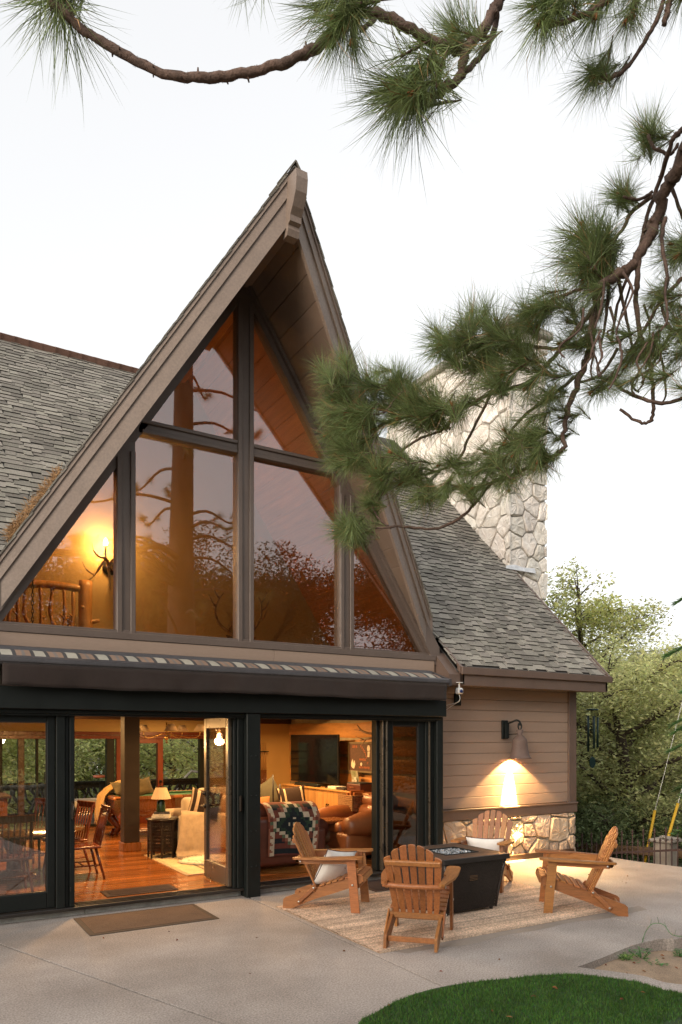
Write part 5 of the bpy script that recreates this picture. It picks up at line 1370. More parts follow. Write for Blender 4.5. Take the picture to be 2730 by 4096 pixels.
# assumed flush ceiling lamps: unseen, added to light the rooms
for (px, py, e, lab) in ((2.3, 9.0, 13, 'assumed round flush ceiling lamp just inside the left doorway'), (4.4, 9.6, 15, 'assumed round flush ceiling lamp over the leather sofa'), (5.35, 10.8, 15, 'assumed round flush ceiling lamp before the log wall'), (2.0, 12.4, 15, 'assumed round flush ceiling lamp left of the pool table'), (4.5, 13.2, 14, 'assumed round flush ceiling lamp over the pool table')):
    fl = thing('assumed_ceiling_lamp', lab, 'ceiling lamp', (px, py, 2.24), 0, 'assumed flush ceiling lamps')
    MB().lathe([(.12, 0), (.12, -.02), (.11, -.025), (.11, 0)], (0, 0, 0), 24).build('rim', M['brass'], fl)
    MB().lathe([(.11, -.02), (.07, -.035), (0, -.04)], (0, 0, 0), 24).build('diffuser', emit_mat('assumed_lit_diffuser', (1, .62, .28), 5), fl)
    lamp('assumed_ceiling_light', 'AREA', (px, py, 2.19), e, WARM, .22, fl)
# ---- dining table and chairs
dt = thing('dining_table', 'round dark dining table with a glossy top just left of the doorway', 'table', (1.17, 9.70, FZ))
MB().lathe([(0, .565), (.80, .565), (.82, .575), (.82, .59), (.80, .60), (0, .60)], (0, 0, 0), 48).build('top', mat('glossy_table_top', (.12, .06, .025), .08, .2, 4, coat=.6), dt)
MB().lathe([(.28, 0), (.26, .04), (.09, .08), (.08, .30), (.13, .42), (.10, .50), (.22, .565)], (0, 0, 0), 20).build('pedestal', M['mahog'], dt)
def dining_chair(label, loc, ang):
    t = thing('dining_chair', label, 'chair', (loc[0], loc[1], FZ), ang - R(90), 'spindle-back dining chairs')
    b_ = lambda nm, mb: mb.build(nm, M['mahog'], t)
    cush(-.21, .21, -.20, .21, .375, .41, .017, 'seat', 'mahog', t, 2)
    for sx in (-1, 1):
        b_('leg', MB().tube([(sx * .15, .15, .38), (sx * .19, .20, 0)], [.018, .014], 8)); b_('leg', MB().tube([(sx * .14, -.14, .38), (sx * .19, -.235, 0)], [.018, .014], 8))
        b_('stile', MB().box((sx * .17, -.235, .615), (.034, .022, .46), Rx(R(13)), .005))
        b_('stretcher', MB().tube([(sx * .172, .178, .17), (sx * .168, -.195, .17)], .009, 6))
    b_('stretcher', MB().tube([(-.17, 0, .17), (.17, 0, .17)], .009, 6)); b_('stretcher', MB().tube([(-.165, .165, .22), (.165, .165, .22)], .009, 6))
    m = MB(); m.grid(10, 2, lambda u, v: V3((lerp(-.21, .21, u), -.275 - .03 * (1 - (2 * u - 1) ** 2) - v * .018, lerp(.78, .87, v)))); m.grid(10, 2, lambda u, v: V3((lerp(-.21, .21, u), -.253 - .03 * (1 - (2 * u - 1) ** 2) - v * .018, lerp(.78, .87, v))))
    b_('top_rail', MB().bar((-.205, -.292, .835), (.205, -.292, .835), .024, .085, ch=.008))
    for k in range(5): b_('spindle', MB().tube([(-.11 + k * .055, -.185, .40), (-.12 + k * .06, -.285, .80)], .009, 6))
    return t
dining_chair('spindle-back dining chair standing fully in the left doorway', (1.86, 9.22), R(180))
dining_chair('second spindle-back dining chair behind the one in the doorway', (1.80, 9.86), R(200))
dining_chair('third spindle-back dining chair, farthest along the table by the doorway', (1.52, 10.42), R(228))
dining_chair('spindle-back dining chair seen through the closed glass door, back to the patio', (1.02, 8.75), R(92))
dining_chair('spindle-back dining chair at the far left behind the closed glass door', (.42, 8.98), R(55))
bowl = tag(MB().lathe([(0, .0), (.10, .0), (.26, .06), (.27, .07), (.25, .065), (.10, .015), (0, .012)], (0, 0, 0), 4, Rz(R(30)), False).build('wooden_tray', M['walnut'], None, loc=(.85, 9.5, FZ + .602)), 'square wooden tray lying on the dining table behind the glass', 'tray')
# kitchen counter with stacked canisters, lamp
kc = thing('kitchen_counter', 'wooden counter at the far left behind the closed glass door', 'counter', (.2, 12.3, FZ))
MB().bx(-1.4, 1.15, -.35, .35, .06, .80).build('cabinet', M['walnut'], kc); MB().bx(-1.45, 1.2, -.4, .4, .80, .84, .006).build('worktop', M['dark_wood'], kc)
for k in range(5): MB().bx(-1.36 + k * .5, -.90 + k * .5, -.368, -.35, .12, .76, .006).build('door', M['walnut'], kc)
for i, (px, h, c) in enumerate(((.75, .22, (.42, .18, .06)), (.93, .20, (.40, .17, .06)), (1.07, .17, (.38, .16, .06)))):
    tag(MB().lathe([(0, 0), (.07, 0), (.072, h - .02), (.06, h), (0, h)], (0, 0, 0), 16).build('canister', mat('wooden_canister', c, .5), None, loc=(px, 12.2, FZ + .84)), ('tallest wooden canister on the kitchen counter', 'middle wooden canister on the kitchen counter', 'shortest wooden canister, at the counter end')[i], 'canister', 'canisters on the counter')
# ---- deck, railing, daybed, feeder
deck = tag(MB().bx(-2, 9, 14.71, 17.6, -.15, .03).build('deck', mat('deck_stain', (.12, .10, .09), .8, .2, 4, .2, 40, pos=True)), kind='structure')
for k in range(19): MB().bx(-2, 7, 14.72 + k * .15, 14.72 + k * .15 + .143, .03, .05, .003).build('deck_board', mat('deck_board', (.17, .145, .13), .75, .2, 4, .2, 40, pos=True) if k == 0 else bpy.data.materials['deck_board'], deck)
dr = thing('deck_railing', 'black deck railing with branch-shaped cutouts beyond the back windows', 'railing', (3, 17.3, .05))
R_ = lambda nm, mb: mb.build(nm, M['black'], dr, True)
R_('top_rail', MB().bx(-1, 7.5, 17.24, 17.38, .77, .82, .006)); R_('apron', MB().bx(-1, 7.5, 17.29, 17.32, .66, .765)); R_('bottom_rail', MB().bx(-1, 7.5, 17.28, 17.33, .10, .16))
for k in range(8): R_('post', MB().bx(-.9 + k * 1.2, -.80 + k * 1.2, 17.26, 17.36, .05, .80, .004))
rr = random.Random(14)
for k in range(30):
    x = -.8 + k * .27; m = MB()
    pts = [(x + rr.uniform(-.05, .05), 17.305, .14), (x + rr.uniform(-.07, .07), 17.305, .32), (x + rr.uniform(-.09, .09), 17.305, .50), (x + rr.uniform(-.12, .12), 17.305, .68)]
    m.tube(spline(pts, 4), [.05, .045, .04, .035, .035, .04, .045, .04, .035, .03, .035, .04, .045], 6)
    for s_ in (-1, 1):
        z = rr.uniform(.25, .5); m.tube([(x, 17.305, z), (x + s_ * .10, 17.305, z + .12), (x + s_ * .14, 17.305, .68)], [.03, .024, .03], 6)
    R_('branch_baluster', m)
fdr = thing('bird_feeder', 'hanging feeder with clear bottle and red base outside the back window', 'bird feeder', atY(228, 1787, 16.2))
MB().lathe([(0, .0), (.12, .0), (.13, .02), (.13, .05), (.05, .06), (0, .06)], (0, 0, 0), 18).build('red_base', mat('red_plastic', (.42, .15, .10), .4, .05), fdr)
MB().lathe([(.05, .06), (.06, .10), (.075, .22), (.05, .29), (.02, .30)], (0, 0, 0), 16).build('bottle', glass_mat('bottle_glass', .06, (.75, .85, .78)), fdr)
MB().tube([(0, 0, .30), (0, 0, .95)], .004, 4).build('hanger', M['black'], fdr)
db = thing('daybed', 'white cushioned daybed with black metal arm on the deck', 'daybed', (3.15, 15.5, .05))
cush(-.62, .62, -.35, .35, .36, .50, .04, 'mattress', 'white', db)
MB().tube(spline([(-.62, -.35, 0), (-.62, -.35, .50), (-.56, -.35, .66), (-.30, -.35, .74), (0, -.35, .74)], 4), .014, 8).build('arm_frame', M['black'], db)
for (x, y) in ((-.6, -.32), (.6, -.32), (-.6, .32), (.6, .32)): MB().bx(x - .02, x + .02, y - .02, y + .02, 0, .36).build('leg', M['black'], db)
# ================================================================== INSIDE: RIGHT ROOM
M['leather'] = mat('oxblood_leather', (.115, .037, .022), .40, .25, 4, .35, 45, spec=.5, coat=.05)
M['leather2'] = mat('saddle_leather', (.24, .080, .026), .42, .25, 4, .4, 40, coat=.05)
ls = thing('leather_sofa', 'brown leather sofa with its back to the right doorway', 'sofa', (3.92, 8.78, FZ))
cush(-.16, .72, -.40, .42, .06, .42, .06, 'base', 'leather', ls); cush(-.17, .78, -.43, -.16, .07, .70, .07, 'backrest', 'leather', ls, 4)
for (a, b) in ((-.15, .30), (.31, .74)): cush(a, b, -.30, .02, .52, .84, .11, 'back_cushion', 'leather', ls, 4)
cush(-.15, .70, -.10, .42, .36, .50, .06, 'seat_cushion', 'leather', ls)
m = MB(); m.tube([(.80, -.36, .50), (.80, .40, .50)], .145, 18); m.build('rolled_arm', M['leather'], ls)
cush(.68, .88, -.42, .42, .07, .52, .05, 'arm_panel', 'leather', ls, 4)
for x in (-.1, .78): MB().lathe([(.03, 0), (.04, .03), (.03, .07)], (x, -.36, 0), 10).build('foot', M['dark_wood'], ls)
# patterned blanket on the sofa back
pb = thing('patterned_blanket', 'geometric patterned blanket hung over the leather sofa back', 'blanket', (4.1, 8.33, FZ + .7))
pal = {'n': (.012, .018, .022), 'c': (.58, .50, .36), 'r': (.16, .045, .03), 'g': (.025, .05, .03), 'p': (.30, .11, .065), 's': (.10, .15, .085)}
for k, v in pal.items(): M['wool_' + k] = mat('blanket_wool', v, .95, .12, 20, .4, 250)
NXb, NZb = 34, 34; bx0, bx1 = 3.93, 4.66
def bpat(i, j):
    x = abs(i - NXb / 2 + .5) ; z = (j - 15.5)
    az = abs(z)
    if az < 1.2 and x < 1.2: return 'c'
    if x + az < 4.4 and (x > 1.6 or az > 1.6) and not (x > 1.4 and az > 1.4): return 'c' if int(x + az) % 2 == 0 or x + az > 3 else 'n'
    st = x * .8 + az
    if st < 7: return 'n'
    sx_ = int(x / 2) * 2 * .85 + int(az / 2) * 2
    if sx_ < 9: return 'g' if (i // 2 + j // 2) % 3 else 'n'
    if sx_ < 11: return 'c'
    if sx_ < 12.5: return 's' if (j // 2) % 2 else 'p'
    if sx_ < 14: return 'r'
    tri_ = (j % 4) ; e = NXb / 2 - x
    if e < 4: return 'c' if (e - .5) > tri_ * .8 else 'p'
    return 'r' if (j // 3) % 2 else 'n'
def bpos(u, v):                # v 0: on top behind, 1: hem
    if v < .30:
        a = lerp(R(50), R(168), v / .30); y = 8.60 + .20 * math.cos(a) * 1.1 - .02; z = FZ + .70 + .15 * math.sin(a) + .02
    else: y = 8.336 - .004 * math.sin(u * 9); z = FZ + .73 - (v - .30) * .74
    x = lerp(bx0, bx1, u) + (.015 * math.sin(v * 4)) + (v - .3) * .0 
    return V3((x + .03 * (v - .5) * (2 * u - 1) * -1, y - .010 - .007 * math.sin(u * 16 + v * 2) * max(0, v - .2), z - .03 * u * v + .012 * math.sin(u * 5) * v))
bm_ = {k: MB() for k in pal}
for i in range(NXb):
    for j in range(NZb):
        k = bpat(i, j); u0, u1, v0, v1 = i / NXb, (i + 1) / NXb, j / NZb, (j + 1) / NZb
        P = [bpos(u0, v0), bpos(u1, v0), bpos(u1, v1), bpos(u0, v1)]; e = V3((0, .006, 0))
        bm_[k].add(P + [p + e for p in P], [(0, 1, 2, 3), (7, 6, 5, 4), (0, 1, 5, 4), (2, 3, 7, 6), (1, 2, 6, 5), (3, 0, 4, 7)])
for k in pal: bm_[k].build('woven_pattern', M['wool_' + k], pb, True, kind='stuff')
# recliner
rc = thing('recliner', 'rounded brown leather recliner at the right of the right doorway', 'armchair', (5.70, 8.98, FZ), R(98)); rc.scale = (1.14, 1.14, 1.10)
cush(-.38, .45, -.45, .50, .05, .36, .06, 'base', 'leather2', rc, 4)
def blob(nm, pts, rs, mt, par, n=16):
    m = MB(); P = spline(pts, 4); k = len(P) - 1; rr_ = [0] * (k + 1)
    for i in range(k + 1):
        f = i / k * (len(rs) - 1); a = min(int(f), len(rs) - 2); rr_[i] = lerp(rs[a], rs[a + 1], f - a)
    m.tube(P, rr_, n); return m.build(nm, M[mt], par)
blob('arm', [(-.33, .48, .44), (-.34, .2, .46), (-.34, -.1, .46), (-.33, -.42, .42), (-.32, -.50, .38)], [.10, .16, .175, .165, .05], 'leather2', rc)
blob('arm', [(.42, .48, .44), (.42, .2, .46), (.42, -.1, .46), (.42, -.42, .42)], [.10, .16, .17, .12], 'leather2', rc)
cush(-.24, .34, -.46, -.18, .36, .66, .12, 'back_cushion', 'leather2', rc, 4)
hc = cush(-.27, .37, -.15, .13, -.15, .15, .12, 'head_cushion', 'leather2', rc, 4); hc.location = (0, -.36, .68); hc.scale = (1, .9, .75); hc.rotation_euler = (R(-20), 0, 0)
cush(-.20, .30, -.30, .48, .30, .48, .07, 'seat_cushion', 'leather2', rc, 4)
# log stool table
lg = thing('log_table', 'rustic low table of stacked logs between the sofa and recliner', 'side table', (5.20, 8.95, FZ))
M['bark'] = mat('dark_log', (.16, .088, .04), .7, .35, 5, .6, 30)
for i, (z, r_) in enumerate(((.11, .095), (.305, .09), (.46, .045))):
    pts = [(-.20, -.02, z), (0, 0, z + .008), (.20, .02, z)]
    MB().tube(pts, [r_ * .95, r_, r_ * .96], 14).build('log', M['bark'], lg); MB().tube([(-.18, .18, z), (.2, .2, z)], [r_, r_], 14).build('log', M['bark'], lg)
MB().bx(-.26, .28, -.14, .32, .50, .545, .012).build('top', M['walnut'], lg)
# console, tv and what stands on it
M['oak'] = mat('rustic_oak', (.44, .235, .08), .45, .22, 3, .12, 22, st=(5, 5, .5), rnd=.12, pos=True, fine=.1, fs=30)
co = thing('console_cabinet', 'long light oak cabinet with black pulls along the log wall', 'cabinet', (6.2, 10.6, FZ))
K_ = lambda nm, mb, mt='oak': mb.build(nm, M[mt], co, True)
CX, CY0, CY1, CZ = 6.02, 9.2, 12.1, .965
K_('carcass', MB().bx(CX + .02, 6.42, CY0, CY1, .26, CZ - .03)); K_('top', MB().bx(CX - .02, 6.43, CY0 - .02, CY1 + .02, CZ - .028, CZ, .006))
nd = 7; dw = (CY1 - CY0) / nd
for k in range(nd):
    K_('door', MB().bx(CX, CX + .02, CY0 + k * dw + .004, CY0 + (k + 1) * dw - .004, .27, CZ - .035, .003))
    s_ = .03 if k % 2 else dw - .03
    K_('pull', MB().bx(CX - .02, CX, CY0 + k * dw + s_ - .008, CY0 + k * dw + s_ + .008, .70, .72, .002).bx(CX - .02, CX - .012, CY0 + k * dw + s_ - .006, CY0 + k * dw + s_ + .006, .655, .72), 'black')
for yy in (CY0 + .1, 10.6, 11.1, CY1 - .1): K_('leg', MB().bx(CX + .04, CX + .09, yy - .025, yy + .025, FZ, .26).bx(6.34, 6.39, yy - .025, yy + .025, FZ, .26))
tv = thing('television', 'large black flat television on the oak cabinet', 'television', (6.18, 11.2, CZ), R(4))
MB().bx(-.02, .02, -.76, .76, .06, .90, .006).build('housing', mat('tv_back', (.006, .006, .007), .4, 0), tv)
MB().bx(-.0235, -.0202, -.745, .745, .075, .888).build('screen', mat('tv_screen', (.003, .003, .004), .07, 0, spec=.6), tv)
for s_ in (-1, 1): MB().bx(-.10, .10, s_ * .5 - .02, s_ * .5 + .02, 0, .012, .003).bx(-.012, .012, s_ * .5 - .015, s_ * .5 + .015, .01, .07).build('foot', M['black'], tv)
tag(MB().bx(-.04, .04, -.42, .42, 0, .055, .012).build('soundbar', M['black'], None, loc=(6.08, 11.25, CZ + .001)), 'low black soundbar under the television', 'soundbar')
art = thing('framed_picture', 'framed dark picture with orange lettering on the log wall', 'picture', (6.41, 10.05, 1.5))
fm = mat('weathered_frame', (.16, .12, .065), .6, .2, 20)
AP = lambda nm, mb, mt: mb.build(nm, mt, art, True)
ay0, ay1, az0, az1 = 9.68, 10.42, 1.24, 1.74
for (a, b, c, e) in ((ay0, ay1, az0, az0 + .03), (ay0, ay1, az1 - .03, az1), (ay0, ay0 + .03, az0 + .03, az1 - .03), (ay1 - .03, ay1, az0 + .03, az1 - .03)): AP('frame', MB().bx(6.395, 6.43, a, b, c, e, .004), fm)
AP('print', MB().bx(6.405, 6.42, ay0 + .03, ay1 - .03, az0 + .03, az1 - .03), mat('plum_print', (.085, .042, .028), .7, .3, 40))
or_ = mat('orange_ink', (.50, .13, .035), .7); wt = mat('ivory_ink', (.62, .55, .45), .7)
for (s_, y, z, sz, rz_) in (('LIFE IS', 10.22, 1.66, .055, 0), ('F', 10.03, 1.67, .06, 0), ('R', 9.99, 1.645, .06, 0), ('A', 9.955, 1.615, .06, 0), ('G', 9.925, 1.585, .06, 0), ('I', 9.90, 1.555, .06, 0), ('L', 9.88, 1.525, .06, 0), ('E', 9.86, 1.495, .06, 0), ('HANDLE', 9.98, 1.455, .05, 0), ('IT', 9.83, 1.40, .05, 0), ('WITH PRAYER', 9.93, 1.325, .05, 0)):
    text_obj(s_, sz, V3((6.4045, y, z)) - V3(art.location), (R(90), 0, R(-90)), or_, art)
def blob2(y, z, pts, mt): AP('print_figure', MB().prism([V3((6.4048, y - a, z + b)) for a, b in pts], (-.001, 0, 0)), mt)
blob2(9.80, 1.60, [(-.04, 0), (-.045, .05), (-.02, .09), (.02, .085), (.045, .04), (.03, .0)], wt); blob2(9.80, 1.50, [(-.035, 0), (-.03, .09), (.035, .09), (.02, 0)], wt)
blob2(10.26, 1.34, [(-.07, 0), (-.06, .07), (-.02, .12), (.0, .05), (.03, .10), (.06, .03), (.02, -.04), (-.03, -.03)], wt); blob2(10.02, 1.37, [(-.02, -.02), (-.03, .02), (0, .04), (.03, .02), (.015, -.02)], wt)
ph_ = thing('photo_print', 'small colour photograph of two people leaning on the log wall', 'photo', (6.36, 10.12, CZ))
MB().box((0, 0, .155), (.012, .21, .30), Ry(R(-10)), .002).build('print', mat('photo_backdrop', (.16, .22, .09), .4, .5, 9, col2=(.35, .33, .28), c2s=9), ph_)
for (y, z, w_, h_, c) in ((.035, .085, .07, .15, (.55, .52, .48)), (-.03, .11, .075, .19, (.62, .60, .57)), (.035, .18, .036, .045, (.40, .22, .14)), (-.03, .225, .036, .045, (.42, .24, .16))):
    MB().box((-.0075 - (z - .155) * -.176, y, z), (.004, w_, h_), Ry(R(-10)), .012).build('printed_figure', mat('photo_tone', c, .5, .2, 40), ph_)
tag(MB().bx(-.10, .10, -.13, .13, 0, .04, .003).build('magazine_stack', M['book_white'], None, loc=(6.18, 10.42, CZ + .001)), 'flat stack of pale magazines on the cabinet below the picture', 'magazines')
tag(MB().bx(-.08, .08, -.12, .12, 0, .035, .003).build('black_box', M['book_dark'], None, loc=(6.16, 10.14, CZ + .001)), 'flat black box beside the magazines on the cabinet', 'box')
rp = thing('record_player', 'brown suitcase record player on the cabinet end', 'record player', (6.2, 9.70, CZ + .001))
MB().bx(-.15, .15, -.20, .20, 0, .12, .012).build('case', mat('burgundy_case', (.10, .028, .018), .5, .2), rp); MB().bx(-.14, .14, -.19, .19, .121, .14, .005).build('platter_deck', M['book_dark'], rp)
MB().tube([(-.152, -.06, .06), (-.18, -.05, .07), (-.18, .05, .07), (-.152, .06, .06)], .007, 6).build('handle', M['leather2'], rp)
bk = thing('wicker_basket', 'woven rope basket of magazines before the cabinet end', 'basket', (5.98, 9.50, FZ))
MB().bx(-.13, .13, -.14, .14, 0, .60).build('shelf_stand', M['dark_wood'], bk)
M['rope'] = mat('rope_basket', (.26, .14, .06), .9, .25, 30, .6, 90)
for k in range(9):
    z = .61 + k * .027; pts = [(-.19, -.21, z), (.19, -.21, z), (.19, .21, z), (-.19, .21, z), (-.19, -.21, z)]; MB().tube(pts, .015, 6, True, False).build('rope_coil', M['rope'], bk)
for (y, h) in ((-.12, .26), (-.02, .28), (.08, .24)): MB().bx(-.12, .12, y - .02, y + .02, .62, .62 + h).build('magazine', M['leather_tan'], bk)
# antlers on the wall
an = thing('antler_mount', 'small antlers fixed to the log wall above the picture', 'antlers', (6.40, 9.7, 1.86))
M['antler'] = mat('weathered_antler', (.20, .12, .06), .6, .3, 12, .3, 60)
m = MB()
m.tube(spline([(6.44, 9.55, 1.86), (6.34, 9.70, 1.88), (6.30, 9.86, 1.93), (6.28, 9.95, 2.02)], 4), [.018] * 8 + [.012] * 3 + [.006] * 2, 7)
m.tube([(6.31, 9.82, 1.92), (6.27, 10.02, 1.94)], [.011, .004], 6); m.tube(spline([(6.44, 9.55, 1.84), (6.34, 9.72, 1.79), (6.30, 9.90, 1.76)], 4), [.018] * 5 + [.008] * 4, 7); m.tube([(6.32, 9.80, 1.775), (6.28, 10.0, 1.83)], [.011, .004], 6); m.tube([(6.33, 9.76, 1.78), (6.30, 9.86, 1.69)], [.01, .004], 6)
m.build('antler', M['antler'], an, True); MB().bx(6.41, 6.44, 9.48, 9.62, 1.78, 1.92, .008).build('plaque', M['walnut'], an, True)
# cue rack and cues on the ochre wall
qr = thing('cue_rack', 'black metal wall rack holding pool cues on the ochre wall', 'rack', (5.55, 12.7, 1.2))
Q_ = lambda nm, mb: mb.build(nm, M['black'], qr, True)
a0, a1 = atY(588, 1727, 12.66), atY(613, 1833, 12.66); xr = a1.x; xl = xr - .75
for z in (a0.z, a1.z): Q_('crossbar', MB().bx(xl, xr + .02, 12.60, 12.74, z - .008, z + .008))
Q_('upright', MB().bx(xr - .26, xr - .20, 12.70, 12.735, a1.z, a0.z))
for k in range(1, 6): Q_('shelf_bar', MB().bx(xl, xr - .26, 12.70, 12.735, lerp(a1.z, a0.z, k / 6) - .006, lerp(a1.z, a0.z, k / 6) + .006))
for k in range(4):
    cq = thing('pool_cue', ('dark pool cue in the wall rack, nearest the rack upright', 'red-brown pool cue in the rack, second from the upright', 'mahogany pool cue in the rack, third from the upright', 'pool cue at the outer right end of the rack')[k], 'pool cue', (xr - .15 + k * .042, 12.64, a1.z + .01), 0, 'cues in the wall rack')
    MB().tube([(0, 0, 0), (0, 0, .52)], [.016, .012], 8).build('butt', M['mahog' if k else 'black'], cq); MB().tube([(0, 0, .52), (0, 0, 1.06)], [.011, .006], 8).build('shaft', M['oak'], cq)
# pale sofa with cushions behind, candlesticks, flowers
ss = thing('pale_sofa', 'cream sofa at the back, seen over the leather sofa', 'sofa', (5.35, 12.0, FZ))
cush(-.9, .55, -.35, .42, .06, .42, .05, 'base', 'boucle', ss); cush(-.9, .55, .20, .48, .30, .82, .10, 'backrest', 'boucle', ss, 4)
for (a, b) in ((-.88, -.42), (-.41, .05), (.06, .52)): cush(a, b, .05, .30, .45, .84, .10, 'back_cushion', 'boucle', ss, 4)
M['grey_fab'] = mat('grey_green_linen', (.09, .085, .058), .95, .1, 10); M['rust_fab'] = mat('rust_linen', (.30, .13, .045), .95, .1, 10)
pillow('accent_pillow', 'grey-green pillow at the left on the pale sofa', 'pillow', (4.95, 11.55, FZ + .66), (R(-15), R(30), R(0)), .38, .36, .16, 'grey_fab', group='pillows on the pale sofa')
pillow('accent_pillow', 'grey-green pillow behind the candlesticks', 'pillow', (5.45, 11.5, FZ + .74), (R(-15), R(-28), R(0)), .46, .46, .16, 'grey_fab', group='pillows on the pale sofa')
pillow('rust_pillow', 'long rust brown pillow in front of the grey-green one', 'pillow', (5.0, 11.1, FZ + .58), (R(-25), 0, R(0)), .62, .32, .16, 'rust_fab', group='pillows on the pale sofa')
striped_pillow('black pillow with ivory stripes standing before the oak cabinet', (5.52, 10.75, FZ + .68), (R(-12), R(-6), R(-10)), .50, .46, .15, ((-.90, -.80), (-.55, -.43), (.62, .76)), base='bk_brown')
ct = thing('sofa_table', 'narrow dark table behind the leather sofa', 'table', (4.65, 9.75, FZ)); MB().bx(-.55, .25, -.14, .14, .60, .63, .006).build('top', M['dark_wood'], ct)
for (x, y) in ((-.5, -.1), (.2, -.1), (-.5, .1), (.2, .1)): MB().bx(x - .02, x + .02, y - .02, y + .02, 0, .60).build('leg', M['dark_wood'], ct)
for (cx_, h, lab) in ((4.69, .42, 'taller black candle in a brass holder'), (4.80, .28, 'shorter black candle in a brass holder')):
    cd = thing('candlestick', lab, 'candlestick', (cx_, 9.75, FZ + .63), 0, 'candles behind the leather sofa')
    MB().lathe([(0, 0), (.04, 0), (.042, .008), (.012, .02), (.012, .07), (.022, .08), (.016, .11), (0, .11)], (0, 0, 0), 14).build('holder', M['brass'], cd); MB().tube([(0, 0, .09), (0, 0, .11 + h)], .011, 8).build('candle', M['book_dark'], cd)
fv = thing('flower_pot', 'small pot of white and yellow flowers behind the sofa', 'flowers', (4.28, 9.75, FZ + .631))
MB().lathe([(0, 0), (.035, 0), (.045, .08), (.04, .08), (0, .07)], (0, 0, 0), 14).build('pot', M['white_plastic'], fv)
m = MB(); st = MB(); rr = random.Random(5); fl_ = MB()
for k in range(36):
    d = V3((rr.uniform(-.08, .08), rr.uniform(-.06, .06), rr.uniform(.10, .24))); st.tube([(0, 0, .07), d], .002, 4)
    (fl_ if k % 2 else m).box(d, (.022, .022, .016), Euler((rr.uniform(0, 6), rr.uniform(0, 6), 0)).to_matrix(), .005)
m.build('foliage', M['leaf_lime'], fv); st.build('stem', M['leaf_green'], fv); fl_.build('blossom', mat('ivory_petal', (.78, .74, .52), .7), fv)
# ================================================================== THE LOFT
M['log_honey'] = mat('honey_log', (.50, .235, .065), .4, .3, 5, .3, 30, st=(3, 3, .8), fine=.12, fs=30, coat=.15)
lr_ = thing('log_railing', 'honey coloured log railing with twisted branch balusters in the loft', 'railing', (1.2, 8.75, 2.63))
LZ = 2.63
pp = atY(197, 1335, 8.75)
post_ = MB(); pz = spline([(pp.x, 8.75, LZ), (pp.x + .004, 8.75, 2.95), (pp.x - .005, 8.75, 3.25), (pp.x, 8.75, pp.z)], 4)
post_.tube(pz, [.082, .080, .078, .077, .079, .083, .080, .077, .076, .077, .078, .076, .074], 16); post_.build('newel_post', M['log_honey'], lr_, True)
for (z, a, l_) in ((3.13, .2, .15), (2.98, -2.6, .10), (3.28, 2.2, .09), (3.02, .1, .12)):
    d = V3((math.cos(a), -abs(math.sin(a)), .25)); b0 = V3((pp.x, 8.75, z)); MB().tube([b0, b0 + d * l_], [.030, .020], 8).build('branch_stub', M['log_honey'], lr_, True)
r0, r1 = atY(40, 1338, 8.75), atY(182, 1352, 8.75)
MB().tube(spline([(r0.x - .5, 8.75, r0.z + .03), tuple(r0), tuple((r0 + r1) / 2 + V3((0, 0, .012))), tuple(r1 + V3((.03, 0, 0)))], 4), [.05, .047, .045, .046, .05, .05, .047, .045, .044, .046, .043, .042, .042], 12).build('hand_rail', M['log_honey'], lr_, True)
rr = random.Random(31)
for (px, wob) in ((8, .02), (24, .02), (40, .03), (60, .03), (93, .035), (121, .03), (147, .03), (168, .025)):
    q = atY(px, 1345, 8.75 + rr.uniform(-.02, .02)); m = MB()
    pts = [(q.x + rr.uniform(-wob, wob), q.y, LZ - .05), (q.x + rr.uniform(-wob, wob), q.y, 2.85), (q.x + rr.uniform(-wob, wob), q.y, 3.05), (q.x + rr.uniform(-wob, wob), q.y, 3.20), (q.x, q.y, r1.z - .02)]
    m.tube(spline(pts, 4), [rr.uniform(.017, .027) for _ in range(17)], 8)
    for _ in range(2):
        z = rr.uniform(2.95, 3.2); s_ = rr.choice((-1, 1)); m.tube([(q.x, q.y, z), (q.x + s_ * .05, q.y - .02, z + .035)], [.014, .008], 6)
    m.build('baluster', M['log_honey'], lr_, True)
# second log post further in
q = atY(168, 1390, 9.3); MB().tube([(q.x, 9.3, LZ - .05), (q.x + .01, 9.3, 3.0), (q.x, 9.3, 3.28)], [.08, .075, .07], 12).build('newel_post', M['bark'], lr_, True)
chn = thing('hanging_chain', 'dark link chain hanging in front of the log railing', 'chain', atY(75, 1310, 8.55)); base = chn.location
for k in range(18):
    m = MB(); c0 = V3((0, 0, -.05 - k * .044)); ax = V3((1, 0, 0)) if k % 2 else V3((0, 1, 0))
    m.tube([c0 + ax * (.013 * math.cos(q * .785)) + V3((0, 0, .028 * math.sin(q * .785))) for q in range(9)], .0045, 6, True, False); m.build('link', M['bronze'], chn)
# antler sconce
s0 = atY(243, 1252, 10.08)
sco = thing('antler_sconce', 'lit antler wall sconce with one bare candle bulb in the loft', 'wall lamp', s0)
MB().lathe([(0, -.03), (.02, -.02), (.026, .01), (.016, .05), (0, .075)], (0, 0, .02), 12).build('candle_bulb', emit_mat('sconce_bulb', (1, .70, .32), 40), sco)
MB().tube([(0, 0, -.16), (0, 0, -.01)], .016, 8).build('candle', M['dark_wood'], sco)
m = MB()
m.tube(spline([(.10, .20, -.28), (.06, .10, -.24), (0, 0, -.18), (-.10, -.02, -.17), (-.17, -.03, -.08), (-.18, -.02, .0)], 4), [.022] * 10 + [.016] * 6 + [.008] * 5, 8)
m.tube(spline([(.06, .12, -.24), (.12, .0, -.16), (.20, -.05, -.14), (.25, -.03, -.2)], 4), [.018] * 7 + [.009] * 6, 8)
m.tube(spline([(.0, .02, -.19), (-.06, .0, -.28), (-.14, .02, -.42), (-.22, .05, -.50)], 4), [.018] * 7 + [.008] * 6, 8)
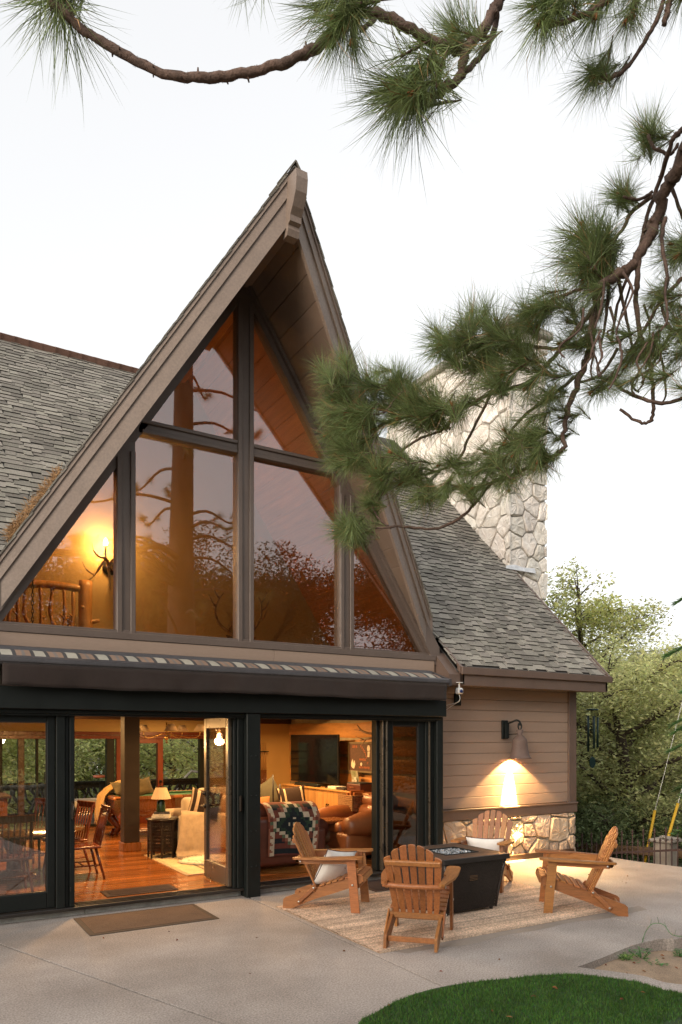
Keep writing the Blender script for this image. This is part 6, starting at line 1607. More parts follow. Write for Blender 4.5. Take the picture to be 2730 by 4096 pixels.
m.tube(spline([(.04, .1, -.24), (.06, .04, -.40), (.07, .04, -.60)], 4), [.016] * 5 + [.008] * 4, 8)
m.tube(spline([(-.14, .02, -.42), (-.24, .02, -.36), (-.30, .02, -.26)], 4), [.012] * 5 + [.006] * 4, 8)
m.tube(spline([(.08, .1, -.25), (.16, .06, -.36), (.18, .04, -.46)], 4), [.014] * 5 + [.007] * 4, 8)
m.build('antler_frame', M['antler'], sco); MB().lathe([(0, 0), (.09, 0), (.10, .015), (0, .02)], (.10, .215, -.26), 16, Rx(R(90))).build('wall_plate', M['bronze'], sco)
lamp('sconce_light', 'POINT', s0 + V3((0, .02, .03)), 19, (1, .60, .22), .03, sco)
ll = atY(287, 1215, 8.35)
lfl = thing('assumed_loft_lamp', 'assumed small hanging bulb lamp in the loft, unseen behind the left window post', 'lamp', ll)  # assumed lamp, hidden by the mullion; added to light the railing from in front
MB().tube([(0, 0, .06), (0, 0, 1.0)], .005, 6).build('cord', M['black'], lfl); MB().lathe([(0, -.05), (.024, -.03), (.02, .03), (.012, .07), (0, .07)], (0, 0, 0), 12).build('bulb', emit_mat('assumed_loft_bulb', (1, .68, .3), 14), lfl)
lamp('assumed_loft_light', 'POINT', ll + V3((0, 0, -.08)), 10, (1, .60, .22), .05, lfl)
# elk head on the loft wall
eh = thing('elk_mount', 'mounted elk head with wide antlers low on the loft wall', 'mounted head', atY(552, 1490, 9.9)); e0 = V3((0, 0, 0))
M['fur'] = mat('brown_fur', (.12, .065, .03), .95, .3, 12, .6, 90)
MB().tube(spline([(0, .38, -.25), (0, .20, -.12), (0, .02, .02), (0, -.10, .05)], 4), [.24, .23, .21, .19, .18, .17, .15, .14, .135, .13, .12, .115, .11], 16).build('neck', M['fur'], eh)
MB().tube(spline([(0, -.04, .07), (0, -.16, .03), (0, -.30, -.05), (0, -.40, -.10)], 4), [.12, .115, .11, .105, .10, .09, .08, .072, .066, .062, .06, .055, .045], 14).build('head', M['fur'], eh)
for sg in (-1, 1):
    MB().lathe([(.005, 0), (.035, .05), (.03, .11), (0, .17)], (sg * .09, 0, .10), 10, Ry(sg * R(62)) @ Rx(R(10))).build('ear', M['fur'], eh)
    MB().lathe([(0, -.013), (.013, 0), (0, .013)], (sg * .10, -.15, .07), 8).build('eye', M['black'], eh)
    beam = spline([(sg * .05, -.02, .15), (sg * .16, .05, .24), (sg * .28, .08, .34), (sg * .36, .06, .50), (sg * .34, .0, .66), (sg * .27, -.05, .78)], 4)
    m = MB(); m.tube(beam, [.026 - .0010 * i for i in range(len(beam))], 8)
    for (i, d) in ((1, (.02, -.22, .10)), (4, (.03, -.2, .14)), (10, (.10, -.10, .16)), (14, (.12, -.02, .14)), (17, (.10, .0, .14))):
        p = V3(beam[i]); m.tube([p, p + V3((sg * d[0] * .5, d[1] * .7, d[2] * .4)), p + V3((sg * d[0], d[1], d[2] * 1.2))], [.016, .012, .004], 7)
    m.build('antler', M['antler'], eh)
MB().lathe([(0, 0), (.25, 0), (.26, .03), (0, .04)], (0, .40, -.22), 20, Rx(R(90))).build('plaque', M['dark_wood'], eh)
# ================================================================== FENCE, PILLARS, GUY WIRES
M['rust_iron'] = mat('rusty_iron', (.085, .045, .036), .7, .3, 20, .3, 90, pos=True)
fe = thing('iron_fence', 'low rusty iron picket fence with spear tips beyond the patio edge', 'fence', (10.6, 8, -1))
fa, fb = atD(1100, 1962, 15.2), atD(1600, 1905, 11.6)
FA, FB = V3((fa.x, fa.y, -.42)), V3((fb.x, fb.y, .42 - .08))
nf = 46
F_ = lambda nm, mb: mb.build(nm, M['rust_iron'], fe, True)
for k in range(nf + 1):
    f = k / nf; p = FA.lerp(FB, f ** 1.0); tall = .0 if k % 2 else -.17; L_ = .85
    m = MB(); top = p + V3((0, 0, tall))
    m.tube([top - V3((0, 0, L_ + tall)), top], .011, 6)
    m.lathe([(.0, -.01), (.022, .0), (.010, .018), (.020, .04), (0, .10)], top, 6); m.lathe([(.012, -.15), (.022, -.135), (.012, -.12)], top, 6)
    F_('picket', m)
for dz in (-.30, -.75): F_('rail', MB().bar(FA + V3((0, 0, dz)), FB + V3((0, 0, dz)), .02, .035))
M['pillar_stone'] = mat('pillar_stone', (.36, .30, .24), .9, .2, 6, .4, 40, pos=True)
for (x, y, t, wd, lab) in ((1022, 1951, 17.0, .30, ''), (1530, 1928, 12.6, .30, 'cream stone pillar with flat cap among the iron fence pickets, below the yellow guards'), (1240 + 40, 1951, 15.4, .30, 'stone pillar with a rounded cap behind the fence, left of the other')):
    if not lab: continue
    c = atD(x, y, t); pl_ = thing('stone_pillar', lab, 'pillar', (c.x, c.y, c.z - 1.2), R(10))
    MB().bx(-wd / 2, wd / 2, -wd / 2, wd / 2, 0, 1.15, .015).build('shaft', M['pillar_stone'], pl_); MB().bx(-wd / 2 - .05, wd / 2 + .05, -wd / 2 - .05, wd / 2 + .05, 1.15, 1.205, .015).build('cap', M['pillar_stone'], pl_)
    MB().prism([V3((-wd / 2 - .04, -wd / 2 - .04, 1.205)), V3((wd / 2 + .04, -wd / 2 - .04, 1.205)), V3((wd / 2 - .08, wd / 2 - .08, 1.24)), V3((-wd / 2 + .08, wd / 2 - .08, 1.24))], (0, 0, .012)).build('cap_top', M['pillar_stone'], pl_)
wlw = atD(1130, 1948, 16.5); wle = atD(1580, 1946, 14.0)
tag(MB().bar(V3((wlw.x, wlw.y, -.50)), V3((wle.x, wle.y, -.42)), .18, .16, ch=.02).build('timber_rail', M['bark']), 'dark horizontal timber rail behind the iron fence', 'rail')
M['guard'] = mat('yellow_plastic', (.72, .42, .02), .45, .08, 10)
for (x0, y0, x1, y1, x2, y2, t, lab) in ((1478, 2005, 1506, 1862, 1572, 1600, 14.5, 'yellow guard on the steeper steel guy wire, left of the two'), (1514, 2000, 1559, 1846, 1600, 1700, 13.6, 'yellow guard on the right of the two steel guy wires')):
    a, b, c = atD(x0, y0, t), atD(x1, y1, t), atD(x2, y2, t)
    gwt = thing('guy_wire', lab, 'guy wire', a - (b - a) * .9, 0, 'guy wires with yellow guards')
    MB().tube([a - (b - a) * .2, b], .028, 8).build('guard', M['guard'], gwt, True); MB().tube([a - (b - a) * .9, b, b + (c - b) * 5], .008, 6).build('cable', M['steel'], gwt, True)
# overhead lines
for (pts, r_, lab) in (([(1300, 1497, 26), (1380, 1500, 25), (1470, 1498, 24), (1600, 1484, 23)], .018, 'uppermost overhead cable crossing the trees'), ([(1250, 1660, 24), (1400, 1628, 22), (1600, 1578, 20)], .012, 'thin dark overhead wire sloping up behind the wind chime'), ([(1420, 1590, 30), (1500, 1589, 29), (1600, 1586, 28)], .016, 'pale overhead cable running level at the right edge')):
    P = [atD(x, y, t) for x, y, t in pts]; a, b = P[0], P[-1]; P = [a + (a - P[1]) * 3] + P + [b + (b - P[-2]) * 3]
    tag(MB().tube(spline([tuple(p) for p in P], 6), r_, 6).build('power_line', M['steel' if 'pale' in lab else 'black']), lab, 'cable', 'overhead lines')

# ================================================================== BROADLEAF TREES
def leaf_mat(nm, c, hue=.02, rnd_=.5):
    return leafy(nm, c, rnd_, hue)
M['oak_leaf'] = leaf_mat('oak_leaves', (.56, .57, .27), .025)
M['oak_leaf2'] = leaf_mat('pale_oak_leaves', (.52, .53, .20), .03)
M['lime_tree'] = leaf_mat('yellow_green_leaves', (.48, .46, .16), .03)
M['dark_leaf'] = leaf_mat('shade_leaves', (.24, .30, .14), .02)
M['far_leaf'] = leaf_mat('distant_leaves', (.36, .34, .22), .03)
M['back_leaf'] = leaf_mat('brightened_back_leaves', (.60, .64, .30), .03)  # leaf colour raised to stand in for light lost to the house's shade
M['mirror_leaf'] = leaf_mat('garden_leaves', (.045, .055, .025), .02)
M['oak_bark'] = mat('oak_bark', (.07, .05, .038), .9, .35, 3, .7, 20, st=(1, 1, .4), pos=True)
def leaf_cloud(rg, clumps, n, s, flat=.6):
    """leaves as small folded blades, gathered in clumps"""
    V = []; F = []
    for (c, r_) in clumps:
        k = max(6, int(n * r_ * r_))
        for _ in range(k):
            d = V3((rg.gauss(0, 1), rg.gauss(0, 1), rg.gauss(0, 1))); d.normalize(); rr_ = r_ * (rg.random() ** .45)
            p = c + V3((d.x * rr_, d.y * rr_, d.z * rr_ * .75))
            a = rg.uniform(0, 6.283); tl = rg.uniform(-.9, .5); ss = s * rg.uniform(.6, 1.4)
            u = V3((math.cos(a) * math.cos(tl), math.sin(a) * math.cos(tl), math.sin(tl)))
            w_ = u.cross(V3((rg.gauss(0, .5), rg.gauss(0, .5), 1))); w_.normalize(); nn = u.cross(w_)
            o = len(V); V += [p - u * ss, p + w_ * ss * .42 + nn * ss * .15, p + u * ss, p - w_ * ss * .42 + nn * ss * .15]
            F += [(o, o + 1, o + 2), (o, o + 2, o + 3)]
    return V, F
def tree(nm, label, base, h, cr, seed, leaf, n=150, s=.055, lean=(0, 0), low=.25, group=None, bark='oak_bark', nl=9, tr=.17, cat='tree', squash=1.0, cl_r=(.35, .75), nclump=None, limbs=True):
    rg = random.Random(seed); t = thing(nm, label, cat, base, 0, group); m = MB(); lim = MB(); clumps = []
    tp = spline([(0, 0, -.6), (lean[0] * .3, lean[1] * .3, h * .25), (lean[0] * .7 + .15, lean[1] * .7, h * .55), (lean[0], lean[1], h * .78)], 4)
    k = len(tp); m.tube(tp, [tr * (1 - .85 * i / k) * (1.35 if i == 0 else 1) for i in range(k)], 10); m.build('trunk', M[bark], t)
    for i in range(nl):
        f = lerp(low, .90, (i + rg.random() * .7) / nl); q = V3(tp[min(k - 1, int(f / .92 * (k - 2)))]); a = i * 2.4 + rg.uniform(-.5, .5)
        e = min(1, math.sin(math.pi * min(.97, (f - low) / (1 - low) * .8 + .2)) + .12); L_ = cr * e * rg.uniform(.75, 1.1)
        d = V3((math.cos(a), math.sin(a) * squash, rg.uniform(.15, .6)))
        P = spline([tuple(q), tuple(q + d * L_ * .4 + V3((0, 0, rg.uniform(-.1, .2)))), tuple(q + d * L_ * .75), tuple(q + d * L_)], 3)
        lim.tube(P, [max(.012, tr * .42 * (1 - .9 * j / len(P)) * (1 - .5 * f)) for j in range(len(P))], 6)
        for j in range(2, len(P)):
            for _ in range(2):
                b = V3(P[j]); c = b + V3((rg.uniform(-.6, .6), rg.uniform(-.6, .6) * squash, rg.uniform(-.35, .5))) * (cr * .30)
                clumps.append((c, rg.uniform(*cl_r) * cr / 2.6)); lim.tube([b, (b + c) / 2 + V3((0, 0, .05)), c], [.018, .012, .006], 4)
    for i in range(7):
        b = V3(tp[-1]); c = b + V3((rg.gauss(0, .45), rg.gauss(0, .45) * squash, rg.uniform(-.25, .42))) * cr * .5
        clumps.append((c, rg.uniform(*cl_r) * cr / 2.6)); lim.tube([b - V3((0, 0, .3)), (b + c) / 2, c], [.03, .015, .006], 4)
    if limbs: lim.build('limbs', M[bark], t)
    V, F = leaf_cloud(rg, clumps, n, s)
    me = bpy.data.meshes.new('crown'); me.from_pydata([tuple(v) for v in V], [], F); me.materials.append(M[leaf]); link('crown', me, t)
    return t
def tb(x, t, zb): p = atD(x, 1700, t); return (p.x, p.y, zb)
tree('oak_tree', 'dark green oak with a forked trunk just beyond the patio fence', tb(1470, 16.5, -1.8), 6.6, 2.9, 1, 'oak_leaf', 330, .050, (-.75, .3), .30, nl=16, tr=.24)
tree('oak_tree', 'grey-green oak filling the view right behind the house corner', tb(1345, 19, -2.2), 7.6, 3.0, 2, 'oak_leaf', 280, .055, (0, 0), .12, nl=16, tr=.2)
tree('oak_tree', 'tall pale green oak whose top stands above the chimney-side roof', tb(1325, 23, -2.5), 11.6, 2.7, 3, 'oak_leaf2', 270, .070, (.1, 0), .30, nl=24, tr=.2, cl_r=(.3, .62))
tree('oak_tree', 'shaded dark oak low behind the stone pillars', tb(1560, 20, -2.6), 5.2, 3.0, 4, 'oak_leaf', 280, .055, (0, 0), .1, nl=13)
tree('oak_tree', 'sunlit yellow-green tree between the oak and the conifer', tb(1520, 34, -3), 9.3, 4.4, 5, 'lime_tree', 150, .10, (0, 0), .1, nl=16)
tree('oak_tree', 'pale leafy tree low behind the fence at the far right', tb(1600, 28, -3), 7.2, 4.2, 6, 'oak_leaf2', 170, .085, (0, 0), .08, nl=15)
tree('shrub', 'dark shrubs at the foot of the oaks behind the fence', tb(1390, 15.8, -1.6), 2.2, 1.9, 7, 'dark_leaf', 700, .04, (0, 0), .05, nl=10, tr=.06, cat='shrub')
tree('shrub', 'dark undergrowth bush behind the stone pillar with the flat cap', tb(1530, 16.2, -1.9), 2.2, 1.9, 17, 'dark_leaf', 700, .04, (0, 0), .05, nl=10, tr=.06, cat='shrub')
# distant ridge
for i, (x, t, z, h, c, lab) in enumerate(((1500, 120, 2, 17, 7, 'hazy round tree on the far ridge, left'), (1560, 110, 1, 14.5, 8, 'hazy tree on the far ridge, right'), (1450, 95, -2, 12, 8, 'hazy tree below the ridge, behind the big oak'), (1640, 105, 1, 16, 8, 'hazy tree at the far right on the ridge'))):
    tree('ridge_tree', lab, tb(x, t, z), h, c, 40 + i, 'far_leaf', 26, .26, (0, 0), .1, 'trees on the far ridge', nl=12, limbs=False)
# trees seen through the house, past the deck
for i, (x, y, h, c, lf, lab) in enumerate(((3.2, 21.0, 6.5, 3.0, 'oak_leaf2', 'leafy green tree past the deck, behind the bird feeder'), (6.6, 20.6, 6.3, 3.0, 'oak_leaf2', 'leafy green tree past the deck, behind the pool table'), (9.6, 22.0, 6.6, 3.2, 'oak_leaf', 'leafy green tree past the deck, farthest right'), (.0, 22.4, 6.8, 3.2, 'oak_leaf', 'leafy green tree past the deck, seen through the closed door'), (5.0, 24.5, 8.0, 3.6, 'lime_tree', 'yellow-green tree farther down the slope behind the deck'))):
    tree('back_tree', lab, (x, y, -2.6), h, c, 60 + i, 'back_leaf', 260, .065, (0, 0), .08, nl=15, tr=.14)
dbr = MB(); p0, p1, p2, p3 = atD(415, 1800, 18.6), atD(428, 1785, 18.6), atD(440, 1772, 18.6), atD(470, 1776, 18.7)
dbr.tube([p0 - V3((.2, 0, .4)), p0, p1, p2, p3, p3 + V3((.5, 0, -.1))], [.06, .045, .04, .035, .03, .02], 8)
tag(dbr.build('bare_branch', mat('bleached_wood', (.40, .37, .34), .8, .2, 20)), 'pale bare branch in front of the leaves beyond the deck railing', 'branch')
# cedar at the right edge
M['cedar'] = leafy('cedar_sprays', (.10, .19, .06), .45, .02, .4)
ced = thing('cedar_tree', 'dark green cedar whose sprays reach in at the right edge', 'tree', (10.80, 6.28, -1)); rg = random.Random(77)
MB().tube([(0, 0, 0), (.02, 0, 3), (0, 0, 7)], [.16, .11, .02], 10).build('trunk', M['oak_bark'], ced)
V = []; F = []; lim = MB()
for i in range(66):
    z = 1.6 + i * .078 + rg.uniform(-.12, .12); a = i * 2.4 + rg.uniform(-.5, .5); L_ = lerp(1.5, .55, (z - 1.6) / 5.2) * rg.uniform(.7, 1.1)
    d = V3((math.cos(a), math.sin(a), -.12)); b = V3((0, 0, z)); P = [b + d * L_ * s_ + V3((0, 0, .10 * math.sin(s_ * 3) - .10 * s_ * s_)) for s_ in (0, .33, .66, 1)]
    lim.tube(P, [.014, .010, .006, .003], 5)
    for k in range(420):
        s_ = rg.random() ** .7; c = b + d * L_ * s_ + V3((0, 0, .10 * math.sin(s_ * 3) - .10 * s_ * s_)); side = d.cross(V3((0, 0, 1))).normalized() * rg.choice((-1, 1))
        u = (d * rg.uniform(.5, 1.2) + side * rg.uniform(.1, .9) + V3((0, 0, rg.uniform(-.75, .25)))).normalized() * rg.uniform(.06, .16); w_ = V3((rg.gauss(0, 1), rg.gauss(0, 1), rg.gauss(0, 1))).normalized() * .010
        o = len(V); V += [c - w_, c + w_, c + u]; F.append((o, o + 1, o + 2))
lim.build('limbs', M['oak_bark'], ced); me = bpy.data.meshes.new('crown'); me.from_pydata([tuple(v) for v in V], [], F); me.materials.append(M['cedar']); link('crown', me, ced)

# ================================================================== THE PINE OVERHEAD
M['needle'] = leafy('pine_needles', (.185, .235, .088), .5, .022, .35, 2.5, .25, .38)
M['needle_dry'] = mat('dry_needles', (.36, .205, .09), .8, .2, 6, rnd=.3)
M['pine_bark'] = mat('pine_twig_bark', (.115, .072, .055), .9, .4, 10, .9, 60, fine=.25, fs=60, pos=True)
M['trunk_bark'] = mat('pine_trunk_bark', (.085, .048, .032), .95, .5, 3, 1.0, 7, st=(1, 1, .35), pos=True, fine=.3, fs=9)
M['bud'] = mat('pine_bud', (.26, .095, .03), .8, .3, 40)
PX, PY = 5.15, .85
pine = thing('pine_tree', 'tall pine whose needled branches hang across the top and right of the view', 'tree', (PX, PY, 0))
m = MB(); tr_ = spline([(0, 0, -.4), (0, 0, 2), (-.03, .02, 5), (.03, 0, 9), (0, 0, 14)], 6)
m.tube(tr_, [.42 - .012 * i for i in range(len(tr_))], 20)
for v in range(len(m.v)):
    x, y, z = m.v[v]; m.v[v] = (x * (1 + .05 * math.sin(v * 12.9)), y * (1 + .05 * math.sin(v * 7.7)), z)
m.build('trunk', M['trunk_bark'], pine)
def tuft_mesh(seed, n, spread, L0, droop, side=0):
    """needles round the last stretch of a twig; side shoots make the clump long and uneven"""
    rg = random.Random(seed); V = []; F = []; mi = []
    shoots = [(V3((0, 0, 0)), V3((0, 0, 1)), n, 1.0)]
    for k in range(side):
        a = rg.uniform(0, 6.283); t_ = rg.uniform(.5, .95); d = V3((math.sin(t_) * math.cos(a), math.sin(t_) * math.sin(a), math.cos(t_)))
        shoots.append((V3((0, 0, -rg.uniform(.35, .85))) + d * rg.uniform(.2, .45), d, int(n * rg.uniform(.45, .7)), rg.uniform(.7, .95)))
    for (o0, ax, cnt_, sc_) in shoots:
        Q = ax.to_track_quat('Z', 'Y').to_matrix(); lop = V3((rg.gauss(0, .22), rg.gauss(0, .22), 0))
        for i in range(cnt_):
            back = (rg.random() ** 1.3) * .62; a = rg.uniform(0, 6.283)
            th_ = (rg.random() ** .7) * spread * (.55 + .45 * (1 - back))
            d = (V3((math.sin(th_) * math.cos(a), math.sin(th_) * math.sin(a), math.cos(th_))) + lop).normalized()
            b = V3((.02 * math.cos(a), .02 * math.sin(a), -back)); L_ = L0 * sc_ * rg.uniform(.55, 1.12) * (.85 if back > .35 else 1)
            sd_ = d.cross(V3((rg.gauss(0, 1), rg.gauss(0, 1), rg.gauss(0, 1)))).normalized(); w_ = .0046 * rg.uniform(.75, 1.25)
            bend = V3((rg.gauss(0, .09), rg.gauss(0, .09), 0)) + sd_ * rg.gauss(0, .05)
            dry = rg.random() < .04
            if dry: bend *= 2.2
            p1 = b + d * L_ * .5 + bend * .3; p2 = b + d * L_ + bend * 1.2
            P = [b - sd_ * w_, b + sd_ * w_, p1 - sd_ * w_ * .9, p1 + sd_ * w_ * .9, p2]
            o = len(V); V += [tuple(o0 + Q @ p) for p in P]
            F += [(o, o + 1, o + 3, o + 2), (o + 2, o + 3, o + 4)]; mi += [1 if dry else 0] * 2
        tw = MB(); tw.tube([o0 + ax * -.6, o0 + ax * -.3, o0], [.010, .020, .016], 5); o = len(V)
        V += tw.v; F += [tuple(i + o for i in f) for f in tw.f]; mi += [2] * len(tw.f)
    me = bpy.data.meshes.new('needle_cluster'); me.from_pydata(V, [], F)
    for q in ('needle', 'needle_dry', 'pine_bark'): me.materials.append(M[q])
    me.polygons.foreach_set('material_index', mi); return me
TUFT = [tuft_mesh(100 + i, 190, R((44, 58, 70, 80)[i % 4]), 1.0, .1, i % 2) for i in range(10)]
DENSE = [tuft_mesh(300 + i, 150, R((50, 62, 74, 86)[i % 4]), 1.0, .1, 1 + i % 3) for i in range(12)]
OPEN = [tuft_mesh(200 + i, 64, R(70), 1.0, .1) for i in range(4)]
budm = MB()
for k in range(5): budm.tube([(0, 0, -.05), (.05 * math.cos(k * 1.26), .05 * math.sin(k * 1.26), .10), (.06 * math.cos(k * 1.26), .06 * math.sin(k * 1.26), .17)], [.03, .026, .006], 6)
BUD = budm.mesh('bud', M['bud'])
rgp = random.Random(55); ntuft = [0]; over = []
def tuft(p, d, L, sparse=False, bud=True, dense=False):
    L *= rgp.uniform(.8, 1.1)
    if ntuft[0] >= 295:
        over.append((rgp.choice(TUFT), Matrix.Translation(p - V3((PX, PY, 0))) @ (d.normalized().to_track_quat('Z', 'Y').to_matrix() @ Rz(rgp.uniform(0, 6.28))).to_4x4() @ Matrix.Scale(L, 4))); return
    ntuft[0] += 1
    o = bpy.data.objects.new('needle_cluster', rgp.choice(OPEN if sparse else (DENSE if dense else TUFT))); C.objects.link(o); o.parent = pine
    Mr = d.normalized().to_track_quat('Z', 'Y').to_matrix() @ Rz(rgp.uniform(0, 6.28))
    o.matrix_local = Matrix.Translation(p - V3((PX, PY, 0))) @ Mr.to_4x4() @ Matrix.Scale(L, 4)
    if bud:
        b = bpy.data.objects.new('bud', BUD); C.objects.link(b); b.parent = o; b.scale = (.7, .7, .7)
camR = V3((math.cos(YAW), -math.sin(YAW), 0)); camU = V3((0, 0, 1)); camF = V3((math.sin(YAW), math.cos(YAW), 0))
def idir(ang, depth=0.0):     # direction of growth as seen from the garden: angle from rightwards, counter-clockwise
    return camR * math.cos(R(ang)) + camU * math.sin(R(ang)) + camF * depth
def branch(pts, r0, r1, knobs=0, n=8):
    P = spline([tuple(atD(*p)) for p in pts], 6); k = len(P)
    for i in range(1, k - 1):
        P[i] = tuple(V3(P[i]) + V3((rgp.gauss(0, 1), rgp.gauss(0, 1), rgp.gauss(0, 1))) * r0 * .16)
    rs = [lerp(r0, r1, i / (k - 1)) * rgp.uniform(.9, 1.1) for i in range(k)]; m = MB(); m.tube(P, rs, n)
    for _ in range(knobs):
        i = rgp.randrange(2, k - 2); p = V3(P[i]); T = (V3(P[i + 1]) - p).normalized(); a = V3((rgp.gauss(0, 1), rgp.gauss(0, 1), rgp.gauss(0, 1))); a = (a - T * a.dot(T)).normalized()
        m.tube([p, p + a * rs[i] * 1.55 + T * rs[i] * .2], [rs[i] * .35, rs[i] * .16], 5)
    # scaly leaf bases all along
    for i in range(k - 1):
        for _ in range(9):
            f = rgp.random(); p = V3(P[i]).lerp(V3(P[i + 1]), f); T = (V3(P[i + 1]) - V3(P[i])).normalized(); a = V3((rgp.gauss(0, 1), rgp.gauss(0, 1), rgp.gauss(0, 1))); a = (a - T * a.dot(T)).normalized()
            q = p + a * rs[i] * .95; s_ = T.cross(a) * rs[i] * .16
            m.add([q - s_, q + s_, q + a * rs[i] * .16 + T * rs[i] * .22], [(0, 1, 2)])
    m.build('branch', M['pine_bark'], pine, True); return P
def to_trunk(p, z, r0, r1, sag=.3):
    a = V3((PX, PY, z)); q = atD(*p); mid = (a + q) / 2 + V3((0, 0, sag)); P = spline([tuple(a), tuple(mid), tuple(q)], 6)
    MB().tube(P, [lerp(r0, r1, i / (len(P) - 1)) for i in range(len(P))], 8).build('branch', M['pine_bark'], pine, True)
S_ = 2923 / (2730 / 1568)     # pixels (1568-wide) per metre at one metre
# --- top branches, close to the garden side
T0 = 2.9
branch([(104, -12, T0), (140, 22, T0), (185, 62, T0), (260, 112, T0), (370, 165, T0), (455, 178, T0), (530, 172, T0), (605, 157, T0), (680, 133, T0), (735, 102, T0 + .05), (785, 55, T0 + .1), (815, -8, T0 + .15)], .0155, .021, 16)
branch([(820, 24, T0 + .1), (875, 34, T0 + .1), (930, 58, T0 + .1), (985, 92, T0 + .15), (1040, 110, T0 + .2), (1072, 112, T0 + .2)], .018, .022, 6)
branch([(1158, -25, T0 + .3), (1138, 20, T0 + .25), (1105, 75, T0 + .22), (1072, 115, T0 + .2), (1062, 160, T0 + .2), (1050, 185, T0 + .2), (1010, 212, T0 + .15), (972, 238, T0 + .12)], .024, .015, 8)
branch([(1146, 0, T0 + .35), (1138, 60, T0 + .3), (1118, 110, T0 + .27), (1085, 150, T0 + .24), (1058, 172, T0 + .2)], .013, .012, 3)
branch([(1105, 92, T0 + .3), (1130, 80, T0 + .3)], .010, .008); branch([(832, 68, T0), (862, 44, T0 + .1)], .010, .009)
to_trunk((1158, -25, T0 + .3), 5.2, .06, .026); to_trunk((815, -8, T0 + .15), 5.0, .05, .022); to_trunk((104, -12, T0), 5.1, .05, .016)
def tf(x, y, t, ang, Lpx, dep=0.0, sparse=False, bud=True, dense=False): tuft(atD(x, y, t), idir(ang, dep), Lpx / S_ * t, sparse, bud, dense)
for a in ((120, 8, T0, 212, 175, .1, True), (128, 18, T0, 258, 185, -.1, True), (112, 4, T0, 190, 165, .1, True), (150, 30, T0, 280, 170, 0, True), (95, -6, T0, 182, 150, 0, True), (92, -10, T0 - .1, 222, 165, .3, True)):
    tf(*a, bud=False)
tf(172, 48, T0, 292, 190, 0, True, False)
for a in ((790, 60, T0, 262, 150, .1), (808, 92, T0, 268, 105, .2), (770, 40, T0, 205, 140, 0), (760, 80, T0, 225, 125, 0), (820, 40, T0, 300, 120, .3), (735, 20, T0 + .2, 200, 120, .3), (800, 10, T0, 175, 120, .2)): tf(*a)
for a in ((1040, 62, T0 + .2, 110, 95, .2), (1040, 85, T0 + .2, 185, 100, 0), (1050, 70, T0 + .1, 150, 110, .3)): tf(*a)
for a in ((930, 222, T0 + .1, 238, 200, 0), (915, 212, T0 + .1, 208, 190, .2), (945, 232, T0 + .1, 258, 170, 0), (900, 200, T0 + .2, 175, 165, .2), (925, 190, T0 + .15, 150, 150, 0), (950, 210, T0, 225, 175, -.4), (1000, 150, T0 + .2, 215, 130, .2)): tf(*a)
tf(600, -20, T0, 255, 95, 0, True, False); tf(560, -30, T0, 280, 90, 0, True, False)
# --- top right clusters
T1 = 3.5
branch([(1532, -20, T1), (1512, 40, T1), (1480, 100, T1), (1440, 155, T1), (1405, 178, T1), (1375, 176, T1)], .011, .009, 2)
branch([(1545, -20, T1), (1535, 20, T1), (1526, 58, T1)], .014, .012, 4)
branch([(1420, -20, T1), (1350, 30, T1), (1260, 60, T1)], .016, .010, 3); branch([(1470, -20, T1), (1450, 40, T1)], .012, .010, 2)
to_trunk((1532, -20, T1), 5.0, .04, .013); to_trunk((1545, -20, T1), 5.1, .04, .016); to_trunk((1420, -20, T1), 5.4, .045, .018); to_trunk((1470, -20, T1), 5.6, .04, .013)
for a in ((1372, 172, T1, 205, 95, 0), (1362, 172, T1, 238, 105, 0), (1355, 160, T1, 140, 80, .2)): tf(*a)
for a in ((1240, 50, T1, 250, 145, 0), (1255, 40, T1, 225, 120, .2), (1285, 20, T1, 255, 135, .2), (1320, 30, T1, 262, 130, 0), (1230, 15, T1, 205, 100, .1), (1370, 30, T1, 250, 120, .2), (1440, 45, T1, 240, 110, 0), (1455, 30, T1, 275, 110, .3), (1400, 0, T1, 230, 110, 0), (1500, -20, T1, 265, 90, 0), (1570, -10, T1, 255, 120, 0), (1265, -10, T1, 215, 120, -.2)): tf(*a)
# --- the big limb from the right edge
T2 = 4.2
branch([(1640, 180, T2 - .4), (1568, 372, T2 - .2), (1536, 420, T2 - .1), (1512, 490, T2), (1490, 548, T2), (1455, 606, T2), (1420, 632, T2), (1385, 655, T2), (1368, 705, T2 + .05), (1358, 770, T2 + .1), (1340, 850, T2 + .15), (1310, 925, T2 + .2), (1296, 985, T2 + .2), (1295, 1030, T2 + .2)], .040, .012, 10, 10)
branch([(1600, 270, T2 - .2), (1560, 305, T2 - .2), (1545, 325, T2 - .2), (1515, 420, T2), (1490, 490, T2 + .05), (1478, 540, T2 + .05), (1470, 590, T2 + .05)], .014, .010, 4)
branch([(1500, 450, T2), (1450, 490, T2 + .1), (1430, 530, T2 + .1), (1380, 585, T2 + .2)], .013, .009, 3)
branch([(1512, 342, T2 - .1), (1530, 352, T2 - .1), (1545, 352, T2 - .1), (1558, 330, T2 - .1)], .010, .009); branch([(1490, 310, T2 - .1), (1500, 335, T2 - .1), (1515, 345, T2 - .1)], .009, .009)
branch([(1432, 452, T2), (1470, 458, T2), (1500, 440, T2)], .008, .009)
branch([(1470, 590, T2), (1465, 640, T2), (1462, 700, T2 + .1), (1475, 780, T2 + .1), (1495, 850, T2 + .1), (1502, 920, T2 + .1), (1498, 965, T2 + .1), (1470, 970, T2 + .1), (1425, 940, T2 + .1)], .016, .008, 5)
branch([(1530, 500, T2 - .1), (1522, 560, T2 - .1), (1535, 640, T2 - .1), (1520, 700, T2), (1545, 760, T2)], .012, .008, 4)
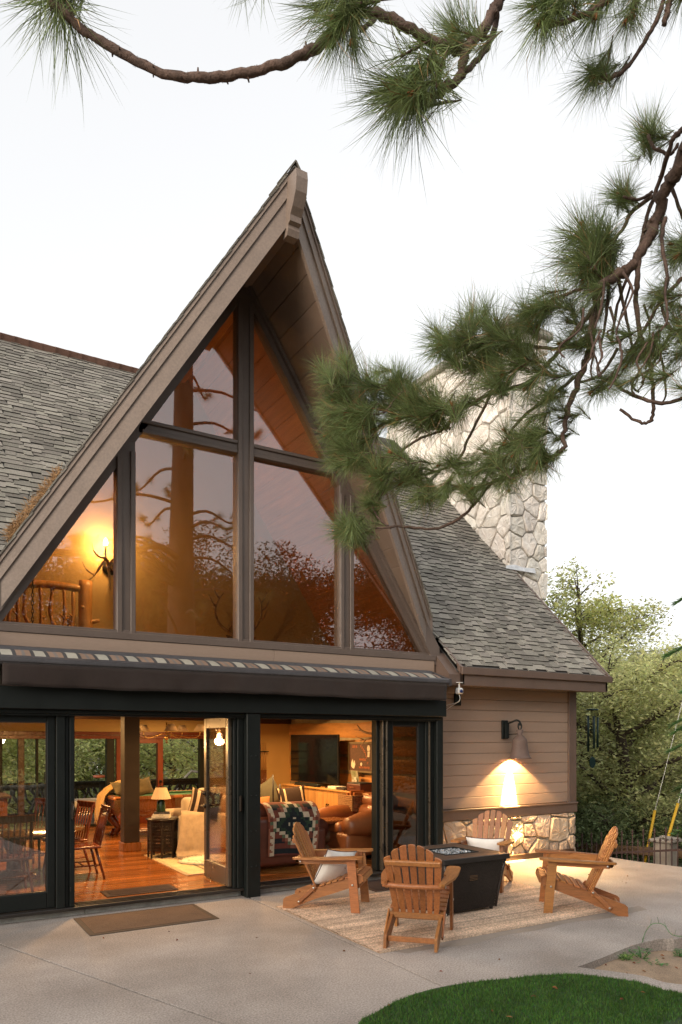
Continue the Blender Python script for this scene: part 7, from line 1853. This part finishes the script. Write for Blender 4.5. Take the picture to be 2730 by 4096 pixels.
branch([(1568, 640, T2), (1520, 690, T2), (1480, 760, T2 + .1), (1440, 820, T2 + .2), (1400, 880, T2 + .2), (1360, 910, T2 + .3)], .012, .007, 4)
branch([(1600, 900, T2), (1540, 925, T2), (1490, 920, T2), (1440, 900, T2 + .1), (1400, 870, T2 + .2)], .012, .008, 4)
branch([(1296, 1030, T2 + .2), (1265, 1052, T2 + .3), (1230, 1065, T2 + .35), (1180, 1090, T2 + .4), (1130, 1110, T2 + .45), (1090, 1160, T2 + .5), (1050, 1195, T2 + .5), (1000, 1215, T2 + .5), (930, 1210, T2 + .5), (870, 1213, T2 + .5), (800, 1215, T2 + .5)], .014, .0065, 6)
branch([(1385, 655, T2 + .1), (1330, 665, T2 + .2), (1270, 690, T2 + .3), (1220, 705, T2 + .3), (1200, 725, T2 + .3)], .011, .007, 2)
branch([(1368, 705, T2 + .1), (1300, 790, T2 + .25), (1250, 845, T2 + .35), (1210, 880, T2 + .4), (1130, 905, T2 + .45), (1060, 935, T2 + .5), (1000, 950, T2 + .5), (950, 960, T2 + .5)], .015, .008, 4)
branch([(1340, 850, T2 + .2), (1280, 900, T2 + .3), (1200, 960, T2 + .4), (1150, 1030, T2 + .45), (1110, 1110, T2 + .5), (1080, 1150, T2 + .5)], .011, .008, 3)
branch([(1358, 770, T2 + .1), (1290, 800, T2 + .2), (1180, 790, T2 + .4), (1100, 800, T2 + .45), (1020, 795, T2 + .45)], .013, .007, 3)
branch([(1060, 935, T2 + .5), (1020, 985, T2 + .5), (960, 1010, T2 + .5), (900, 1050, T2 + .5), (850, 1040, T2 + .5), (800, 1035, T2 + .5)], .009, .007, 3)
branch([(1000, 950, T2 + .5), (930, 900, T2 + .5), (880, 950, T2 + .5), (820, 945, T2 + .5)], .008, .006, 2)
branch([(1130, 905, T2 + .45), (1080, 1000, T2 + .5), (1050, 1060, T2 + .5), (980, 1090, T2 + .5), (920, 1095, T2 + .5), (860, 1090, T2 + .5)], .010, .006, 3)
branch([(900, 1215, T2 + .5), (870, 1190, T2 + .5), (855, 1160, T2 + .5)], .006, .006, 1)
for (a, b, c, d, e, f) in ((1455, 606, 1420, 700, 1405, 790), (1420, 632, 1440, 730, 1455, 800), (1400, 650, 1395, 720, 1380, 800), (1540, 420, 1570, 500, 1590, 560), (1545, 760, 1510, 820, 1475, 880), (1420, 800, 1380, 860, 1330, 880)):
    branch([(a, b, T2 + .1), (c, d, T2 + .15), (e, f, T2 + .2)], .011, .007, 2)
a0 = atD(1640, 180, T2 - .4); MB().tube(spline([(PX, PY, 5.6), tuple((a0 + V3((PX, PY, 5.6))) / 2 + V3((0, 0, .25))), tuple(a0)], 6), [.085 - .0033 * i for i in range(13)], 10).build('branch', M['pine_bark'], pine, True)
to_trunk((1600, 270, T2 - .2), 5.2, .04, .016); to_trunk((1600, 900, T2), 2.9, .04, .013); to_trunk((1568, 640, T2), 3.8, .04, .013)
LT = [(1490, 308, 95, 95, 0), (1482, 305, 140, 90, .2), (1500, 310, 60, 90, .1), (1432, 445, 100, 85, 0), (1425, 448, 150, 90, .1), (1440, 440, 75, 75, .2),
 (1370, 565, 95, 120, 0), (1360, 575, 130, 125, -.2), (1375, 560, 60, 105, .1), (1355, 585, 170, 125, 0), (1365, 590, 205, 120, .1), (1375, 590, 250, 110, 0), (1340, 520, 110, 105, .2), (1310, 545, 160, 110, .3), (1400, 520, 80, 90, .2), (1330, 615, 190, 110, .3), (1345, 640, 220, 105, .2), (1300, 600, 175, 95, .3), (1390, 610, 280, 90, .3),
 (1350, 670, 200, 95, .3), (1290, 690, 150, 90, .2), (1255, 698, 170, 90, .2), (1205, 718, 120, 90, .1), (1195, 725, 190, 90, .1), (1240, 745, 230, 90, .3), (1310, 740, 160, 90, .3), (1380, 720, 240, 90, .4), (1290, 790, 190, 85, .3), (1340, 800, 220, 85, .3),
 (1500, 520, 210, 90, .3), (1545, 560, 170, 100, .1), (1560, 585, 200, 110, .1), (1540, 600, 240, 100, .1), (1520, 690, 200, 95, .1), (1545, 700, 150, 95, .2), (1500, 700, 250, 90, .3), (1490, 790, 170, 95, .2), (1475, 800, 220, 95, .2), (1545, 765, 190, 100, .1), (1560, 740, 120, 95, .2), (1540, 830, 200, 90, .2), (1450, 830, 180, 90, .3), (1440, 840, 240, 90, .3), (1430, 885, 200, 80, .3), (1380, 880, 190, 85, .3), (1360, 900, 230, 85, .2), (1500, 880, 210, 85, .2), (1560, 890, 170, 85, .2), (1410, 790, 200, 85, .3),
 (1030, 790, 165, 90, 0), (1015, 792, 190, 95, .1), (1010, 800, 220, 90, .1), (1005, 760, 130, 85, .1), (1060, 750, 120, 90, .2), (1085, 720, 100, 90, .1), (1075, 730, 140, 90, .2), (1140, 740, 90, 100, .1), (1130, 760, 130, 90, .2), (1160, 780, 70, 90, .2), (1090, 800, 200, 95, .1), (1110, 830, 220, 95, .2), (1060, 840, 170, 90, .2), (1180, 790, 110, 90, .2), (1200, 830, 190, 90, .2), (1160, 860, 200, 95, .1), (1230, 850, 160, 85, .2), (1130, 890, 190, 100, .1), (1120, 880, 150, 95, .1), (1210, 890, 220, 90, .2), (1270, 870, 200, 85, .2),
 (845, 870, 110, 85, .1), (835, 880, 150, 85, .1), (900, 880, 95, 90, .1), (885, 890, 130, 90, .1), (935, 880, 105, 90, .1), (950, 900, 70, 85, .1), (960, 950, 175, 100, 0), (940, 955, 150, 100, .1), (920, 960, 195, 95, .1), (955, 930, 120, 95, .2), (1000, 930, 150, 95, .2), (1040, 930, 100, 90, .2), (1050, 940, 200, 90, .2), (985, 960, 220, 90, .1),
 (812, 945, 150, 90, .1), (800, 950, 190, 90, .1), (815, 935, 115, 90, .2), (790, 900, 140, 90, .2), (780, 890, 100, 85, .2), (770, 920, 165, 85, .2), (830, 960, 225, 85, .1), (860, 985, 190, 85, .2), (880, 940, 170, 90, .2), (795, 985, 180, 85, .1), (785, 1030, 165, 80, .1), (775, 1040, 200, 85, .1), (800, 1030, 130, 85, .2), (820, 1045, 230, 85, .1), (780, 1075, 215, 80, .2), (845, 1035, 110, 80, .2), (860, 1060, 200, 85, .2), (900, 1040, 150, 85, .2), (800, 850, 95, 80, .3), (760, 950, 180, 70, .3), (750, 1000, 190, 60, .3), (760, 860, 110, 70, .3),
 (855, 1095, 170, 80, .1), (850, 1085, 130, 80, .1), (880, 1100, 230, 80, .2), (930, 1100, 160, 90, .1), (925, 1110, 210, 90, .1), (960, 1095, 120, 85, .1), (985, 1110, 240, 85, .2), (1010, 1070, 180, 85, .1), (1040, 1060, 130, 85, .1), (950, 1150, 200, 80, .1), (980, 1145, 170, 85, .2), (1030, 1130, 200, 75, .2), (1060, 1125, 150, 75, .1), (1080, 1130, 100, 70, .1), (1075, 1090, 190, 80, .2), (1110, 1070, 200, 75, .2),
 (1120, 1040, 150, 75, .1), (1130, 1060, 200, 80, .1), (1165, 1020, 180, 80, .1), (1180, 1045, 230, 75, .1), (1160, 990, 140, 75, .2), (1215, 1000, 170, 75, .1), (1205, 1010, 200, 75, .1), (1235, 985, 150, 70, .2), (1235, 1060, 250, 75, .1), (1245, 1065, 280, 80, .0), (1230, 1075, 215, 70, .1), (1150, 1105, 240, 80, .1), (1180, 1100, 260, 75, .1), (1240, 930, 190, 75, .2), (1270, 940, 160, 70, .2), (1220, 960, 210, 75, .2),
 (797, 1213, 140, 85, 0), (795, 1215, 175, 85, .1), (798, 1218, 215, 80, .1), (790, 1205, 110, 75, .2), (855, 1160, 110, 65, .1), (850, 1155, 160, 65, .1), (858, 1150, 220, 60, .2), (1280, 1010, 200, 65, .2), (1290, 960, 170, 70, .3)]
for k in range(16):                             # bare hanging twigs, tangled at the right
    x0, y0 = rgp.uniform(1330, 1540), rgp.uniform(620, 800); x1, y1 = x0 + rgp.uniform(-60, 30), y0 + rgp.uniform(70, 150)
    tt = T2 + rgp.uniform(-.15, .25); branch([(x0, y0, tt), (x0 + rgp.uniform(-25, 25), y0 + 45, tt), (x1 + rgp.uniform(-20, 20), y1 - 25, tt), (x1, y1, tt)], .008, .005, 1, 6)
for (x, y, a, L_, dp) in LT:
    t = lerp(T2 + .5, T2 + .05, max(0, min(1, (x - 900) / 500)))
    tf(x, y, t + rgp.uniform(-.12, .16), a + rgp.uniform(-14, 14), L_ * 1.0, dp * rgp.choice((1, 1, -.6)), False, rgp.random() < .5, True)
for (x, y, a, L_, dp) in rgp.sample([q for q in LT if 740 < q[0] < 1300], 40):
    tf(x + rgp.uniform(-22, 34), y + rgp.uniform(-26, 26), lerp(T2 + .5, T2 + .05, max(0, min(1, (x - 900) / 500))) + rgp.uniform(-.2, .25), a + rgp.uniform(-60, 60), L_ * .85, rgp.uniform(-.5, .5), False, rgp.random() < .4, True)
# upper crown out of view: shades the garden and shows in the panes
for i in range(34):
    z = rgp.uniform(3.4, 11.5); a = rgp.uniform(0, 6.28) if i > 6 else R(-110 + i * 34); L_ = rgp.uniform(1.2, 2.6)
    d = V3((math.cos(a), math.sin(a), 0)); b = V3((0, 0, z)); P = spline([tuple(b), tuple(b + d * L_ * .4 + V3((0, 0, .15))), tuple(b + d * L_ * .8 + V3((0, 0, -.1))), tuple(b + d * L_ + V3((0, 0, .1)))], 4)
    if (V3((PX, PY, 0)) + b + d * L_ - O0).length < 2.6: continue
    wp = V3((PX, PY, 0)) + d * L_; dd = wp; tt = dd.x * math.sin(YAW) + dd.y * math.cos(YAW); uu = (dd.x * math.cos(YAW) - dd.y * math.sin(YAW)) / max(tt, .1)
    if tt > 0 and uu < .62: continue
    MB().tube(P, [lerp(.04, .009, j / (len(P) - 1)) for j in range(len(P))], 7).build('branch', M['pine_bark'], pine)
    for j in (6, 9, 11, 12):
        tuft(V3((PX, PY, 0)) + V3(P[j]), d + V3((rgp.uniform(-.6, .6), rgp.uniform(-.6, .6), rgp.uniform(-.2, .6))), .26, False, False)
if over:
    V = []; F = []; mi = []
    for me_, Mx in over:
        o = len(V); V += [tuple(Mx @ v.co) for v in me_.vertices]; F += [tuple(k + o for k in p.vertices) for p in me_.polygons]; mi += [p.material_index for p in me_.polygons]
    me = bpy.data.meshes.new('upper_needles'); me.from_pydata(V, [], F)
    for q in ('needle', 'needle_dry', 'pine_bark'): me.materials.append(M[q])
    me.polygons.foreach_set('material_index', mi); link('upper_needles', me, pine, kind='stuff')
# dry needles caught on the roof beside the gable
m = MB(); rg = random.Random(12); gl = []
for i in range(1000):
    f = rg.random() ** 1.3; x, y = lerp(22, 140, f), lerp(1215, 1065, f); p = atY(x + rg.uniform(-6, 10), y + rg.uniform(-14, 4), 7.95 + f * .5)
    yv = 0
    # lie on the main roof surface
    d = ray(x + rg.uniform(-9, 6), y + 22 + rg.uniform(-14, 12)); t = (4.87 + CAM_H) / (d.y - d.z); p = O0 + d * t + V3((0, -.02, .02)) * rg.uniform(.3, 2)
    u = V3((rg.gauss(0, 1), rg.gauss(0, .6), rg.gauss(0, .8))).normalized() * rg.uniform(.04, .09); w_ = u.cross(V3((rg.gauss(0, 1), 1, rg.gauss(0, 1)))).normalized() * .0036
    m.add([p - u - w_, p - u + w_, p + u + V3((0, 0, .01))], [(0, 1, 2)])
tag(m.build('dry_needle_litter', M['needle_dry']), 'tan dry pine needles piled on the left roof along the gable edge', 'needles', kind='stuff')

# ================================================================== BEHIND THE GARDEN (mirrored in the panes)
rw = thing('retaining_wall', 'round river-stone garden wall behind the lawn, mirrored in the left door', 'wall', (3, -3.2, -.3))
MB().bx(-3, 11, -3.9, -3.25, -.4, .66).build('core', M['mortar'], rw, True)
m = MB(); rg = random.Random(41)
for j in range(8):
    for i in range(74):
        x = -2.9 + i * .19 + rg.uniform(-.04, .04) + (.09 if j % 2 else 0); z = -.25 + j * .125 + rg.uniform(-.02, .02); r_ = rg.uniform(.06, .085)
        m.lathe([(0, -r_), (r_ * .8, -r_ * .6), (r_, 0), (r_ * .8, r_ * .6), (0, r_)], (x, -3.24, z), 7, Ry(rg.uniform(0, 6)) @ Rx(rg.uniform(0, 6)))
m.build('river_stones', mat('river_stone', (.26, .24, .21), .8, .2, 9, rnd=.4, pos=True), rw, True, kind='stuff')
fb_ = thing('flower_bed', 'orange and yellow flowers above the river-stone wall, mirrored in the left door', 'flowers', (3, -3.6, .6)); m = MB(); gm_ = MB(); rg = random.Random(43)
for i in range(900):
    p = V3((rg.uniform(-2.5, 8), rg.uniform(-3.9, -3.35), .64 + rg.random() ** 2 * .42)); q = m if i % 3 else gm_
    for (mm, s_) in ((q, .035), (gm_, .05)): mm.add([p + V3((rg.gauss(0, s_), rg.gauss(0, s_), rg.gauss(0, s_))) for _ in range(3)], [(0, 1, 2)])
m.build('blossom', mat('orange_petals', (.60, .28, .05), .8, .2, 4, rnd=.4, pos=True), fb_, True); gm_.build('foliage', M['oak_leaf'], fb_, True)
for i, (x, y, h, c, lab) in enumerate(((8, -15, 10.2, 4.6, 'leafy tree behind the garden, mirrored in the middle pane'), (15, -14, 10.6, 4.8, 'leafy tree behind the garden, mirrored right of the middle post'), (21.5, -11, 11.5, 5.0, 'tall tree behind the garden, mirrored in the right pane'), (1.5, -16, 8.6, 4.6, 'leafy tree behind the garden, mirrored at the left'), (12, -22, 12.5, 5.4, 'far tall tree behind the garden'), (28, -8, 12, 5, 'tall tree beside the garden, mirrored at the right corner'))):
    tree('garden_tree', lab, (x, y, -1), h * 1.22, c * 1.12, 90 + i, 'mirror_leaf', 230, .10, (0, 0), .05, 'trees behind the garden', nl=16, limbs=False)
for i, (x, y, h, lab) in enumerate(((-11, 1, 7.5, 'dense tree standing left of the garden, nearest the house'), (-10, -5, 8, 'dense tree standing left of the garden, in the middle'), (-9.5, -11, 8, 'dense tree standing left of the garden, farthest back'))):
    tree('side_tree', lab, (x, y, -1), h, 3.4, 130 + i, 'oak_leaf', 60, .14, (0, 0), .05, 'trees left of the garden', nl=14, limbs=False)
# wires mirrored in the panes
for z in (7.2, 8.0, 5.8):
    tag(MB().tube([(-30, -9, z), (10, -9.2, z - .3), (45, -9, z)], .016, 5).build('power_line', M['black']), 'overhead wire behind the garden, mirrored in the panes %s' % {7.2: 'in the middle', 8.0: 'topmost', 5.8: 'lowest'}[z], 'cable', 'overhead lines')
